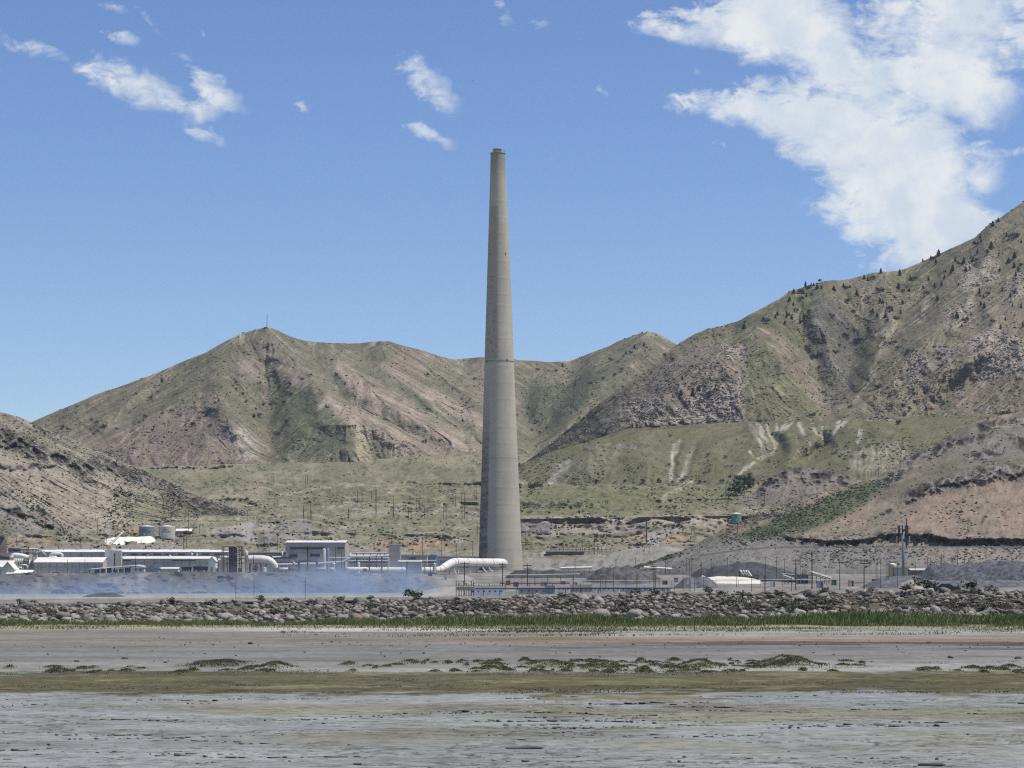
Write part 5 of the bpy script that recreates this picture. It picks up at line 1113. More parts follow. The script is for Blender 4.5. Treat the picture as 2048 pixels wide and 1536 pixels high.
# cream sheds of the front rows
building('cream_shed', 'long cream shed with bright white roof beside the pipe maze', 68, 205, 1125, 1146, 1440, 26, 1115.5, PALEW, WHITE, bays=9, band=(1133.2, 1134.4), doors=((150, 156, 1141),))
building('plain_shed', 'long plain cream shed continuing the row to the right of the hopper', 216, 418, 1118, 1139, 1480, 26, 1113.5, PALEW, WHITE, bays=11, band=(1125.5, 1126.5), doors=((300, 306, 1130), (330, 337, 1129), (396, 403, 1130)), strips=((226, 262, 1120.5, 1122.2), (345, 392, 1120.5, 1122.2)))
building('gable_shed', 'cream gable-ended shed cut by the picture edge', -40, 22, 1134, 1152, 1410, 20, 1122, CREAM, WHITE, axis='x')
building('gable_house', 'small cream building with its peaked gable towards the shore', 3, 28, 1138, 1153, 1404, 14, 1124, CREAM, WHITE, axis='y')
building('low_shed', 'low shed with white sloping roof in front of the pipe maze', 13, 62, 1148, 1153.5, 1402, 14, 1140.8, GREYW, WHITE)
building('white_annex', 'white gabled annex closing the end of the plain shed', 417, 431, 1122, 1143, 1440, 16, 1114, mat('annex_white', (.66, .65, .60), .7, .05), WHITE, axis='y', doors=((421, 426, 1134),))
building('teal_shed', 'small teal shed behind the parking', 292, 318, 1137.5, 1145, 1412, 8, None, TEAL, TEAL)
building('flat_office', 'low white office with flat roof behind the parking', 318, 356, 1138, 1144, 1416, 8, 1135.5, PALEW, WHITE)
building('white_cabin', 'little white cabin under the carport end', 268, 288, 1136, 1146, 1418, 5, None, mat('cabin_white', (.7, .7, .67), .6, .05), WHITE, strips=((270, 273, 1138, 1141), (279, 283, 1138, 1141)))
building('grey_plant_hall', 'big square grey hall with dark window strips in the middle of the works', 571, 690, 1085.5, 1134, 1560, 40, 1081.8, GREYW, WHITE, strips=((580, 648, 1094, 1098.5), (579, 595, 1108.5, 1114), (620, 640, 1108, 1113), (674, 688, 1094.5, 1098)), doors=((575, 585, 1119.5),))
building('low_annex', 'low grey annex joined to the left of the big grey hall', 497, 571, 1107, 1136, 1580, 24, 1104.5, GREYW, DKROOF)
building('front_annex', 'pale low annex below the big grey hall', 552, 584, 1117, 1137, 1530, 14, None, GREYW, DKROOF, strips=((556, 584, 1128, 1131),))
building('pipe_house', 'low grey house under the pipe bridge right of the big hall', 694, 776, 1112, 1134, 1620, 20, 1109.8, GREYW, PALEW, doors=((747, 750, 1124), (733, 738, 1122)))
building('tower_house', 'narrow tall grey tower house with cream cap', 777, 801, 1090, 1131, 1640, 10, None, GREYW, CREAM)
building('machine_house', 'flat grey house right of the tower house', 802, 854, 1111.5, 1131, 1680, 20, None, GREYW, PALEW, strips=((818, 832, 1115, 1119),))
building('front_store', 'small store with pale roof in front of the machine house', 797, 843, 1124, 1134, 1600, 10, 1121, GREYW, PALEW, doors=((801, 804, 1128),))
building('dark_house', 'squat dark blue-grey house left of the rising duct', 855, 873, 1111.5, 1131, 1700, 12, None, BLUEG, BLUEG)
building('long_dark_shed', 'long low shed with dark roof behind the raised duct', 873, 957, 1115, 1136, 1860, 14, 1112.8, PALEW, DKROOF, doors=((880, 892, 1121),))
building('substation_house', 'low dark roofed shed in the substation right of the stack', 1092, 1168, 1104.5, 1110, 2012, 8, 1102, mat('brown_wall', (.14, .12, .11), .8), DKROOF, own=True)
# trailers by the highway
def trailer(label, px0, px1, top, bot, Y, wall, roof, win=0):
    return building('trailer', label, px0, px1, top, bot, Y, 3.5, None, wall, roof, over=.15, cat='trailer', strips=tuple((px0 + (px1 - px0) * (i + .35) / win, px0 + (px1 - px0) * (i + .6) / win, top + 2.5, top + 5) for i in range(win)))
trailer('long white trailer with flat roof just right of the stack foot, behind the rocks', 940, 1008, 1179, 1190, 640, mat('trailer_white', (.80, .79, .75), .6, .04), WHITE, 6)
trailer('white roofed long trailer block behind the rocks under the second dark mound', 1037, 1110, 1178, 1192, 660, PALEW, WHITE, 5)
trailer('dark fronted trailer between the white trailers', 1091, 1109, 1177, 1190, 650, BLUEG, BLUEG)
trailer('white trailer with small windows below the dark mounds', 1114, 1140, 1174.5, 1190, 700, mat('trailer_white', (.8, .79, .75)), WHITE, 3)
trailer('brownish roofed trailer row left of the white one', 1141, 1186, 1175, 1190, 720, mat('trailer_tan', (.42, .38, .34), .7), PALEW, 5)
trailer('bright white trailer in the middle of the row below the dark mounds', 1186, 1240, 1174.5, 1190, 700, mat('trailer_white', (.62, .61, .58)), WHITE, 6)
trailer('longest blue-shaded trailer at the right end of the row', 1241, 1342, 1175, 1190, 715, mat('trailer_blue_shade', (.55, .58, .62), .6, .05), WHITE, 9)  # bluish shade on the front is put into the wall colour
q = MB()
def beam_line(name, label, pts, Y, r, m, posts=0, cat='pipe'):
    root = empty(name, at(pts[0][0], pts[0][1], Y)); tag(root, label, cat)
    q = MB(); q.tube([at(a, b, Y) for a, b in pts], r, 8); q.build('run', m, root)
    for i in range(posts):
        t = (i + .5) / posts; px = pts[0][0] + (pts[-1][0] - pts[0][0]) * t; py = float(np.interp(px, [p[0] for p in pts], [p[1] for p in pts])); p = at(px, py, Y); q = MB(); q.bar((p.x, p.y, gz(px, Y) - .3), p, r * .6, 5); q.build('post', STEEL, root)
    return root
beam_line('pipe_rail', 'dark pipe running along the fronts of the trailers behind the rocks', [(950, 1177.2), (1240, 1176.5), (1345, 1176)], 610, .16, DARK, 12)
beam_line('upper_pipe_rail', 'brown conveyor line crossing above the trailers', [(1000, 1166.5), (1140, 1166.2)], 900, .25, RUST, 6)
beam_line('pipe_bridge', 'pale pipe sloping up in front of the big grey hall', [(552, 1129.5), (640, 1127.2), (686, 1124), (705, 1113.5), (776, 1112)], 1500, .9, mat('pipe_grey', (.48, .49, .50), .5), 9)
beam_line('upper_pipe_bridge', 'thin pale pipe along the roof of the pipe house', [(706, 1106.6), (776, 1106)], 1600, .6, PALEW, 5)
beam_line('roof_pipe', 'white pipe on the roof left of the big grey hall', [(545, 1114.5), (562, 1114.2)], 1560, .7, DUCT, 2)
beam_line('second_roof_pipe', 'long grey pipe level with the foot of the big hall', [(658, 1115.5), (776, 1116)], 1545, .5, mat('pipe_grey', (.48, .49, .50)), 7)
beam_line('yard_rail', 'pale kerb-like line across the yard right of the stack', [(1005, 1150), (1060, 1150), (1160, 1148)], 1250, .3, PALEW, 6)
beam_line('middle_rail', 'thin white line crossing the yard in front of the gypsum heap', [(1100, 1162), (1440, 1160), (1720, 1159)], 960, .15, PALEW, 14)

# the great duct into the stack
def big_duct():
    Yc = lambda px: np.interp(px, [690, 880, 910, 1010], [1440, 1700, 1760, 1905])
    pts = [(694, 1137.6, 3.6), (740, 1138.5, 4.3), (800, 1139.2, 4.9), (850, 1139.4, 5.2), (872, 1139.6, 5.6), (882, 1138.2, 6.6), (890, 1133.5, 7.6), (900, 1127.6, 8.2), (908, 1124.6, 8.5), (918, 1124.2, 8.6), (960, 1125.2, 8.5), (985, 1125.8, 8.8), (1000, 1126.2, 9.3), (1006, 1126.6, 9.0), (1009.5, 1127.0, 7.0), (1010.6, 1127.2, 3.0)]
    root = empty('flue_duct', at(694, 1144, 1440)); tag(root, 'huge white flue duct bending up and running into the foot of the stack', 'duct')
    P = [at(a, b, float(Yc(a))) for a, b, c in pts]; R_ = [c / F * float(Yc(a)) for a, b, c in pts]
    # resample smoothly
    t = np.linspace(0, len(P) - 1, 120); P2 = [Vector([float(np.interp(s, range(len(P)), [p[i] for p in P])) for i in range(3)]) for s in t]; R2 = [float(np.interp(s, range(len(P)), R_)) for s in t]
    q = MB(); q.tube(P2, R2, 28); q.build('pipe', DUCT, root, True)
    for px in (760, 800, 846, 876, 884, 904, 909, 930, 946, 960, 980):
        s = float(np.interp(px, [p[0] for p in pts], range(len(pts)))); p = Vector([float(np.interp(s, range(len(P)), [v[i] for v in P])) for i in range(3)]); r = float(np.interp(s, range(len(P)), R_)); d = Vector([float(np.interp(min(s + .2, len(P) - 1), range(len(P)), [v[i] for v in P])) for i in range(3)]) - p; d.normalize()
        q = MB(); q.tube([p - d * .35, p + d * .35], r + .18, 28, False); q.build('joint_ring', mat('joint_steel', (.42, .41, .39), .6) if px not in (876, 884, 909) else STEEL, root, True)
    def leg(px, spread, Yd_=0):
        Y = float(Yc(px)); s = float(np.interp(px, [p[0] for p in pts], range(len(pts)))); pz = float(np.interp(s, range(len(P)), [v[2] for v in P])); r = float(np.interp(s, range(len(P)), R_)); g = gz(px, Y) - 1.5; x = X(px, Y)
        for sg in ((-1, 1) if spread else (0,)):
            q = MB(); q.bar((x, Y - r * .6, pz - r * .7), (x + sg * spread, Y - r * .8, g), .55, 6); q.build('leg', mat('leg_paint', (.62, .60, .54), .6), root)
    for px, sp in ((905, 3.5), (917, 0), (940, 0), (962, 5.5), (985, 0), (975, 5)): leg(px, sp)
    for px in (831, 849, 770): leg(px, 0)
    q = MB(); Y = 1750; q.box(X(914, Y), X(990, Y) , Y - 6, Y - 5, Z(1134.6, Y), Z(1133.4, Y)); q.build('walkway', STEEL, root)
big_duct()
# converter duct with elbow in the left part
def elbow_duct():
    Y = 1470; root = empty('process_duct', at(493, 1140, Y)); tag(root, 'fat white duct with rounded elbow dropping to the ground left of the big hall', 'duct')
    k = Y / F; pts = [(497, 1119, 8.2), (510, 1118.6, 8.2), (525, 1118.8, 8.2), (535, 1120.2, 8.0), (543, 1124, 7.4), (549, 1130, 6.2), (552, 1137, 5.2)]
    P = [at(a, b, Y) for a, b, c in pts]; t = np.linspace(0, len(P) - 1, 50); q = MB(); q.tube([Vector([float(np.interp(s, range(len(P)), [p[i] for p in P])) for i in range(3)]) for s in t], [float(np.interp(s, range(len(P)), [p[2] for p in pts])) * k for s in t], 24); q.build('pipe', DUCT, root, True)
    q = MB(); q.tube([at(507, 1118.7, Y), at(508.2, 1118.7, Y)], 8.5 * k, 24, False); q.build('joint_ring', STEEL, root)
    for px in (500, 512, 522, 532):
        q = MB(); q.bar((X(px, Y), Y, Z(1126, Y)), (X(px, Y), Y, gz(px, Y) - .3), .5); q.build('leg', STEEL, root)
    q = MB(); q.box(X(496, Y), X(545, Y), Y - 4.2, Y - 3.8, Z(1128.5, Y), Z(1127.5, Y)); q.build('walkway', STEEL, root)
    q = MB(); q.tube([at(432, 1139, Y - 6), at(436, 1122, Y - 6), at(440, 1117.5, Y - 6)], 2.2 * k, 12); q.build('slanted_pipe', DUCT, root, True)
    q = MB(); q.tube([at(440, 1115.5, Y + 4), at(462, 1115.2, Y + 4)], 3.8 * k, 14); q.build('header_pipe', DUCT, root, True)
    q = MB(); q.lathe((X(492.5, Y - 5), Y - 5, Z(1124, Y)), [(.1, -1.0), (1.0, 0), (1.0, 6.2), (.7, 7.2), (.1, 7.6)], 12); q.build('small_vessel', DUCT, root, True)
elbow_duct()
def steel_tower():
    Y = 1450; root = empty('steel_tower', at(466, 1140, Y)); tag(root, 'dark open steel tower with zigzag stairs among the white ducts', 'tower')
    x0, x1 = X(444, Y), X(491, Y); zb = gz(466, Y) - .2; zs = [Z(p, Y) for p in (1137, 1126, 1117, 1109, 1100, 1093)]
    for i in range(5):
        xx = x0 + (x1 - x0) * i / 4
        for yy in (Y, Y + 9):
            q = MB(); q.bar((xx, yy, zb), (xx, yy, zs[-1] if i in (0, 2, 3) else zs[3]), .32, 4); q.build('column', STEEL, root)
    for z in zs[1:4]: q = MB(); q.box(x0, x1, Y - .3, Y + 9.3, z - .25, z + .1); q.build('deck', STEEL, root)
    for z in zs[4:]: q = MB(); q.box(X(444, Y), X(486, Y), Y - .3, Y + 9.3, z - .25, z + .1); q.build('deck', RUST, root)
    q = MB(); q.box(X(457, Y), X(471, Y), Y + 1, Y + 8, zb, zs[-1] - .4); q.build('lift_shaft', mat('shaft_cladding', (.15, .15, .16), .8, .2), root)
    for i in range(5):
        a_, b_ = ((470, 484) if i % 2 else (484, 470)); q = MB(); q.bar((X(a_, Y), Y - .8, zs[i]), (X(b_, Y), Y - .8, zs[i + 1]), .3, 4); q.build('stair', STEEL, root)
    for a_, b_ in ((0, 1), (1, 2)):
        q = MB(); q.bar((x0, Y - .1, zs[a_]), (x0 + (x1 - x0) * .25, Y - .1, zs[b_]), .16, 4); q.build('brace', STEEL, root)
steel_tower()
def vessel():
    Y = 1540; root = empty('scrubber_vessel', at(652, 1137, Y)); tag(root, 'upright pale vessel with rounded top against the big grey hall', 'vessel')
    k = Y / F; zb = gz(652, Y) - .3
    q = MB(); q.lathe((X(649, Y), Y - 3, zb), [(3.6 * k, 0), (3.6 * k, Z(1100, Y) - zb), (2.6 * k, Z(1097.6, Y) - zb), (.2, Z(1097, Y) - zb)], 18); q.build('shell', mat('vessel_paint', (.52, .51, .48), .5), root, True)
    q = MB(); q.lathe((X(656, Y), Y - 1, zb), [(3.0 * k, 0), (3.0 * k, Z(1099.5, Y) - zb), (2.2 * k, Z(1097, Y) - zb), (.2, Z(1096.4, Y) - zb)], 18); q.build('second_shell', BLUEG, root, True)
    q = MB(); q.bar((X(653.5, Y), Y - 3, Z(1097, Y)), (X(653.5, Y), Y - 3, Z(1090, Y)), .4, 8); q.build('vent_pipe', STEEL, root)
vessel()
def gantry():
    Y = 1408; root = empty('gantry_frame', at(616, 1142, Y)); tag(root, 'dark peaked portal frame standing alone before the big grey hall', 'frame')
    zb = gz(616, Y) - .3
    for px in (597.5, 634): q = MB(); q.bar((X(px, Y), Y, zb), (X(px, Y), Y, Z(1122.6, Y)), .75, 4); q.build('leg', DARK, root)
    for a_, b_ in (((597, 1122.6), (616, 1120.6)), ((616, 1120.6), (634.5, 1122.6))): q = MB(); q.bar(at(a_[0], a_[1], Y), at(b_[0], b_[1], Y), .75, 4); q.build('rafter', DARK, root)
gantry()
def hopper():
    Y = 1425; root = empty('hopper_tower', at(202, 1146, Y)); tag(root, 'pale hopper tower with yellow top between the two cream sheds', 'tower')
    zb = gz(202, Y) - .3; q = MB(); q.box(X(192.5, Y), X(211, Y), Y + 30, Y + 36, zb, Z(1097, Y)); q.build('bin', mat('bin_paint', (.55, .54, .50), .7, .05), root)
    q = MB(); q.gable(X(192.5, Y), X(211, Y), Y + 30, Y + 36, Z(1097, Y), Z(1095.6, Y)); q.build('lid', WHITE, root)
    q = MB(); q.box(X(196, Y), X(205, Y), Y + 31, Y + 35, Z(1095.6, Y), Z(1090, Y)); q.build('head', YEL, root)
    q = MB(); q.bar((X(199, Y), Y + 33, Z(1090, Y)), (X(214, Y), Y + 60, Z(1058, Y)), .7, 6); q.build('conveyor', mat('conveyor_grey', (.38, .36, .33), .8), root)
    q = MB(); q.box(X(213, Y), X(226, Y), Y + 30, Y + 34, zb, Z(1099, Y)); q.build('side_bin', CREAM, root)
hopper()
def brown_vessel():
    Y = 1500; root = empty('flared_tower', at(2, 1140, Y)); tag(root, 'dark brown tower with flared skirt at the left picture edge', 'tower')
    k = Y / F; zb = Z(1140, Y)
    q = MB(); q.lathe((X(-6, Y), Y, zb), [(24 * k, 0), (24 * k, 9), (22.5 * k, 10), (19.5 * k, 12), (19 * k, 20.2), (18.3 * k, 21.4), (17 * k, 21.6), (16 * k, 21.6)], 28); q.build('shell', BROWN, root, True)
    q = MB(); q.lathe((X(-6, Y), Y, zb + 21.6), [(16 * k, 0), (16 * k, .8), (10 * k, 1.6), (.1, 1.8)], 24); q.build('dome', STEEL, root)
    q = MB(); q.box(X(-2, Y), X(12, Y), Y - 6, Y - 2, zb + 22.0, zb + 23.2); q.build('platform', STEEL, root)
brown_vessel()
def pipe_maze():
    Y = 1460; root = empty('pipe_maze', at(40, 1142, Y)); tag(root, 'tangle of white and dark pipes with a slanting white header beside the cream shed', 'pipework')
    T_ = lambda nm, pts, r, m, Yo=0: (lambda q: (q.tube([at(a, b, Y + Yo) for a, b in pts], r, 10), q.build(nm, m, root, True)))(MB())
    T_('header_pipe', [(23, 1112), (30, 1110.6), (44, 1112), (56, 1115.5)], 1.7, DUCT, -6); T_('cap_pipe', [(23, 1111.5), (24, 1117)], 1.5, DUCT, -7)
    for i, px in enumerate((30, 34, 38, 42, 46)): T_('down_pipe', [(px, 1117), (px - 2.5, 1124), (px - 3, 1130)], .4, DUCT, -9 - i * .3)
    T_('loop_pipe', [(39, 1130), (52, 1130), (54.5, 1132.5), (54.5, 1141)], .6, DUCT, -10); T_('slant_pipe', [(60, 1120), (57, 1134)], .5, DUCT, -8)
    for i in range(6): T_('white_pipe', [(29 + i * 3.2, 1133 + (i % 3)), (31 + i * 3.2, 1141)], .45, DUCT, -7 - i * .4)
    T_('dark_header', [(17, 1099.5), (40, 1099.5)], 1.3, DARK, 30); T_('pale_header', [(40, 1098.6), (76, 1098.4)], .9, PALEW, 30); T_('brown_header', [(0, 1114), (22, 1114)], 1.3, BROWN, 0); T_('rack_pipe', [(17, 1104), (78, 1103.6)], .35, STEEL, 24); T_('rack_pipe', [(17, 1106.4), (80, 1106.4)], .3, RUST, 25); T_('chute', [(68, 1110), (83, 1102), (92, 1113)], .9, PALEW, 18)
    for px in (18, 24, 41, 48, 57, 66, 72, 77): q = MB(); q.bar((X(px, Y + 26), Y + 26, gz(px, Y)), (X(px, Y + 26), Y + 26, Z(1097.5 + (px % 3), Y + 26)), .32, 4); q.build('rack_post', STEEL, root)
    q = MB(); q.box(X(24, Y), X(66, Y), Y + 2, Y + 14, gz(40, Y) - .2, Z(1121, Y)); q.build('core_block', mat('maze_grey', (.22, .22, .235), .8, .25, .3), root)
    q = MB(); q.box(X(24, Y), X(44, Y), Y - 3, Y + 1, gz(40, Y) - .2, Z(1128, Y)); q.build('casing', GREYW, root)
    for a_, b_ in ((54, 1085), (57, 1090)): q = MB(); q.bar((X(a_, Y + 26), Y + 26, Z(1106, Y)), (X(a_, Y + 26), Y + 26, Z(b_, Y)), .3, 5); q.build('vent_pipe', RUST, root)
    for i in range(14): 
        a_ = 20 + (i * 37) % 56; b_ = 1101 + (i * 13) % 12; q = MB(); q.box(X(a_, Y), X(a_ + 2 + i % 3, Y), Y + 20, Y + 24, Z(b_ + 2, Y), Z(b_, Y)); q.build('valve_box', [STEEL, PALEW, DARK][i % 3], root)
    T_('arch_pipe', [(100, 1117), (101, 1109), (104, 1107), (121, 1107), (124.5, 1109), (125, 1117)], .8, DUCT, 8); T_('low_arch_pipe', [(97, 1117), (100, 1113.6), (111, 1113.6), (115, 1117)], .7, DUCT, 6)
pipe_maze()
def carport():
    Y = 1404; root = empty('carport', at(234, 1149, Y)); tag(root, 'open carport with pale curved roof on dark posts in front of the plain shed', 'carport')
    z = gz(234, Y) - .2; pts = [(181, 1140), (215, 1137), (250, 1134.4), (276, 1132.4), (289, 1134.6)]
    q = MB(); n = len(pts)
    for i in range(n - 1):
        (a, b), (c, d) = pts[i], pts[i + 1]; x0, x1 = X(a, Y), X(c, Y); za, zc = Z(b, Y), Z(d, Y)
        q.add([(x0, Y - 6, za), (x1, Y - 6, zc), (x1, Y + 6, zc + .7), (x0, Y + 6, za + .7), (x0, Y - 6, za + .35), (x1, Y - 6, zc + .35), (x1, Y + 6, zc + 1.05), (x0, Y + 6, za + 1.05)], [(0, 3, 2, 1), (4, 5, 6, 7), (0, 1, 5, 4), (1, 2, 6, 5), (2, 3, 7, 6), (3, 0, 4, 7)])
    q.build('roof', PALEW, root)
    for px in (182, 195, 207, 220, 232, 245, 263): 
        py = float(np.interp(px, [p[0] for p in pts], [p[1] for p in pts])); q = MB(); q.bar((X(px, Y), Y - 5, z), (X(px, Y), Y - 5, Z(py, Y)), .35, 4); q.build('post', DARK, root)
    for i in range(6): q = MB(); q.box(X(188 + i * 12, Y), X(197 + i * 12, Y), Y + 3, Y + 4, z, z + 2.4 + (i % 3) * .5); q.build('partition', [BLUEG, CREAM, DARK][i % 3], root)
carport()

# round tanks with their numbers
def tank(name, label, px0, px1, top, bot, m, letters=None, cone=1.2, Y=None):
    Y = Y or ground_at((px0 + px1) / 2, bot, 2150) - 3; k = Y / F; r = (px1 - px0) / 2 * k; c = ((px0 + px1) / 2 - CX) * k; zb, zt = Z(bot, Y) - 3.5, Z(top, Y)
    root = empty(name, (c, Y, zb)); tag(root, label, 'tank')
    q = MB(); q.lathe((c, Y, zb), [(r, 0), (r, zt - zb)], 40, False); q.build('shell', m, root, True)
    q = MB(); q.lathe((c, Y, zt), [(r * 1.015, -.25), (r * 1.015, .05), (r * .5, cone * .6), (.05, cone)], 40); q.build('roof', WHITE, root, True)
    q = MB(); q.bar((c - r * .97, Y - r * .3, zb + 3), (c - r * .97, Y - r * .3, zt + .5), .2, 5); q.build('ladder', STEEL, root)
    q = MB(); q.box(c - r * .25, c - r * .12, Y - r - .6, Y - r + .6, zb + 3, zb + 4.6); q.build('manhole', WHITE, root)
    if letters:
        for ln, (txt, py, hp) in enumerate(letters):
            cu = bpy.data.curves.new('lettering', 'FONT'); cu.body = txt; cu.size = hp * k * 1.35; cu.align_x = 'CENTER'; tmp = bpy.data.objects.new('tmp', cu); COL.objects.link(tmp)
            dg = bpy.context.evaluated_depsgraph_get(); me = bpy.data.meshes.new_from_object(tmp.evaluated_get(dg)); bpy.data.objects.remove(tmp)
            co = np.array([v.co[:] for v in me.vertices]); 
            if not len(co): continue
            th = co[:, 0] / r - .06; nv = np.stack([c + (r + .12) * np.sin(th), Y - (r + .12) * np.cos(th), Z(py + hp / 2, Y) + co[:, 1]], -1)
            me.vertices.foreach_set('co', nv.astype(np.float32).reshape(-1)); me.materials.clear(); me.materials.append(DARK); me.update()
            o = link_mesh('lettering', me, root); o.matrix_parent_inverse = Matrix.Translation(-Vector(root.location))
    return root
LET = [('STORAGE', 1059.3, 2.0), ('210-TK-008', 1063.5, 3.2)]
tank('storage_tank', 'shaded blue-grey storage tank with dark lettering above the white heap', 279, 309, 1053, 1070, mat('tank_shaded', (.21, .23, .26), .6, .06), LET)  # shaded twin: the shade is in its shell colour
tank('storage_tank', 'sunlit beige storage tank with dark lettering next to the blue-grey one', 318.5, 350, 1053, 1070, mat('tank_sunlit', (.50, .48, .41), .6, .06), LET)  # sunlit twin: the sunlight is in its shell colour
tank('water_tank', 'small green water tank with pale cone roof on the slope right of the lattice tower', 1463, 1483, 1028, 1040.5, GRNT, None, 1.6)
tank('tan_silo', 'tan silo beside the grey monopole', 1778, 1793, 1128.5, 1149, YEL, None, .8, Y=1300)
tank('white_drum', 'small white drum at the foot of the elbow duct', 526, 533, 1135.5, 1141.5, DUCT, None, .3, Y=1400)
def dome():
    Y = ground_at(366, 1069, 2150) + 6; k = Y / F; root = empty('dome_shelter', at(366, 1069, Y)); tag(root, 'white rounded fabric shelter to the right of the lettered tanks', 'shelter')
    x0, x1 = X(351, Y), X(384, Y); q = MB(); n = 10; vs = []
    for i in range(n + 1):
        t = math.pi * i / n; yy = Y + 9 - 9 * math.cos(t); zz = Z(1062, Y) + 2.4 * math.sin(t); vs += [(x0, yy, zz), (x1, yy, zz)]
    q.add(vs, [(2 * i, 2 * i + 1, 2 * i + 3, 2 * i + 2) for i in range(n)]); q.build('canopy', mat('fabric_white', (.82, .80, .72), .7, .04), root, True)
    q = MB(); q.box(x0 + .4, X(366, Y), Y + .5, Y + 17, Z(1072, Y), Z(1062.4, Y)); q.build('wall', GREYW, root)
    for a_ in (353, 361): q = MB(); q.box(X(a_, Y), X(a_ + 2, Y), Y + .2, Y + .8, Z(1067.5, Y), Z(1065, Y)); q.build('window', GLAZE, root)
dome()

# heaps
def heap(name, label, outline, Y, m, slope=.62, rough=.5, cat='heap', seed=1, depth=None):
    pxs = np.array([p[0] for p in outline], float); zs = np.array([Z(p[1], Y) for p in outline]); xs = X(pxs, Y); g0 = min(zs[0], zs[-1]) - .5; hmax = zs.max() - g0; dep = depth or hmax / slope * 1.5
    gx = np.linspace(xs[0] - .5, xs[-1] + .5, 90); gy = np.linspace(-dep, dep, 30); GX, GY = np.meshgrid(gx, gy)
    h = np.interp(GX + fbm(GX, GY, 14, 3, seed) * 1.2, xs, zs) - g0; hh = h - np.clip(np.abs(GY) - (depth or 0) * .5, 0, None) * slope + fbm(GX, GY, 5, 4, seed + 1) * rough + ridged(GX, GY * .3, 3.5, 3, seed + 2) * rough * .5
    P = np.stack([GX, Y + dep * .2 + GY, g0 + np.maximum(hh, -4.0)], -1)
    me_o = grid_mesh(name, P, None, m); return tag(me_o, label, cat)
COAL = mat('dark_slag', (.062, .062, .068), .9, .35, .25); SLAG2 = mat('grey_slag', (.12, .12, .125), .9, .35, .5); GYP = mat('white_gypsum', (.68, .63, .52), .9, .08, .2); DIRT = mat('pale_dirt', (.30, .28, .25), .95, .15, .2)
heap('slag_heap', 'long dark slag heap behind the white gypsum heap', [(1409, 1146), (1425, 1132), (1450, 1129), (1470, 1125), (1500, 1123.5), (1520, 1125), (1545, 1131), (1570, 1138), (1596, 1146)], 1330, COAL, seed=3)
heap('slag_heap', 'low dark slag heap left of the long dark heap', [(1385, 1147), (1398, 1138), (1408, 1135), (1420, 1139), (1432, 1147)], 1400, COAL, seed=4)
heap('gypsum_heap', 'cream white gypsum heap in the yard', [(1396, 1160), (1404, 1150), (1412, 1154), (1424, 1152.5), (1440, 1151.5), (1452, 1153), (1465, 1152.5), (1490, 1154.5), (1520, 1160)], 1180, GYP, rough=.3, seed=5)
heap('cone_heap', 'smooth dark grey twin-peaked heap right behind the trailers', [(1342, 1178), (1365, 1156), (1372, 1153), (1382, 1151.5), (1392, 1156), (1404, 1151), (1416, 1152), (1430, 1160), (1450, 1178)], 860, SLAG2, rough=.12, seed=6, slope=.7)
heap('dark_mound', 'broad dark mound in the yard right of the stack', [(1172, 1158), (1190, 1147), (1200, 1139), (1212, 1135), (1222, 1131), (1238, 1132), (1256, 1129), (1275, 1133), (1285, 1140), (1310, 1149), (1322, 1158)], 1350, mat('brown_slag', (.095, .09, .085), .95, .4, .2), rough=1.8, seed=7)
heap('dark_mound', 'low dark rubble mound at the right foot of the stack', [(1012, 1152), (1030, 1141), (1060, 1138), (1085, 1142), (1110, 1140), (1150, 1143), (1190, 1154)], 1500, COAL, rough=1.0, seed=8)
heap('rubble_heap', 'huge heap of dark blocky slag behind the car', [(1836, 1160), (1850, 1151), (1865, 1140), (1882, 1131), (1910, 1133), (1950, 1130), (1980, 1127), (2048, 1126), (2150, 1124), (2250, 1160)], 1080, mat('blue_slag', (.085, .088, .098), .9, .55, .6), rough=2.2, seed=9, depth=30)
heap('grey_berm', 'dark grey berm left of the monopole foot', [(1720, 1176), (1735, 1166), (1760, 1153), (1800, 1151), (1830, 1150), (1850, 1156), (1880, 1160), (2060, 1160), (2090, 1176)], 820, SLAG2, rough=.3, seed=10)
heap('dirt_heap', 'pale dirt heap at the foot of the monopole', [(1784, 1180), (1800, 1166), (1818, 1158), (1832, 1159), (1842, 1166), (1852, 1180)], 560, DIRT, rough=.15, seed=11)
heap('white_heap', 'long bright white heap below the lettered tanks', [(196, 1087), (212, 1078), (225, 1074), (245, 1073), (270, 1073), (298, 1071.5), (306, 1076), (313, 1087)], 2075, mat('lime', (.80, .76, .64), .9, .05), rough=.4, seed=12)
heap('small_dirt_heap', 'small pale heap below the duct', [(905, 1154), (915, 1149), (930, 1150), (945, 1156)], 1300, DIRT, rough=.2, seed=13)
heap('dark_berm', 'dark soil berm in the smoke below the sheds', [(160, 1196), (180, 1188), (205, 1184), (230, 1185), (250, 1192), (262, 1198)], 900, COAL, rough=.2, seed=14)
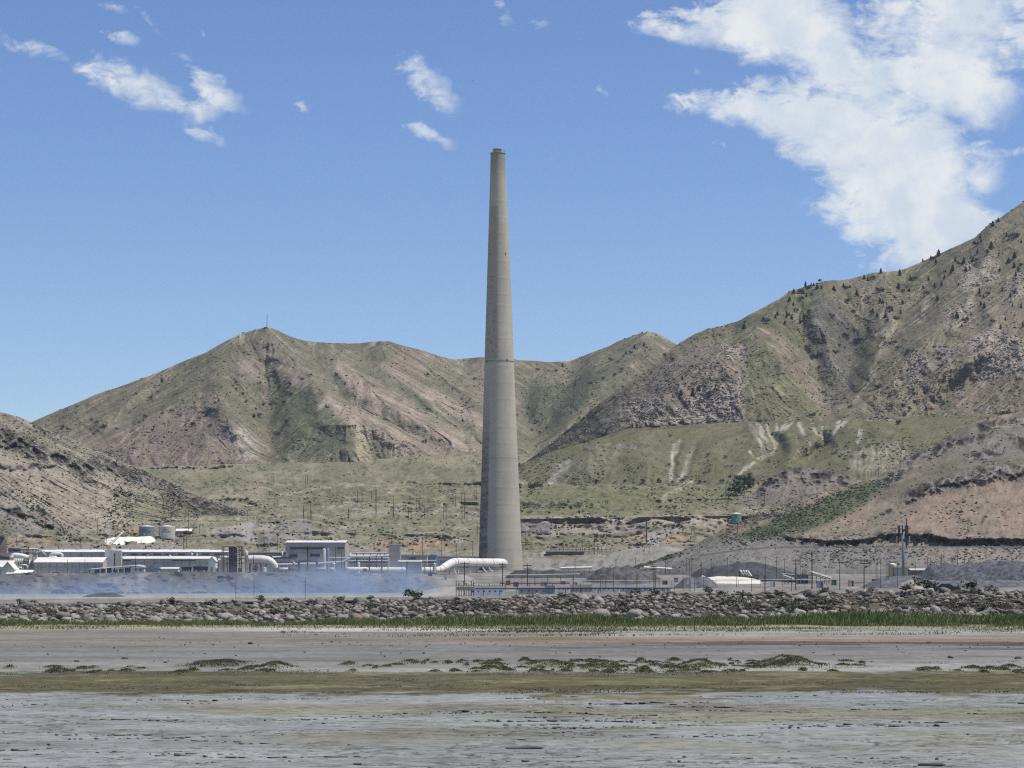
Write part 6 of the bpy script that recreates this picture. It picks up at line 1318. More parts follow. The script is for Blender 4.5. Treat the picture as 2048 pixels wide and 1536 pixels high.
# crusher, conveyors, stacker
def crusher():
    Y = 1150; root = empty('crusher_house', at(1606, 1172, Y)); tag(root, 'dark crusher house with tan cabin on top at the foot of the long conveyor', 'machine house'); z = gz(1606, Y) - .3
    q = MB(); q.box(X(1597, Y), X(1617, Y), Y, Y + 8, z, Z(1149, Y)); q.build('body', mat('crusher_dark', (.09, .095, .10), .8, .2), root)
    q = MB(); q.box(X(1607, Y), X(1614, Y), Y + 1, Y + 6, Z(1149, Y), Z(1140, Y)); q.build('cabin', YEL, root)
    q = MB(); q.box(X(1596, Y), X(1617, Y), Y - 1.5, Y - .2, Z(1160.5, Y), Z(1157, Y)); q.build('panel', PALEW, root)
    for px in (1594, 1600, 1619, 1624): q = MB(); q.bar((X(px, Y), Y - 2, z), (X(px, Y), Y - 2, Z(1152, Y)), .25, 4); q.build('leg', STEEL, root)
    q = MB(); q.bar(at(1590, 1150, Y - 3), at(1562, 1148, Y - 3), .5, 4); q.build('chute', STEEL, root)
crusher()
def conveyor(label, p, q_, Y, r, m, legs=4):
    root = empty('conveyor', at(q_[0], q_[1], Y)); tag(root, label, 'conveyor'); b = MB(); b.bar(at(*p, Y), at(*q_, Y), r, 4); b.build('gallery', m, root); b = MB(); b.bar(at(p[0], p[1] + 3, Y - 1), at(q_[0], q_[1] + 3, Y - 1), r * .35, 4); b.build('truss', STEEL, root)
    for i in range(legs):
        t = (i + .5) / legs; px, py = p[0] + (q_[0] - p[0]) * t, p[1] + (q_[1] - p[1]) * t
        if Z(py, Y) - gz(px, Y) > .6: b = MB(); b.bar((X(px, Y), Y, gz(px, Y) - .3), at(px, py, Y), .18, 4); b.build('leg', STEEL, root)
conveyor('long pale conveyor sloping down to the right from the crusher house', (1620, 1144), (1662, 1157), 1150, .9, mat('conveyor_tan', (.42, .40, .36), .8), 5)
conveyor('short thin conveyor left of the crusher house', (1566, 1150), (1588, 1158), 1120, .4, PALEW, 3)
conveyor('covered white conveyor line low behind the dark mound, left part', (1121, 1136), (1184, 1134.5), 1780, .8, DUCT, 6)
conveyor('covered white conveyor line low behind the dark mound, right part', (1288, 1134.5), (1344, 1137.5), 1780, .8, DUCT, 6)
def stacker():
    Y = 1200; root = empty('stacker', at(1494, 1155, Y)); tag(root, 'white and dark slatted stacker machine at the end of the gypsum heap', 'machine')
    for i, px in enumerate((1480, 1486, 1491, 1495)):
        q = MB(); q.bar(at(px, 1140 + i * .4, Y), at(px + 8, 1150 + i * .8, Y), .5, 4); q.build('slat', DUCT if i % 2 == 0 else WHITE, root)
        q = MB(); q.box(X(px - 1.2, Y), X(px + 1.2, Y), Y + 1, Y + 2, gz(px, Y), Z(1141, Y)); q.build('leg', DARK, root)
    q = MB(); q.box(X(1500, Y), X(1518, Y), Y, Y + 3, gz(1510, Y), Z(1149, Y)); q.build('body', STEEL, root)
    for px in (1503, 1509, 1515): q = MB(); q.lathe((X(px, Y), Y - .3, gz(px, Y) + .8), [(.1, -.8), (.8, -.4), (.8, .4), (.1, .8)], 10); q.build('wheel', DARK, root)
stacker()
building('yellow_store', 'pale flat-roofed store in front of the railway cut beside the slag', 1822, 1876, 1141, 1152, 1250, 10, 1138, mat('store_brown', (.20, .16, .14), .8), PALEW, cat='building')
building('tan_wall_block', 'beige wall block between the silo and the monopole', 1793, 1814, 1136, 1150, 1290, 8, None, PALEW, PALEW, cat='building')
building('tan_kiosk', 'narrow tan kiosk right of the monopole', 1812, 1819, 1136, 1148, 1280, 4, None, YEL, YEL, cat='kiosk')
# substation frames
def frame_yard(name, label, px0, px1, top, bot, Y, nx, m=STEEL, r=.16):
    root = empty(name, at(px0, bot, Y)); tag(root, label, 'substation'); zt, zb = Z(top, Y), Z(bot, Y) - 1
    for i in range(nx + 1):
        px = px0 + (px1 - px0) * i / nx
        for yo in (0, 10): q = MB(); q.bar((X(px, Y), Y + yo, zb), (X(px, Y), Y + yo, zt - (i % 3) * .6), r, 4); q.build('post', m, root)
    for f_ in (.98, .7, .42):
        for yo in (0, 10): q = MB(); z = zb + (zt - zb) * f_; q.bar((X(px0, Y), Y + yo, z), (X(px1, Y), Y + yo, z), r * .8, 4); q.build('beam', m, root)
    for i in range(nx * 2): px = px0 + (px1 - px0) * (i + .5) / nx / 2; q = MB(); z = zb + (zt - zb) * .42; q.lathe((X(px, Y), Y + 2, z), [(.25, 0), (.35, .3), (.2, .6), (.35, .9), (.12, 1.3)], 6); q.build('insulator', PALEW, root)
frame_yard('substation', 'grey substation frames right of the stack behind the yard', 1102, 1221, 1093, 1110, 2014, 14)
frame_yard('switch_rack', 'dark lattice switch rack standing in the smoke below the duct', 912, 947, 1161, 1187, 620, 7, DARK, .07)
CN = [('rust-red', (.26, .09, .06)), ('blue', (.09, .15, .26)), ('white', (.7, .69, .65)), ('grey', (.30, .30, .30)), ('green', (.10, .17, .12)), ('tan', (.42, .36, .25))]
for i, (px, py, Y, ww) in enumerate(((1016, 1152, 1250, 9), (1032, 1156, 1130, 11), (1068, 1154, 1180, 8), (1088, 1158, 1060, 12), (1126, 1157, 1090, 10), (1150, 1160, 1010, 9), (1330, 1158, 1080, 10), (1352, 1150, 1290, 8), (1545, 1166, 900, 10), (1640, 1168, 860, 12), (1668, 1160, 1000, 9), (1702, 1165, 920, 11), (1748, 1158, 1050, 8), (860, 1150, 1420, 9), (890, 1152, 1380, 8), (435, 1143, 1400, 7), (480, 1142, 1402, 8), (690, 1141, 1398, 7), (730, 1142, 1396, 8))):
    nm_, cl_ = CN[i % 6]; x = X(px, Y); w2 = ww / F * Y / 2; zb = gz(px, Y) - .1; h = 2.5; rt = empty('container', (x, Y, zb)); tag(rt, '%s metal container %s' % (nm_, ['by the pale rail right of the stack', 'in front of the rubble mound', 'right of the tall pole at the stack foot', 'below the rubble mound', 'behind the white trailer', 'left of the broad dark mound', 'left of the twin-peaked heap', 'behind the twin-peaked heap', 'left of the crusher', 'under the long conveyor', 'at the conveyor end', 'left of the grey berm', 'left of the tan silo', 'below the duct bend', 'under the raised duct', 'beside the white annex', 'under the steel tower', 'right of the grey hall', 'before the pipe house'][i], ), 'container')
    m_ = mat('container_' + nm_.replace('-', '_'), cl_, .7, .15, .5, stain=.3); q = MB(); q.box(x - w2, x + w2, Y - 1.2, Y + 1.2, zb, zb + h); q.build('body', m_, rt); q = MB(); q.box(x - w2 - .05, x + w2 + .05, Y - 1.25, Y + 1.25, zb + h, zb + h + .12); q.build('roof', m_, rt); q = MB(); q.box(x + w2 * .3, x + w2 * .7, Y - 1.26, Y - 1.2, zb + .2, zb + h - .2); q.build('door', DARK, rt)
frame_yard('fence_rack', 'light steel frames behind the first trailer', 946, 1010, 1165, 1180, 700, 6, STEEL, .06)

# smaller pieces of the works
for (px, top, bot, Y, r, m, lab) in ((565, 1101, 1117, 1555, .5, DUCT, 'thin white vent pipe left of the big grey hall'), (486, 1096, 1112, 1500, .6, STEEL, 'dark vent stack on the right of the steel tower'), (701, 1104, 1125, 1560, .45, DUCT, 'white vent pipe where the pipe bridge meets the pipe house'),
        (760, 1100, 1114, 1625, .45, STEEL, 'dark vent pipe on the pipe house roof'), (829, 1104, 1112, 1685, .4, DUCT, 'short white vent on the machine house roof'), (846, 1105, 1112, 1685, .5, STEEL, 'short dark vent on the machine house roof'), (672, 1074, 1083, 1575, .9, CREAM, 'cream vent box on the roof of the big grey hall'), (384, 1104, 1114, 1600, .9, DUCT, 'white fan stack on the plain shed roof'), (394, 1106, 1114, 1600, .7, DUCT, 'smaller white fan stack on the plain shed roof'), (250, 1110, 1116, 1492, .7, CREAM, 'left cream roof box on the plain shed'), (295, 1110, 1116, 1492, .7, CREAM, 'middle cream roof box on the plain shed'), (340, 1109, 1116, 1492, .7, DUCT, 'right white roof box on the plain shed')):
    x = X(px, Y); rt = empty('roof_vent', (x, Y, Z(bot, Y))); tag(rt, lab, 'vent'); q = MB(); q.bar((x, Y, Z(bot, Y)), (x, Y, Z(top, Y)), r, 10); q.build('pipe', m, rt, True); q = MB(); q.bar((x, Y, Z(top, Y)), (x, Y, Z(top, Y) + .35), r * 1.35, 10); q.build('cowl', GALV, rt)
for i, (a, b, Y, w_) in enumerate(((696, 776, 1530, 4), (556, 600, 1512, 3), (802, 872, 1650, 4))):
    rt = empty('pipe_rack', at(a, 1134, Y)); tag(rt, ['dark open pipe rack under the pipe bridge', 'low pipe rack at the left foot of the big grey hall', 'pipe rack before the machine house'][i], 'pipe rack')
    for k in range(7):
        px = a + (b - a) * k / 6; q = MB(); q.bar((X(px, Y), Y, gz(px, Y) - .2), (X(px, Y), Y, Z(1120, Y)), .28, 4); q.build('post', STEEL, rt)
    for k in range(w_):
        q = MB(); z = Z(1131 - k * 3.3, Y); q.bar((X(a, Y), Y - .5, z), (X(b, Y), Y - .5, z), .35 - .05 * (k % 2), 6); q.build('pipe', [STEEL, PALEW, DARK, DUCT][k], rt)
for i, (px0, px1, top, bot, Y, m) in enumerate(((585, 591, 1126, 1137, 1500, BLUEG), (664, 671, 1127, 1137, 1490, PALEW), (712, 720, 1125, 1135, 1520, DUCT), (866, 872, 1127, 1137, 1640, PALEW))):
    tank('process_tank', ['blue-grey', 'pale', 'white', 'beige'][i] + ' process tank ' + ['left of the portal frame', 'right of the upright vessel', 'under the pipe bridge', 'just before the duct bend'][i], px0, px1, top, bot, m, None, .5, Y=Y)

# ================================================================== poles, mast, monopole, vehicles, smoke, haze
def pole(px, top, bot, label, group, arms=1, r=None, Y=None, m=None, lamp=False, name='utility_pole', wide=None):
    D = Y or ground_at(px, bot, 1900); k = D / F; z0, z1 = Z(bot, D) - 1.0, Z(top, D); x = X(px, D); r = r or max(.17, .55 * k)
    root = empty(name, (x, D, z0)); tag(root, label, 'pole', group)
    q = MB(); q.bar((x, D, z0), (x, D, z1), r, 6, r * .75); q.build('post', m or WOOD, root)
    H = z1 - z0; w_ = wide or min(1.6, .12 * H)
    for i in range(arms):
        z = z1 - .06 * H * (1 + i * 1.6); q = MB(); q.box(x - w_, x + w_, D - r - .12, D - r + .0, z - .12, z + .12); q.build('crossarm', m or WOOD, root)
    if lamp: q = MB(); q.box(x - .9, x + .9, D - .35, D + .35, z1, z1 + .35); q.build('lamp_head', PALEW, root)
    return root
def poles(lst, x0, y0, s, label, group, **kw):
    for p in lst: pole(x0 + p[0] / s, y0 + p[1] / s, y0 + p[2] / s, label, group, **kw)
poles([(42, 370, 520), (437, 500, 580), (537, 380, 540), (735, 380, 575), (883, 440, 570), (1047, 440, 580), (1098, 235, 390)], 740, 1000, 5.12, 'dark utility pole on the ochre ground left of the stack', 'poles left of the stack')
poles([(1555, 300, 470), (1590, 310, 470), (1648, 430, 580), (1568, 460, 575)], 740, 1000, 5.12, 'dark pole close behind the right foot of the stack', 'poles right behind the stack')
poles([(395, 75, 200), (422, 75, 200), (755, 65, 195), (780, 65, 195), (943, 60, 195), (968, 60, 195), (238, 85, 195), (345, 50, 120), (365, 50, 115), (560, 70, 190), (585, 70, 185), (473, 0, 90), (500, 0, 85), (850, 0, 50), (878, 0, 50), (295, 150, 200)], 740, 1000, 5.12, 'thin leg of a paired power pole in the valley left of the stack', 'paired power poles in the valley', arms=2, r=.30)
poles([(757, 200, 420), (898, 240, 400), (1455, 170, 240), (1885, 290, 410), (1165, 0, 90), (1240, 0, 90), (1625, 0, 100), (587, 0, 120), (100, 150, 240)], 380, 1020, 5.12, 'utility pole on the open slope behind the big grey hall', 'poles behind the grey hall')
poles([(433, 100, 190), (465, 90, 210), (622, 140, 270), (997, 80, 240), (170, 270, 360), (235, 230, 340), (597, 370, 420), (828, 300, 405), (1088, 270, 390)], 0, 1020, 5.12, 'utility pole at the foot of the bare left hill', 'poles below the left hill')
poles([(1343, 150, 260), (1880, 240, 390), (1912, 240, 390), (1895, 0, 130), (1930, 0, 250)], 0, 1020, 5.12, 'utility pole around the lettered tanks', 'poles around the lettered tanks')
for p in [(690, 505, 640), (870, 505, 650), (388, 550, 640), (1257, 480, 650), (1390, 475, 590), (1942, 500, 590)]: pole(p[0] / 5.12, 1020 + p[1] / 5.12, 1020 + p[2] / 5.12, 'dark pole in front of the cream sheds', 'poles in front of the cream sheds', Y=1398, arms=0)
for p in [(1910, 460, 580), (1490, 370, 580), (1553, 430, 580), (1205, 365, 590)]: pole(380 + p[0] / 5.12, 1020 + p[1] / 5.12, 1020 + p[2] / 5.12, 'dark pole in front of the big grey hall', 'poles in front of the grey hall', Y=1400, r=.45 if p[0] == 1205 else None, arms=2 if p[0] == 1205 else 0)
for p in [(655, 600, 890), (470, 700, 920), (1180, 700, 890)]: pole(380 + p[0] / 5.12, 1020 + p[1] / 5.12, 1020 + p[2] / 5.12, 'slender pole rising out of the smoke before the slag bank', 'slender poles in the smoke', Y=520, arms=0, r=.06)
for px, t, b, n_ in ((929, 1123, 1190, 'thick dark pole over the switch rack below the duct'), (1055, 1127, 1190, 'tall dark pole in front of the right edge of the stack foot'), (1005, 1125, 1176, 'dark pole at the rounded end of the big duct'), (814, 1123, 1150, 'dark pole in front of the level run of the big duct'), (1308, 1131, 1174, 'thick pole beside the right end of the trailer row'), (1806 + 7, 1037, 1095, 'tall dark pole with crossarms just right of the monopole')):
    pole(px, t, b, n_, None, arms=2, Y=700 if b > 1170 else 1380 if px == 814 else None, r=.16 if b > 1170 else .5, name='tall_pole')
pole(1293, 1039, 1087, 'thick isolated dark pole on the dirt road bend', None, arms=1, r=.6, name='tall_pole')
poles([(335, 330, 560), (400, 420, 555), (455, 340, 560), (1035, 350, 450), (1015, 450, 560), (570, 0, 50), (590, 0, 50), (1535, 420, 540), (1920, 230, 330)], 1100, 1000, 5.12, 'utility pole on the cut slopes between stack and green tank', 'poles between stack and green tank')
for p in [(257, 600, 700), (878, 590, 660), (1025, 615, 710), (1183, 595, 745), (675, 620, 660), (1400, 590, 710), (1427, 600, 710), (1452, 590, 710), (1650, 600, 690), (1815, 590, 650)]: pole(1100 + p[0] / 5.12, 1000 + p[1] / 5.12, 1000 + p[2] / 5.12, 'yard pole among the dark mounds', 'yard poles among the mounds', Y=1400, arms=1)
for p in [(1080, 730, 830), (650, 730, 930), (890, 730, 860), (517, 800, 930), (543, 770, 870), (572, 780, 870), (312, 850, 930), (235, 770, 860), (778, 800, 930), (963, 880, 940), (1272, 870, 920), (1575, 770, 910), (1363, 780, 870), (1432, 770, 870), (1480, 810, 870), (1118, 800, 870)]: pole(1100 + p[0] / 5.12, 1000 + p[1] / 5.12, 1000 + p[2] / 5.12 + 6, 'near yard pole standing behind the trailers', 'near yard poles behind the trailers', Y=690, arms=0, r=.10, lamp=p[0] in (890, 543))
for p in [(763, 660, 900), (897, 660, 900), (990, 680, 860), (1172, 640, 850), (320, 680, 760), (130, 690, 770), (15, 730, 850)]: pole(1400 + p[0] / 5.851, 1000 + p[1] / 5.851, 1000 + p[2] / 5.851, 'pole behind the gypsum heap', 'poles behind the gypsum heap', Y=1250, arms=1)
for p in [(605, 890, 1030), (770, 880, 1010), (755, 880, 1000), (1070, 900, 1010), (430, 880, 960)]: pole(1400 + p[0] / 5.851, 1000 + p[1] / 5.851, 1000 + p[2] / 5.851 + 4, 'short dark pole behind the rocks left of the crusher', 'short poles left of the crusher', Y=640, arms=0, r=.09)
pole(1591.4, 1118, 1176, 'dark pole with double crossarms left of the crusher house', None, 2, .17, 700, name='tall_pole'); pole(1623.9, 1102, 1172, 'thickest dark pole right of the crusher house', None, 1, .22, 760, name='tall_pole'); pole(1679.5, 1122, 1174, 'leaning pole with one wide crossarm above the conveyor end', None, 1, .15, 720, wide=2.4, name='tall_pole'); pole(1728.2, 1116, 1178, 'pole with dark top and white lower half near the rocks', None, 2, .17, 640, name='tall_pole')
for p in [(318, 690, 880), (362, 690, 1000), (435, 740, 880), (450, 740, 890), (557, 710, 1020)]: pole(1700 + p[0] / 5.885, 1000 + p[1] / 5.885, 1000 + p[2] / 5.885 + 3, 'dark pole in the cluster left of the monopole', 'pole cluster left of the monopole', Y=800, arms=0, r=.12)
for p in [(767, 730, 870), (915, 660, 840), (950, 680, 840), (1063, 660, 790), (1078, 630, 790), (1200, 660, 790), (1265, 640, 790), (1350, 650, 790), (1393, 690, 790), (1730, 690, 790), (1835, 750, 910)]: pole(1700 + p[0] / 5.885, 1000 + p[1] / 5.885, 1000 + p[2] / 5.885, 'pole rising behind the dark slag heap by the car', 'poles behind the slag heap', Y=1120, arms=0)
poles([(367, 650, 730), (385, 655, 725), (408, 640, 720), (645, 690, 735), (1128, 490, 545), (238, 840, 900)], 1400, 780, 3.16, 'thin pole near the rocky knoll', 'thin poles near the knoll', arms=1)
poles([(150, 1065, 1125), (160, 1065, 1125), (245, 1075, 1130), (380, 1055, 1130), (392, 1055, 1130), (735, 1160, 1230), (765, 1160, 1230), (830, 1170, 1230), (855, 1150, 1330), (865, 1150, 1330), (980, 1200, 1330), (1135, 1215, 1285), (1155, 1215, 1285), (1385, 1190, 1260), (1405, 1180, 1260), (1445, 1180, 1240), (1465, 1180, 1240), (1535, 1160, 1240), (1548, 1160, 1240), (365, 1270, 1350), (415, 1240, 1350), (672, 1285, 1360)], 500, 640, 3.413, 'thin power pole far out on the valley floor', 'far power poles on the valley floor', arms=1, r=.28)

def lattice(name, label, px, top, bot, wpx, Y, m, cat='tower', tip=.15):
    z0, z1 = Z(bot, Y) - .5, Z(top, Y); x = X(px, Y); w_ = wpx / F * Y / 2; root = empty(name, (x, Y, z0)); tag(root, label, cat); n = 7
    lv = [(w_ * (1 - (1 - tip) * i / n), z0 + (z1 - z0) * i / n) for i in range(n + 1)]
    for sx_, sy_ in ((-1, -1), (1, -1), (1, 1), (-1, 1)):
        q = MB(); q.bar((x + sx_ * w_, Y + sy_ * w_, z0), (x + sx_ * w_ * tip, Y + sy_ * w_ * tip, z1), .16, 4); q.build('leg', m, root)
    for i in range(n):
        (a_, za), (b_, zb) = lv[i], lv[i + 1]; q = MB()
        for (p_, p2) in (((-1, -1), (1, -1)), ((1, -1), (1, 1)), ((1, 1), (-1, 1)), ((-1, 1), (-1, -1))):
            q.bar((x + p_[0] * a_, Y + p_[1] * a_, za), (x + p2[0] * b_, Y + p2[1] * b_, zb), .08, 3)
        q.build('bracing', m, root)
    return root
lattice('lattice_tower', 'slim lattice tower on the slope left of the green tank', 1386, 1046, 1079, 10, ground_at(1386, 1079, 2100), STEEL)
pk = ground_at(534, 657, 4200)
lattice('radio_mast', 'thin radio mast on the summit of the left peak', 534.5, 629, 657, 3.0, pk, mat('mast_grey', (.30, .31, .33), .6), 'mast', .5)
lattice('small_mast', 'tiny antenna on the shoulder left of the summit mast', 512, 657, 663.5, 1.6, ground_at(512, 662, 4200), MATS['mast_grey'], 'mast', .5)
building_pk = MB(); p = at(531, 656.5, pk); building_pk.box(p.x - 3, p.x + 3, p.y - 2, p.y + 2, p.z - 2, p.z + 1.6); building_pk.gable(p.x - 3.3, p.x + 3.3, p.y - 2.3, p.y + 2.3, p.z + 1.6, p.z + 2.4)
tag(building_pk.build('summit_hut', DARK), 'tiny dark hut beside the summit mast', 'hut')
def monopole():
    Y = 1000.0; x = X(1806.5, Y); z0 = gz(1806, Y) - .5; zt = Z(1050, Y); k = Y / F; root = empty('cell_tower', (x, Y, z0)); tag(root, 'tall grey monopole cell tower with two rings of antennas at the right', 'cell tower')
    q = MB(); q.bar((x, Y, z0), (x, Y, zt), 3.3 * k, 14, 2.0 * k); q.build('pole', mat('pole_galvanised', (.20, .215, .24), .55, .08), root, True)
    for zc, n_, R_, h in ((Z(1060, Y), 9, 1.9, 4.2), (Z(1080, Y), 9, 2.6, 3.6)):
        q = MB(); q.lathe((x, Y, zc - .3), [(.7, 0), (.75, .2), (.75, .5), (.7, .7)], 12); q.build('collar', DARK, root)
        for i in range(3):
            a_ = 2 * math.pi * i / 3 + .5; q = MB(); q.bar((x, Y, zc), (x + R_ * math.cos(a_), Y + R_ * math.sin(a_), zc), .12, 4); q.build('arm', DARK, root)
        for i in range(n_):
            a_ = 2 * math.pi * i / n_ + .2; cx_, cy_ = x + R_ * 1.1 * math.cos(a_), Y + R_ * 1.1 * math.sin(a_); q = MB(); q.box(cx_ - .25, cx_ + .25, cy_ - .15, cy_ + .15, zc - h * .5 + (i % 2) * .3, zc + h * .5); q.build('antenna', DARK if (zc > Z(1070, Y) or i % 2) else PALEW, root)
            if i % 2: q = MB(); q.box(cx_ - .3, cx_ + .3, cy_ + .2, cy_ + .6, zc - .8, zc + .5); q.build('radio_unit', DARK, root)
    q = MB(); q.bar((x - 3.4, Y, Z(1056, Y)), (x - 3.4, Y, Z(1066, Y)), .1, 4); q.bar((x - 4.6, Y, Z(1057.5, Y)), (x - .5, Y, Z(1057.5, Y)), .1, 4); q.build('side_arm', DARK, root)
monopole()

# highway with car
hw = np.arange(-400, 2481, 60.0); rows = [346.0, 352.0, 352.1, 364.0, 376.0]
P = np.zeros((len(rows), len(hw), 3))
for i, Y in enumerate(rows): P[i] = np.stack([X(hw, Y), np.full(len(hw), Y), np.array([gz(p, Y) for p in hw]) + .12], -1)
me = grid_mesh('highway', P, None, mat('asphalt', (.055, .055, .056), .9, .15, 1.0)); tag(me, kind='structure')
for yy, nm in ((352.5, 'edge_line'), (375, 'edge_line'), (364, 'centre_line')):
    P2 = np.zeros((2, len(hw), 3))
    for i, Y in enumerate((yy, yy + .15)): P2[i] = np.stack([X(hw, Y), np.full(len(hw), Y), np.array([gz(p, Y) for p in hw]) + .126], -1)
    l_ = grid_mesh(nm, P2, None, mat('road_paint', (.7, .69, .64), .8)); l_.parent = me
def car():
    Y = 358.0; x = X(1891, Y); z = gz(1891, Y) + .13; root = empty('parked_car', (x, Y, z)); tag(root, 'dark blue sedan passing on the highway, only its roof above the rocks', 'car')
    prof = [(-2.3, .35), (-2.35, .75), (-2.1, .95), (-1.35, 1.02), (-.75, 1.42), (.35, 1.47), (1.15, 1.02), (2.05, .88), (2.3, .65), (2.3, .35)]
    q = MB(); n = len(prof); vs = []
    for yy, ins in ((-.92, 0), (-.88, .04), (.88, .04), (.92, 0)): vs += [(x + a_ * (1 - ins * .2), Y + yy * (1 if b_ < 1.05 else .78), z + b_) for a_, b_ in prof]
    fs = [(r * n + i, r * n + i + 1, (r + 1) * n + i + 1, (r + 1) * n + i) for r in range(3) for i in range(n - 1)] + [tuple(range(n)), tuple(range(4 * n - 1, 3 * n - 1, -1))]
    q.add(vs, fs); q.build('body', mat('car_blue', (.020, .032, .062), .25, .05, spec=.5), root)
    gl = mat('car_glass', (.02, .025, .03), .1, spec=.6)
    for nm, pts in (('side_window', [(-1.15, 1.05), (-.7, 1.36), (-.2, 1.39), (-.2, 1.05)]), ('side_window', [(-.1, 1.05), (-.1, 1.39), (.32, 1.40), (.95, 1.05)])):
        for sg in (-1, 1): q = MB(); q.add([(x + a_, Y + sg * (.93 - (b_ - 1.05) * .55), z + b_) for a_, b_ in pts], [(0, 1, 2, 3)]); q.build(nm, gl, root)
    for nm, (a0, b0), (a1, b1) in (('windscreen', (.42, 1.46), (1.12, 1.06)), ('rear_window', (-1.30, 1.05), (-.80, 1.42))):
        q = MB(); q.add([(x + a0, Y - .66, z + b0 + .02), (x + a0, Y + .66, z + b0 + .02), (x + a1, Y + .72, z + b1 + .02), (x + a1, Y - .72, z + b1 + .02)], [(0, 1, 2, 3)]); q.build(nm, gl, root)
    for a_ in (-1.4, 1.4):
        for sg in (-1, 1): q = MB(); q.bar((x + a_, Y + sg * .75, z + .32), (x + a_, Y + sg * .95, z + .32), .32, 14); wl = q.build('wheel', mat('tyre', (.02, .02, .02), .9), root); q = MB(); q.bar((x + a_, Y + sg * .95, z + .32), (x + a_, Y + sg * .97, z + .32), .19, 10); q.build('rim', GALV, wl)
    for sg in (-1, 1): q = MB(); q.box(x + 2.2, x + 2.32, Y + sg * .65 - .18, Y + sg * .65 + .18, z + .6, z + .75); q.build('headlight', mat('lamp_glass', (.7, .7, .68), .2), root)
car()
# dark parked trucks and wagons along the bank edge
def truck(px0, px1, top, bot, label, m, Y=1396, kind='gondola'):
    x0, x1 = X(px0, Y), X(px1, Y); zb = max(Z(bot, Y), gz((px0 + px1) / 2, Y)); zt = Z(top, Y); root = empty('ore_wagon' if kind == 'gondola' else 'parked_truck', ((x0 + x1) / 2, Y, zb)); tag(root, label, 'wagon' if kind == 'gondola' else 'truck', None)
    h = zt - zb; q = MB()
    if kind == 'gondola': q.add([(x0 + .8, Y - 1.4, zb + h * .3), (x1 - .8, Y - 1.4, zb + h * .3), (x1, Y - 1.5, zt), (x0, Y - 1.5, zt), (x0 + .8, Y + 1.4, zb + h * .3), (x1 - .8, Y + 1.4, zb + h * .3), (x1, Y + 1.5, zt), (x0, Y + 1.5, zt)], [(0, 1, 2, 3), (5, 4, 7, 6), (1, 5, 6, 2), (4, 0, 3, 7), (3, 2, 6, 7), (4, 5, 1, 0)]); q.build('tub', m, root)
    else:
        q.box(x0, x0 + (x1 - x0) * .7, Y - 1.2, Y + 1.2, zb + h * .3, zt); q.build('load_bed', m, root); q = MB(); q.box(x0 + (x1 - x0) * .74, x1, Y - 1.1, Y + 1.1, zb + h * .25, zb + h * .92); c_ = q.build('cab', m, root); q = MB(); q.box(x1 - .5, x1 + .05, Y - 1.15, Y + 1.15, zb + h * .6, zb + h * .85); q.build('windscreen', GLAZE, c_)
    for i in range(4): xx = x0 + (x1 - x0) * (.12 + .25 * i); q = MB(); q.bar((xx, Y - 1.3, zb + h * .16), (xx, Y - 1.0, zb + h * .16), h * .16, 10); q.build('wheel', DARK, root)
truck(363, 384, 1134, 1143.5, 'left black ore wagon parked before the plain shed', COAL); truck(386, 417, 1133, 1143.5, 'right longer black ore wagon parked before the white annex', COAL)
for i, (a_, b_) in enumerate(((27, 41), (42, 53), (55, 69), (72, 84), (86, 100), (106, 119), (121, 134), (146, 160), (165, 178))):
    truck(a_, b_, 1146.5 - (i % 3), 1152, ['first', 'second', 'third', 'fourth', 'fifth', 'sixth', 'seventh', 'eighth', 'ninth'][i] + ' parked dark truck from the left along the bank edge', [DARK, BLUEG, COAL][i % 3], kind='truck')
truck(507, 516, 1131, 1141, 'dark red machine parked under the fat white duct', REDP, Y=1404, kind='truck')
for i, (a_, b_, m_) in enumerate(((558, 576, DUCT), (577, 594, RUST), (632, 652, PALEW), (660, 668, WHITE))):
    Y = 1392; q = MB(); q.tube([at(a_, 1138, Y), at(b_, 1138, Y)], .9, 10); rt = empty('pipe_length', at(a_, 1140, Y)); tag(rt, ['white', 'rust brown', 'pale grey', 'short white'][i] + ' pipe length lying on the bank edge before the grey hall', 'pipe'); q.build('pipe', m_, rt, True)
    for px in (a_ + 2, b_ - 2): q = MB(); q.box(X(px, Y) - .3, X(px, Y) + .3, Y - .8, Y + .8, gz(px, Y) - .2, Z(1138, Y) - .6); q.build('saddle', STEEL, rt)
# bits on the shore
def post(px, py, h, label):
    Y = rowY(py); x = X(px, Y); q = MB(); q.bar((x, Y, -.1), (x, Y, h), .05, 6); rt = empty('marker_post', (x, Y, 0)); tag(rt, label, 'post'); q.build('post', WOOD, rt); q = MB(); q.bar((x, Y, h), (x, Y, h + .05), .065, 6); q.build('cap', RUST, rt)
post(1389, 1262, 1.3, 'single wooden marker post in the straw grass by the reeds')
def rockthing(name, px, py, s_, m, label, cat, seed, sc=(1, 1, 1)):
    Y = rowY(py); q = MB(); v = rock_shape(seed, IV2) * s_ * np.array(sc); q.add(v, IF2.tolist()); o = link_mesh(name, q.mesh(name, m, True), None, (X(px, Y), Y, s_ * .25)); tag(o, label, cat)
rockthing('dark_clod', 1901, 1317, .22, COAL, 'lone black clod on the pale mud at the far right', 'clod', 501); rockthing('dark_clod', 249, 1317.5, .17, COAL, 'black clod on the left mud', 'clod', 502, (1.3, 1, .7)); rockthing('dark_clod', 153, 1324, .16, COAL, 'black clod on the mud near the left edge', 'clod', 503)
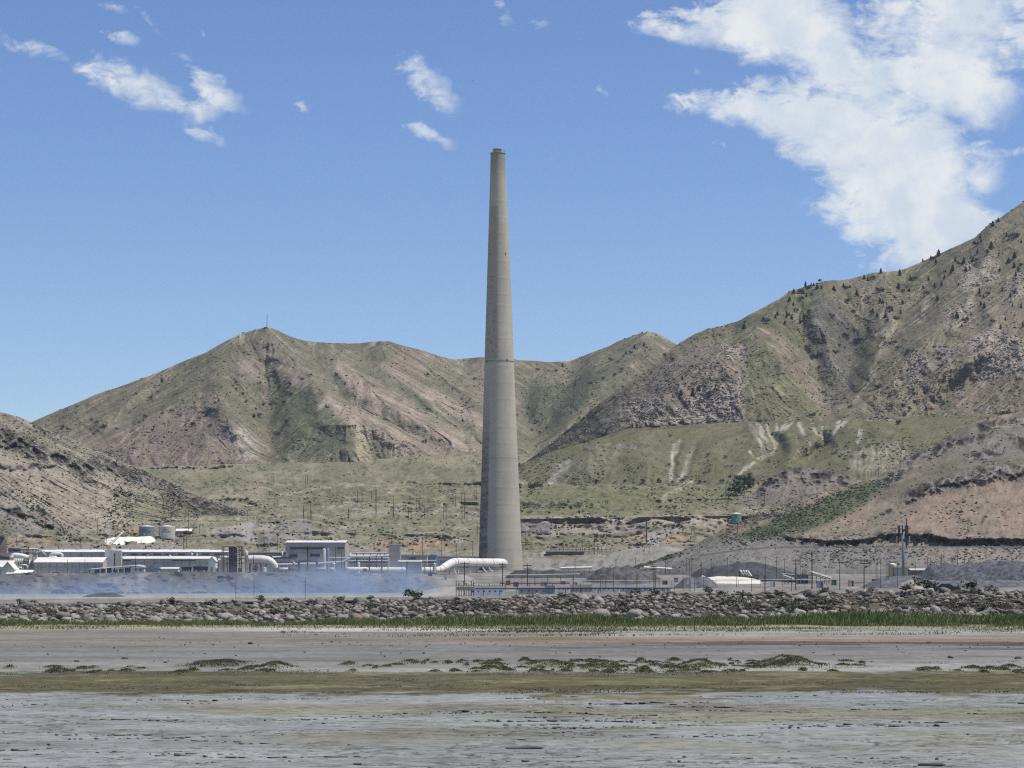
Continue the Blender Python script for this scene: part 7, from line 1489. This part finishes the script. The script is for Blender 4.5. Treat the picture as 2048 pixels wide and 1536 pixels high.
rockthing('red_litter', 190, 1224.5, .33, mat('red_cloth', (.42, .10, .07), .8), 'scrap of red litter among the rocks at the left', 'litter', 505, (1.6, 1, .4)); rockthing('rusty_stone', 1872, 1250, .35, mat('maroon', (.12, .035, .03), .9), 'maroon lump in the grass at the right', 'stone', 506, (1.6, 1, .7)); rockthing('drift_slab', 1048, 1500, .28, SLAG2, 'grey slab half sunk in the near mud', 'stone', 507, (1.8, .5, .3)); rockthing('drift_slab', 1865, 1533, .20, COAL, 'dark slab at the bottom edge on the right', 'stone', 508, (1.8, .6, .4)); rockthing('pale_stone', 1060, 1415, .08, PALEW, 'little white stone on the olive band', 'stone', 509)
# birds high over the valley
def bird(px, py, Y, label):
    p = at(px, py, Y); q = MB(); s_ = 2.6 / F * Y
    q.add([(p.x, p.y, p.z), (p.x - s_, p.y + .1, p.z + s_ * .18), (p.x - s_ * .4, p.y, p.z + s_ * .05), (p.x, p.y, p.z + s_ * .12), (p.x + s_, p.y + .1, p.z + s_ * .22), (p.x + s_ * .4, p.y, p.z + s_ * .07), (p.x, p.y - s_ * .5, p.z + .02), (p.x, p.y + s_ * .5, p.z + .02)], [(0, 2, 1), (0, 3, 2), (1, 2, 3), (0, 4, 5), (0, 5, 3), (4, 3, 5), (6, 3, 0), (7, 0, 3), (6, 2, 3), (6, 3, 5), (7, 3, 2), (7, 5, 3)])
    tag(q.build('bird', DARK), label, 'bird')
bird(826, 146.5, 380, 'small dark bird in front of the tilted little cloud'); bird(945, 161, 480, 'small dark bird in the blue left of the stack top')

# drifting blue smoke in front of the slag bank
def smoke():
    gx = np.linspace(X(-260, 1000), X(930, 1000), 60); n = len(gx); Y0, Y1 = 780.0, 1290.0
    px = gx / 1000 * F + CX; top = np.interp(px, [-260, 0, 120, 300, 480, 620, 700, 800, 850, 905, 930], [18, 18, 18, 18, 19, 21, 22, 22, 20, 18, 16])
    vs = []; fs = []
    for i in range(n):
        for (yy, f_) in ((Y0, .0), (Y0 + 60, .75), ((Y0 + Y1) / 2, 1.0), (Y1 - 60, .9), (Y1, .0)): vs.append((gx[i] * yy / 1000, yy, 2.0 + max(.2, top[i] * f_)))
        for yy in (Y1, Y0): vs.append((gx[i] * yy / 1000, yy, .8))
    k = 7
    for i in range(n - 1):
        for j in range(k): fs.append((i * k + j, i * k + (j + 1) % k, (i + 1) * k + (j + 1) % k, (i + 1) * k + j))
    fs += [tuple(range(k - 1, -1, -1)), tuple(range((n - 1) * k, n * k))]
    m = bpy.data.materials.new('blue_smoke'); m.use_nodes = True; t = m.node_tree; t.nodes.clear(); b = NB(t); out = b.n('ShaderNodeOutputMaterial'); v = b.n('ShaderNodeVolumePrincipled'); b.link(v.outputs[0], out.inputs['Volume'])
    v.inputs['Color'].default_value = (.57, .74, .98, 1); v.inputs['Anisotropy'].default_value = 0.1
    g = b.n('ShaderNodeNewGeometry'); sp = b.n('ShaderNodeSeparateXYZ'); b.link(g.outputs['Position'], sp.inputs[0])
    nz = b.noise(b.xyz(b.m('MULTIPLY', sp.outputs[0], 1.0), b.m('MULTIPLY', sp.outputs[1], .25), b.m('MULTIPLY', sp.outputs[2], 1.6)), .035, 2, .5)
    n2_ = b.noise(b.xyz(sp.outputs[0], b.m('MULTIPLY', sp.outputs[1], .2), sp.outputs[2]), .06, 3, .55)
    hz = b.m('ADD', sp.outputs[2], b.m('MULTIPLY', b.m('SUBTRACT', n2_, .5), 16.0)); hz = b.m('SUBTRACT', hz, b.m('MULTIPLY', b.ss(sp.outputs[0], -150.0, -80.0), 5.0))
    fade = b.m('SUBTRACT', 1.0, b.ss(hz, 2.0, 16.0)); fade = b.m('MULTIPLY', fade, b.m('SUBTRACT', 1.0, b.ss(sp.outputs[0], -62.0, -26.0)))
    plume = b.m('MULTIPLY_ADD', b.ss(sp.outputs[0], -125.0, -75.0), 1.3, 1.0)
    b.link(b.m('MULTIPLY', b.m('MULTIPLY', b.m('MULTIPLY', b.ss(nz, .32, .75), fade), plume), .0046), v.inputs['Density'])
    me = bpy.data.meshes.new('smoke'); me.from_pydata(vs, [], fs); bm2 = bmesh.new(); bm2.from_mesh(me); bmesh.ops.recalc_face_normals(bm2, faces=bm2.faces); bm2.to_mesh(me); bm2.free(); me.materials.append(m); me.update(); o = link_mesh('smoke', me); tag(o, 'drifting blue smoke in front of the slag bank at the left', 'smoke', None, 'stuff')
smoke()

# ================================================================== thin summer haze
def haze():
    m = bpy.data.materials.new('haze_air'); m.use_nodes = True; t = m.node_tree; t.nodes.clear(); b = NB(t); out = b.n('ShaderNodeOutputMaterial'); v = b.n('ShaderNodeVolumePrincipled'); b.link(v.outputs[0], out.inputs['Volume'])
    v.inputs['Color'].default_value = (.80, .88, 1.0, 1); v.inputs['Density'].default_value = 2.4e-5; v.inputs['Anisotropy'].default_value = 0.25
    q = MB(); q.box(-7100, 7100, -3100, 9100, -3.0, 830.0); o = q.build('haze', m); tag(o, 'thin bluish summer haze over the whole valley', 'haze', None, 'stuff')
haze()
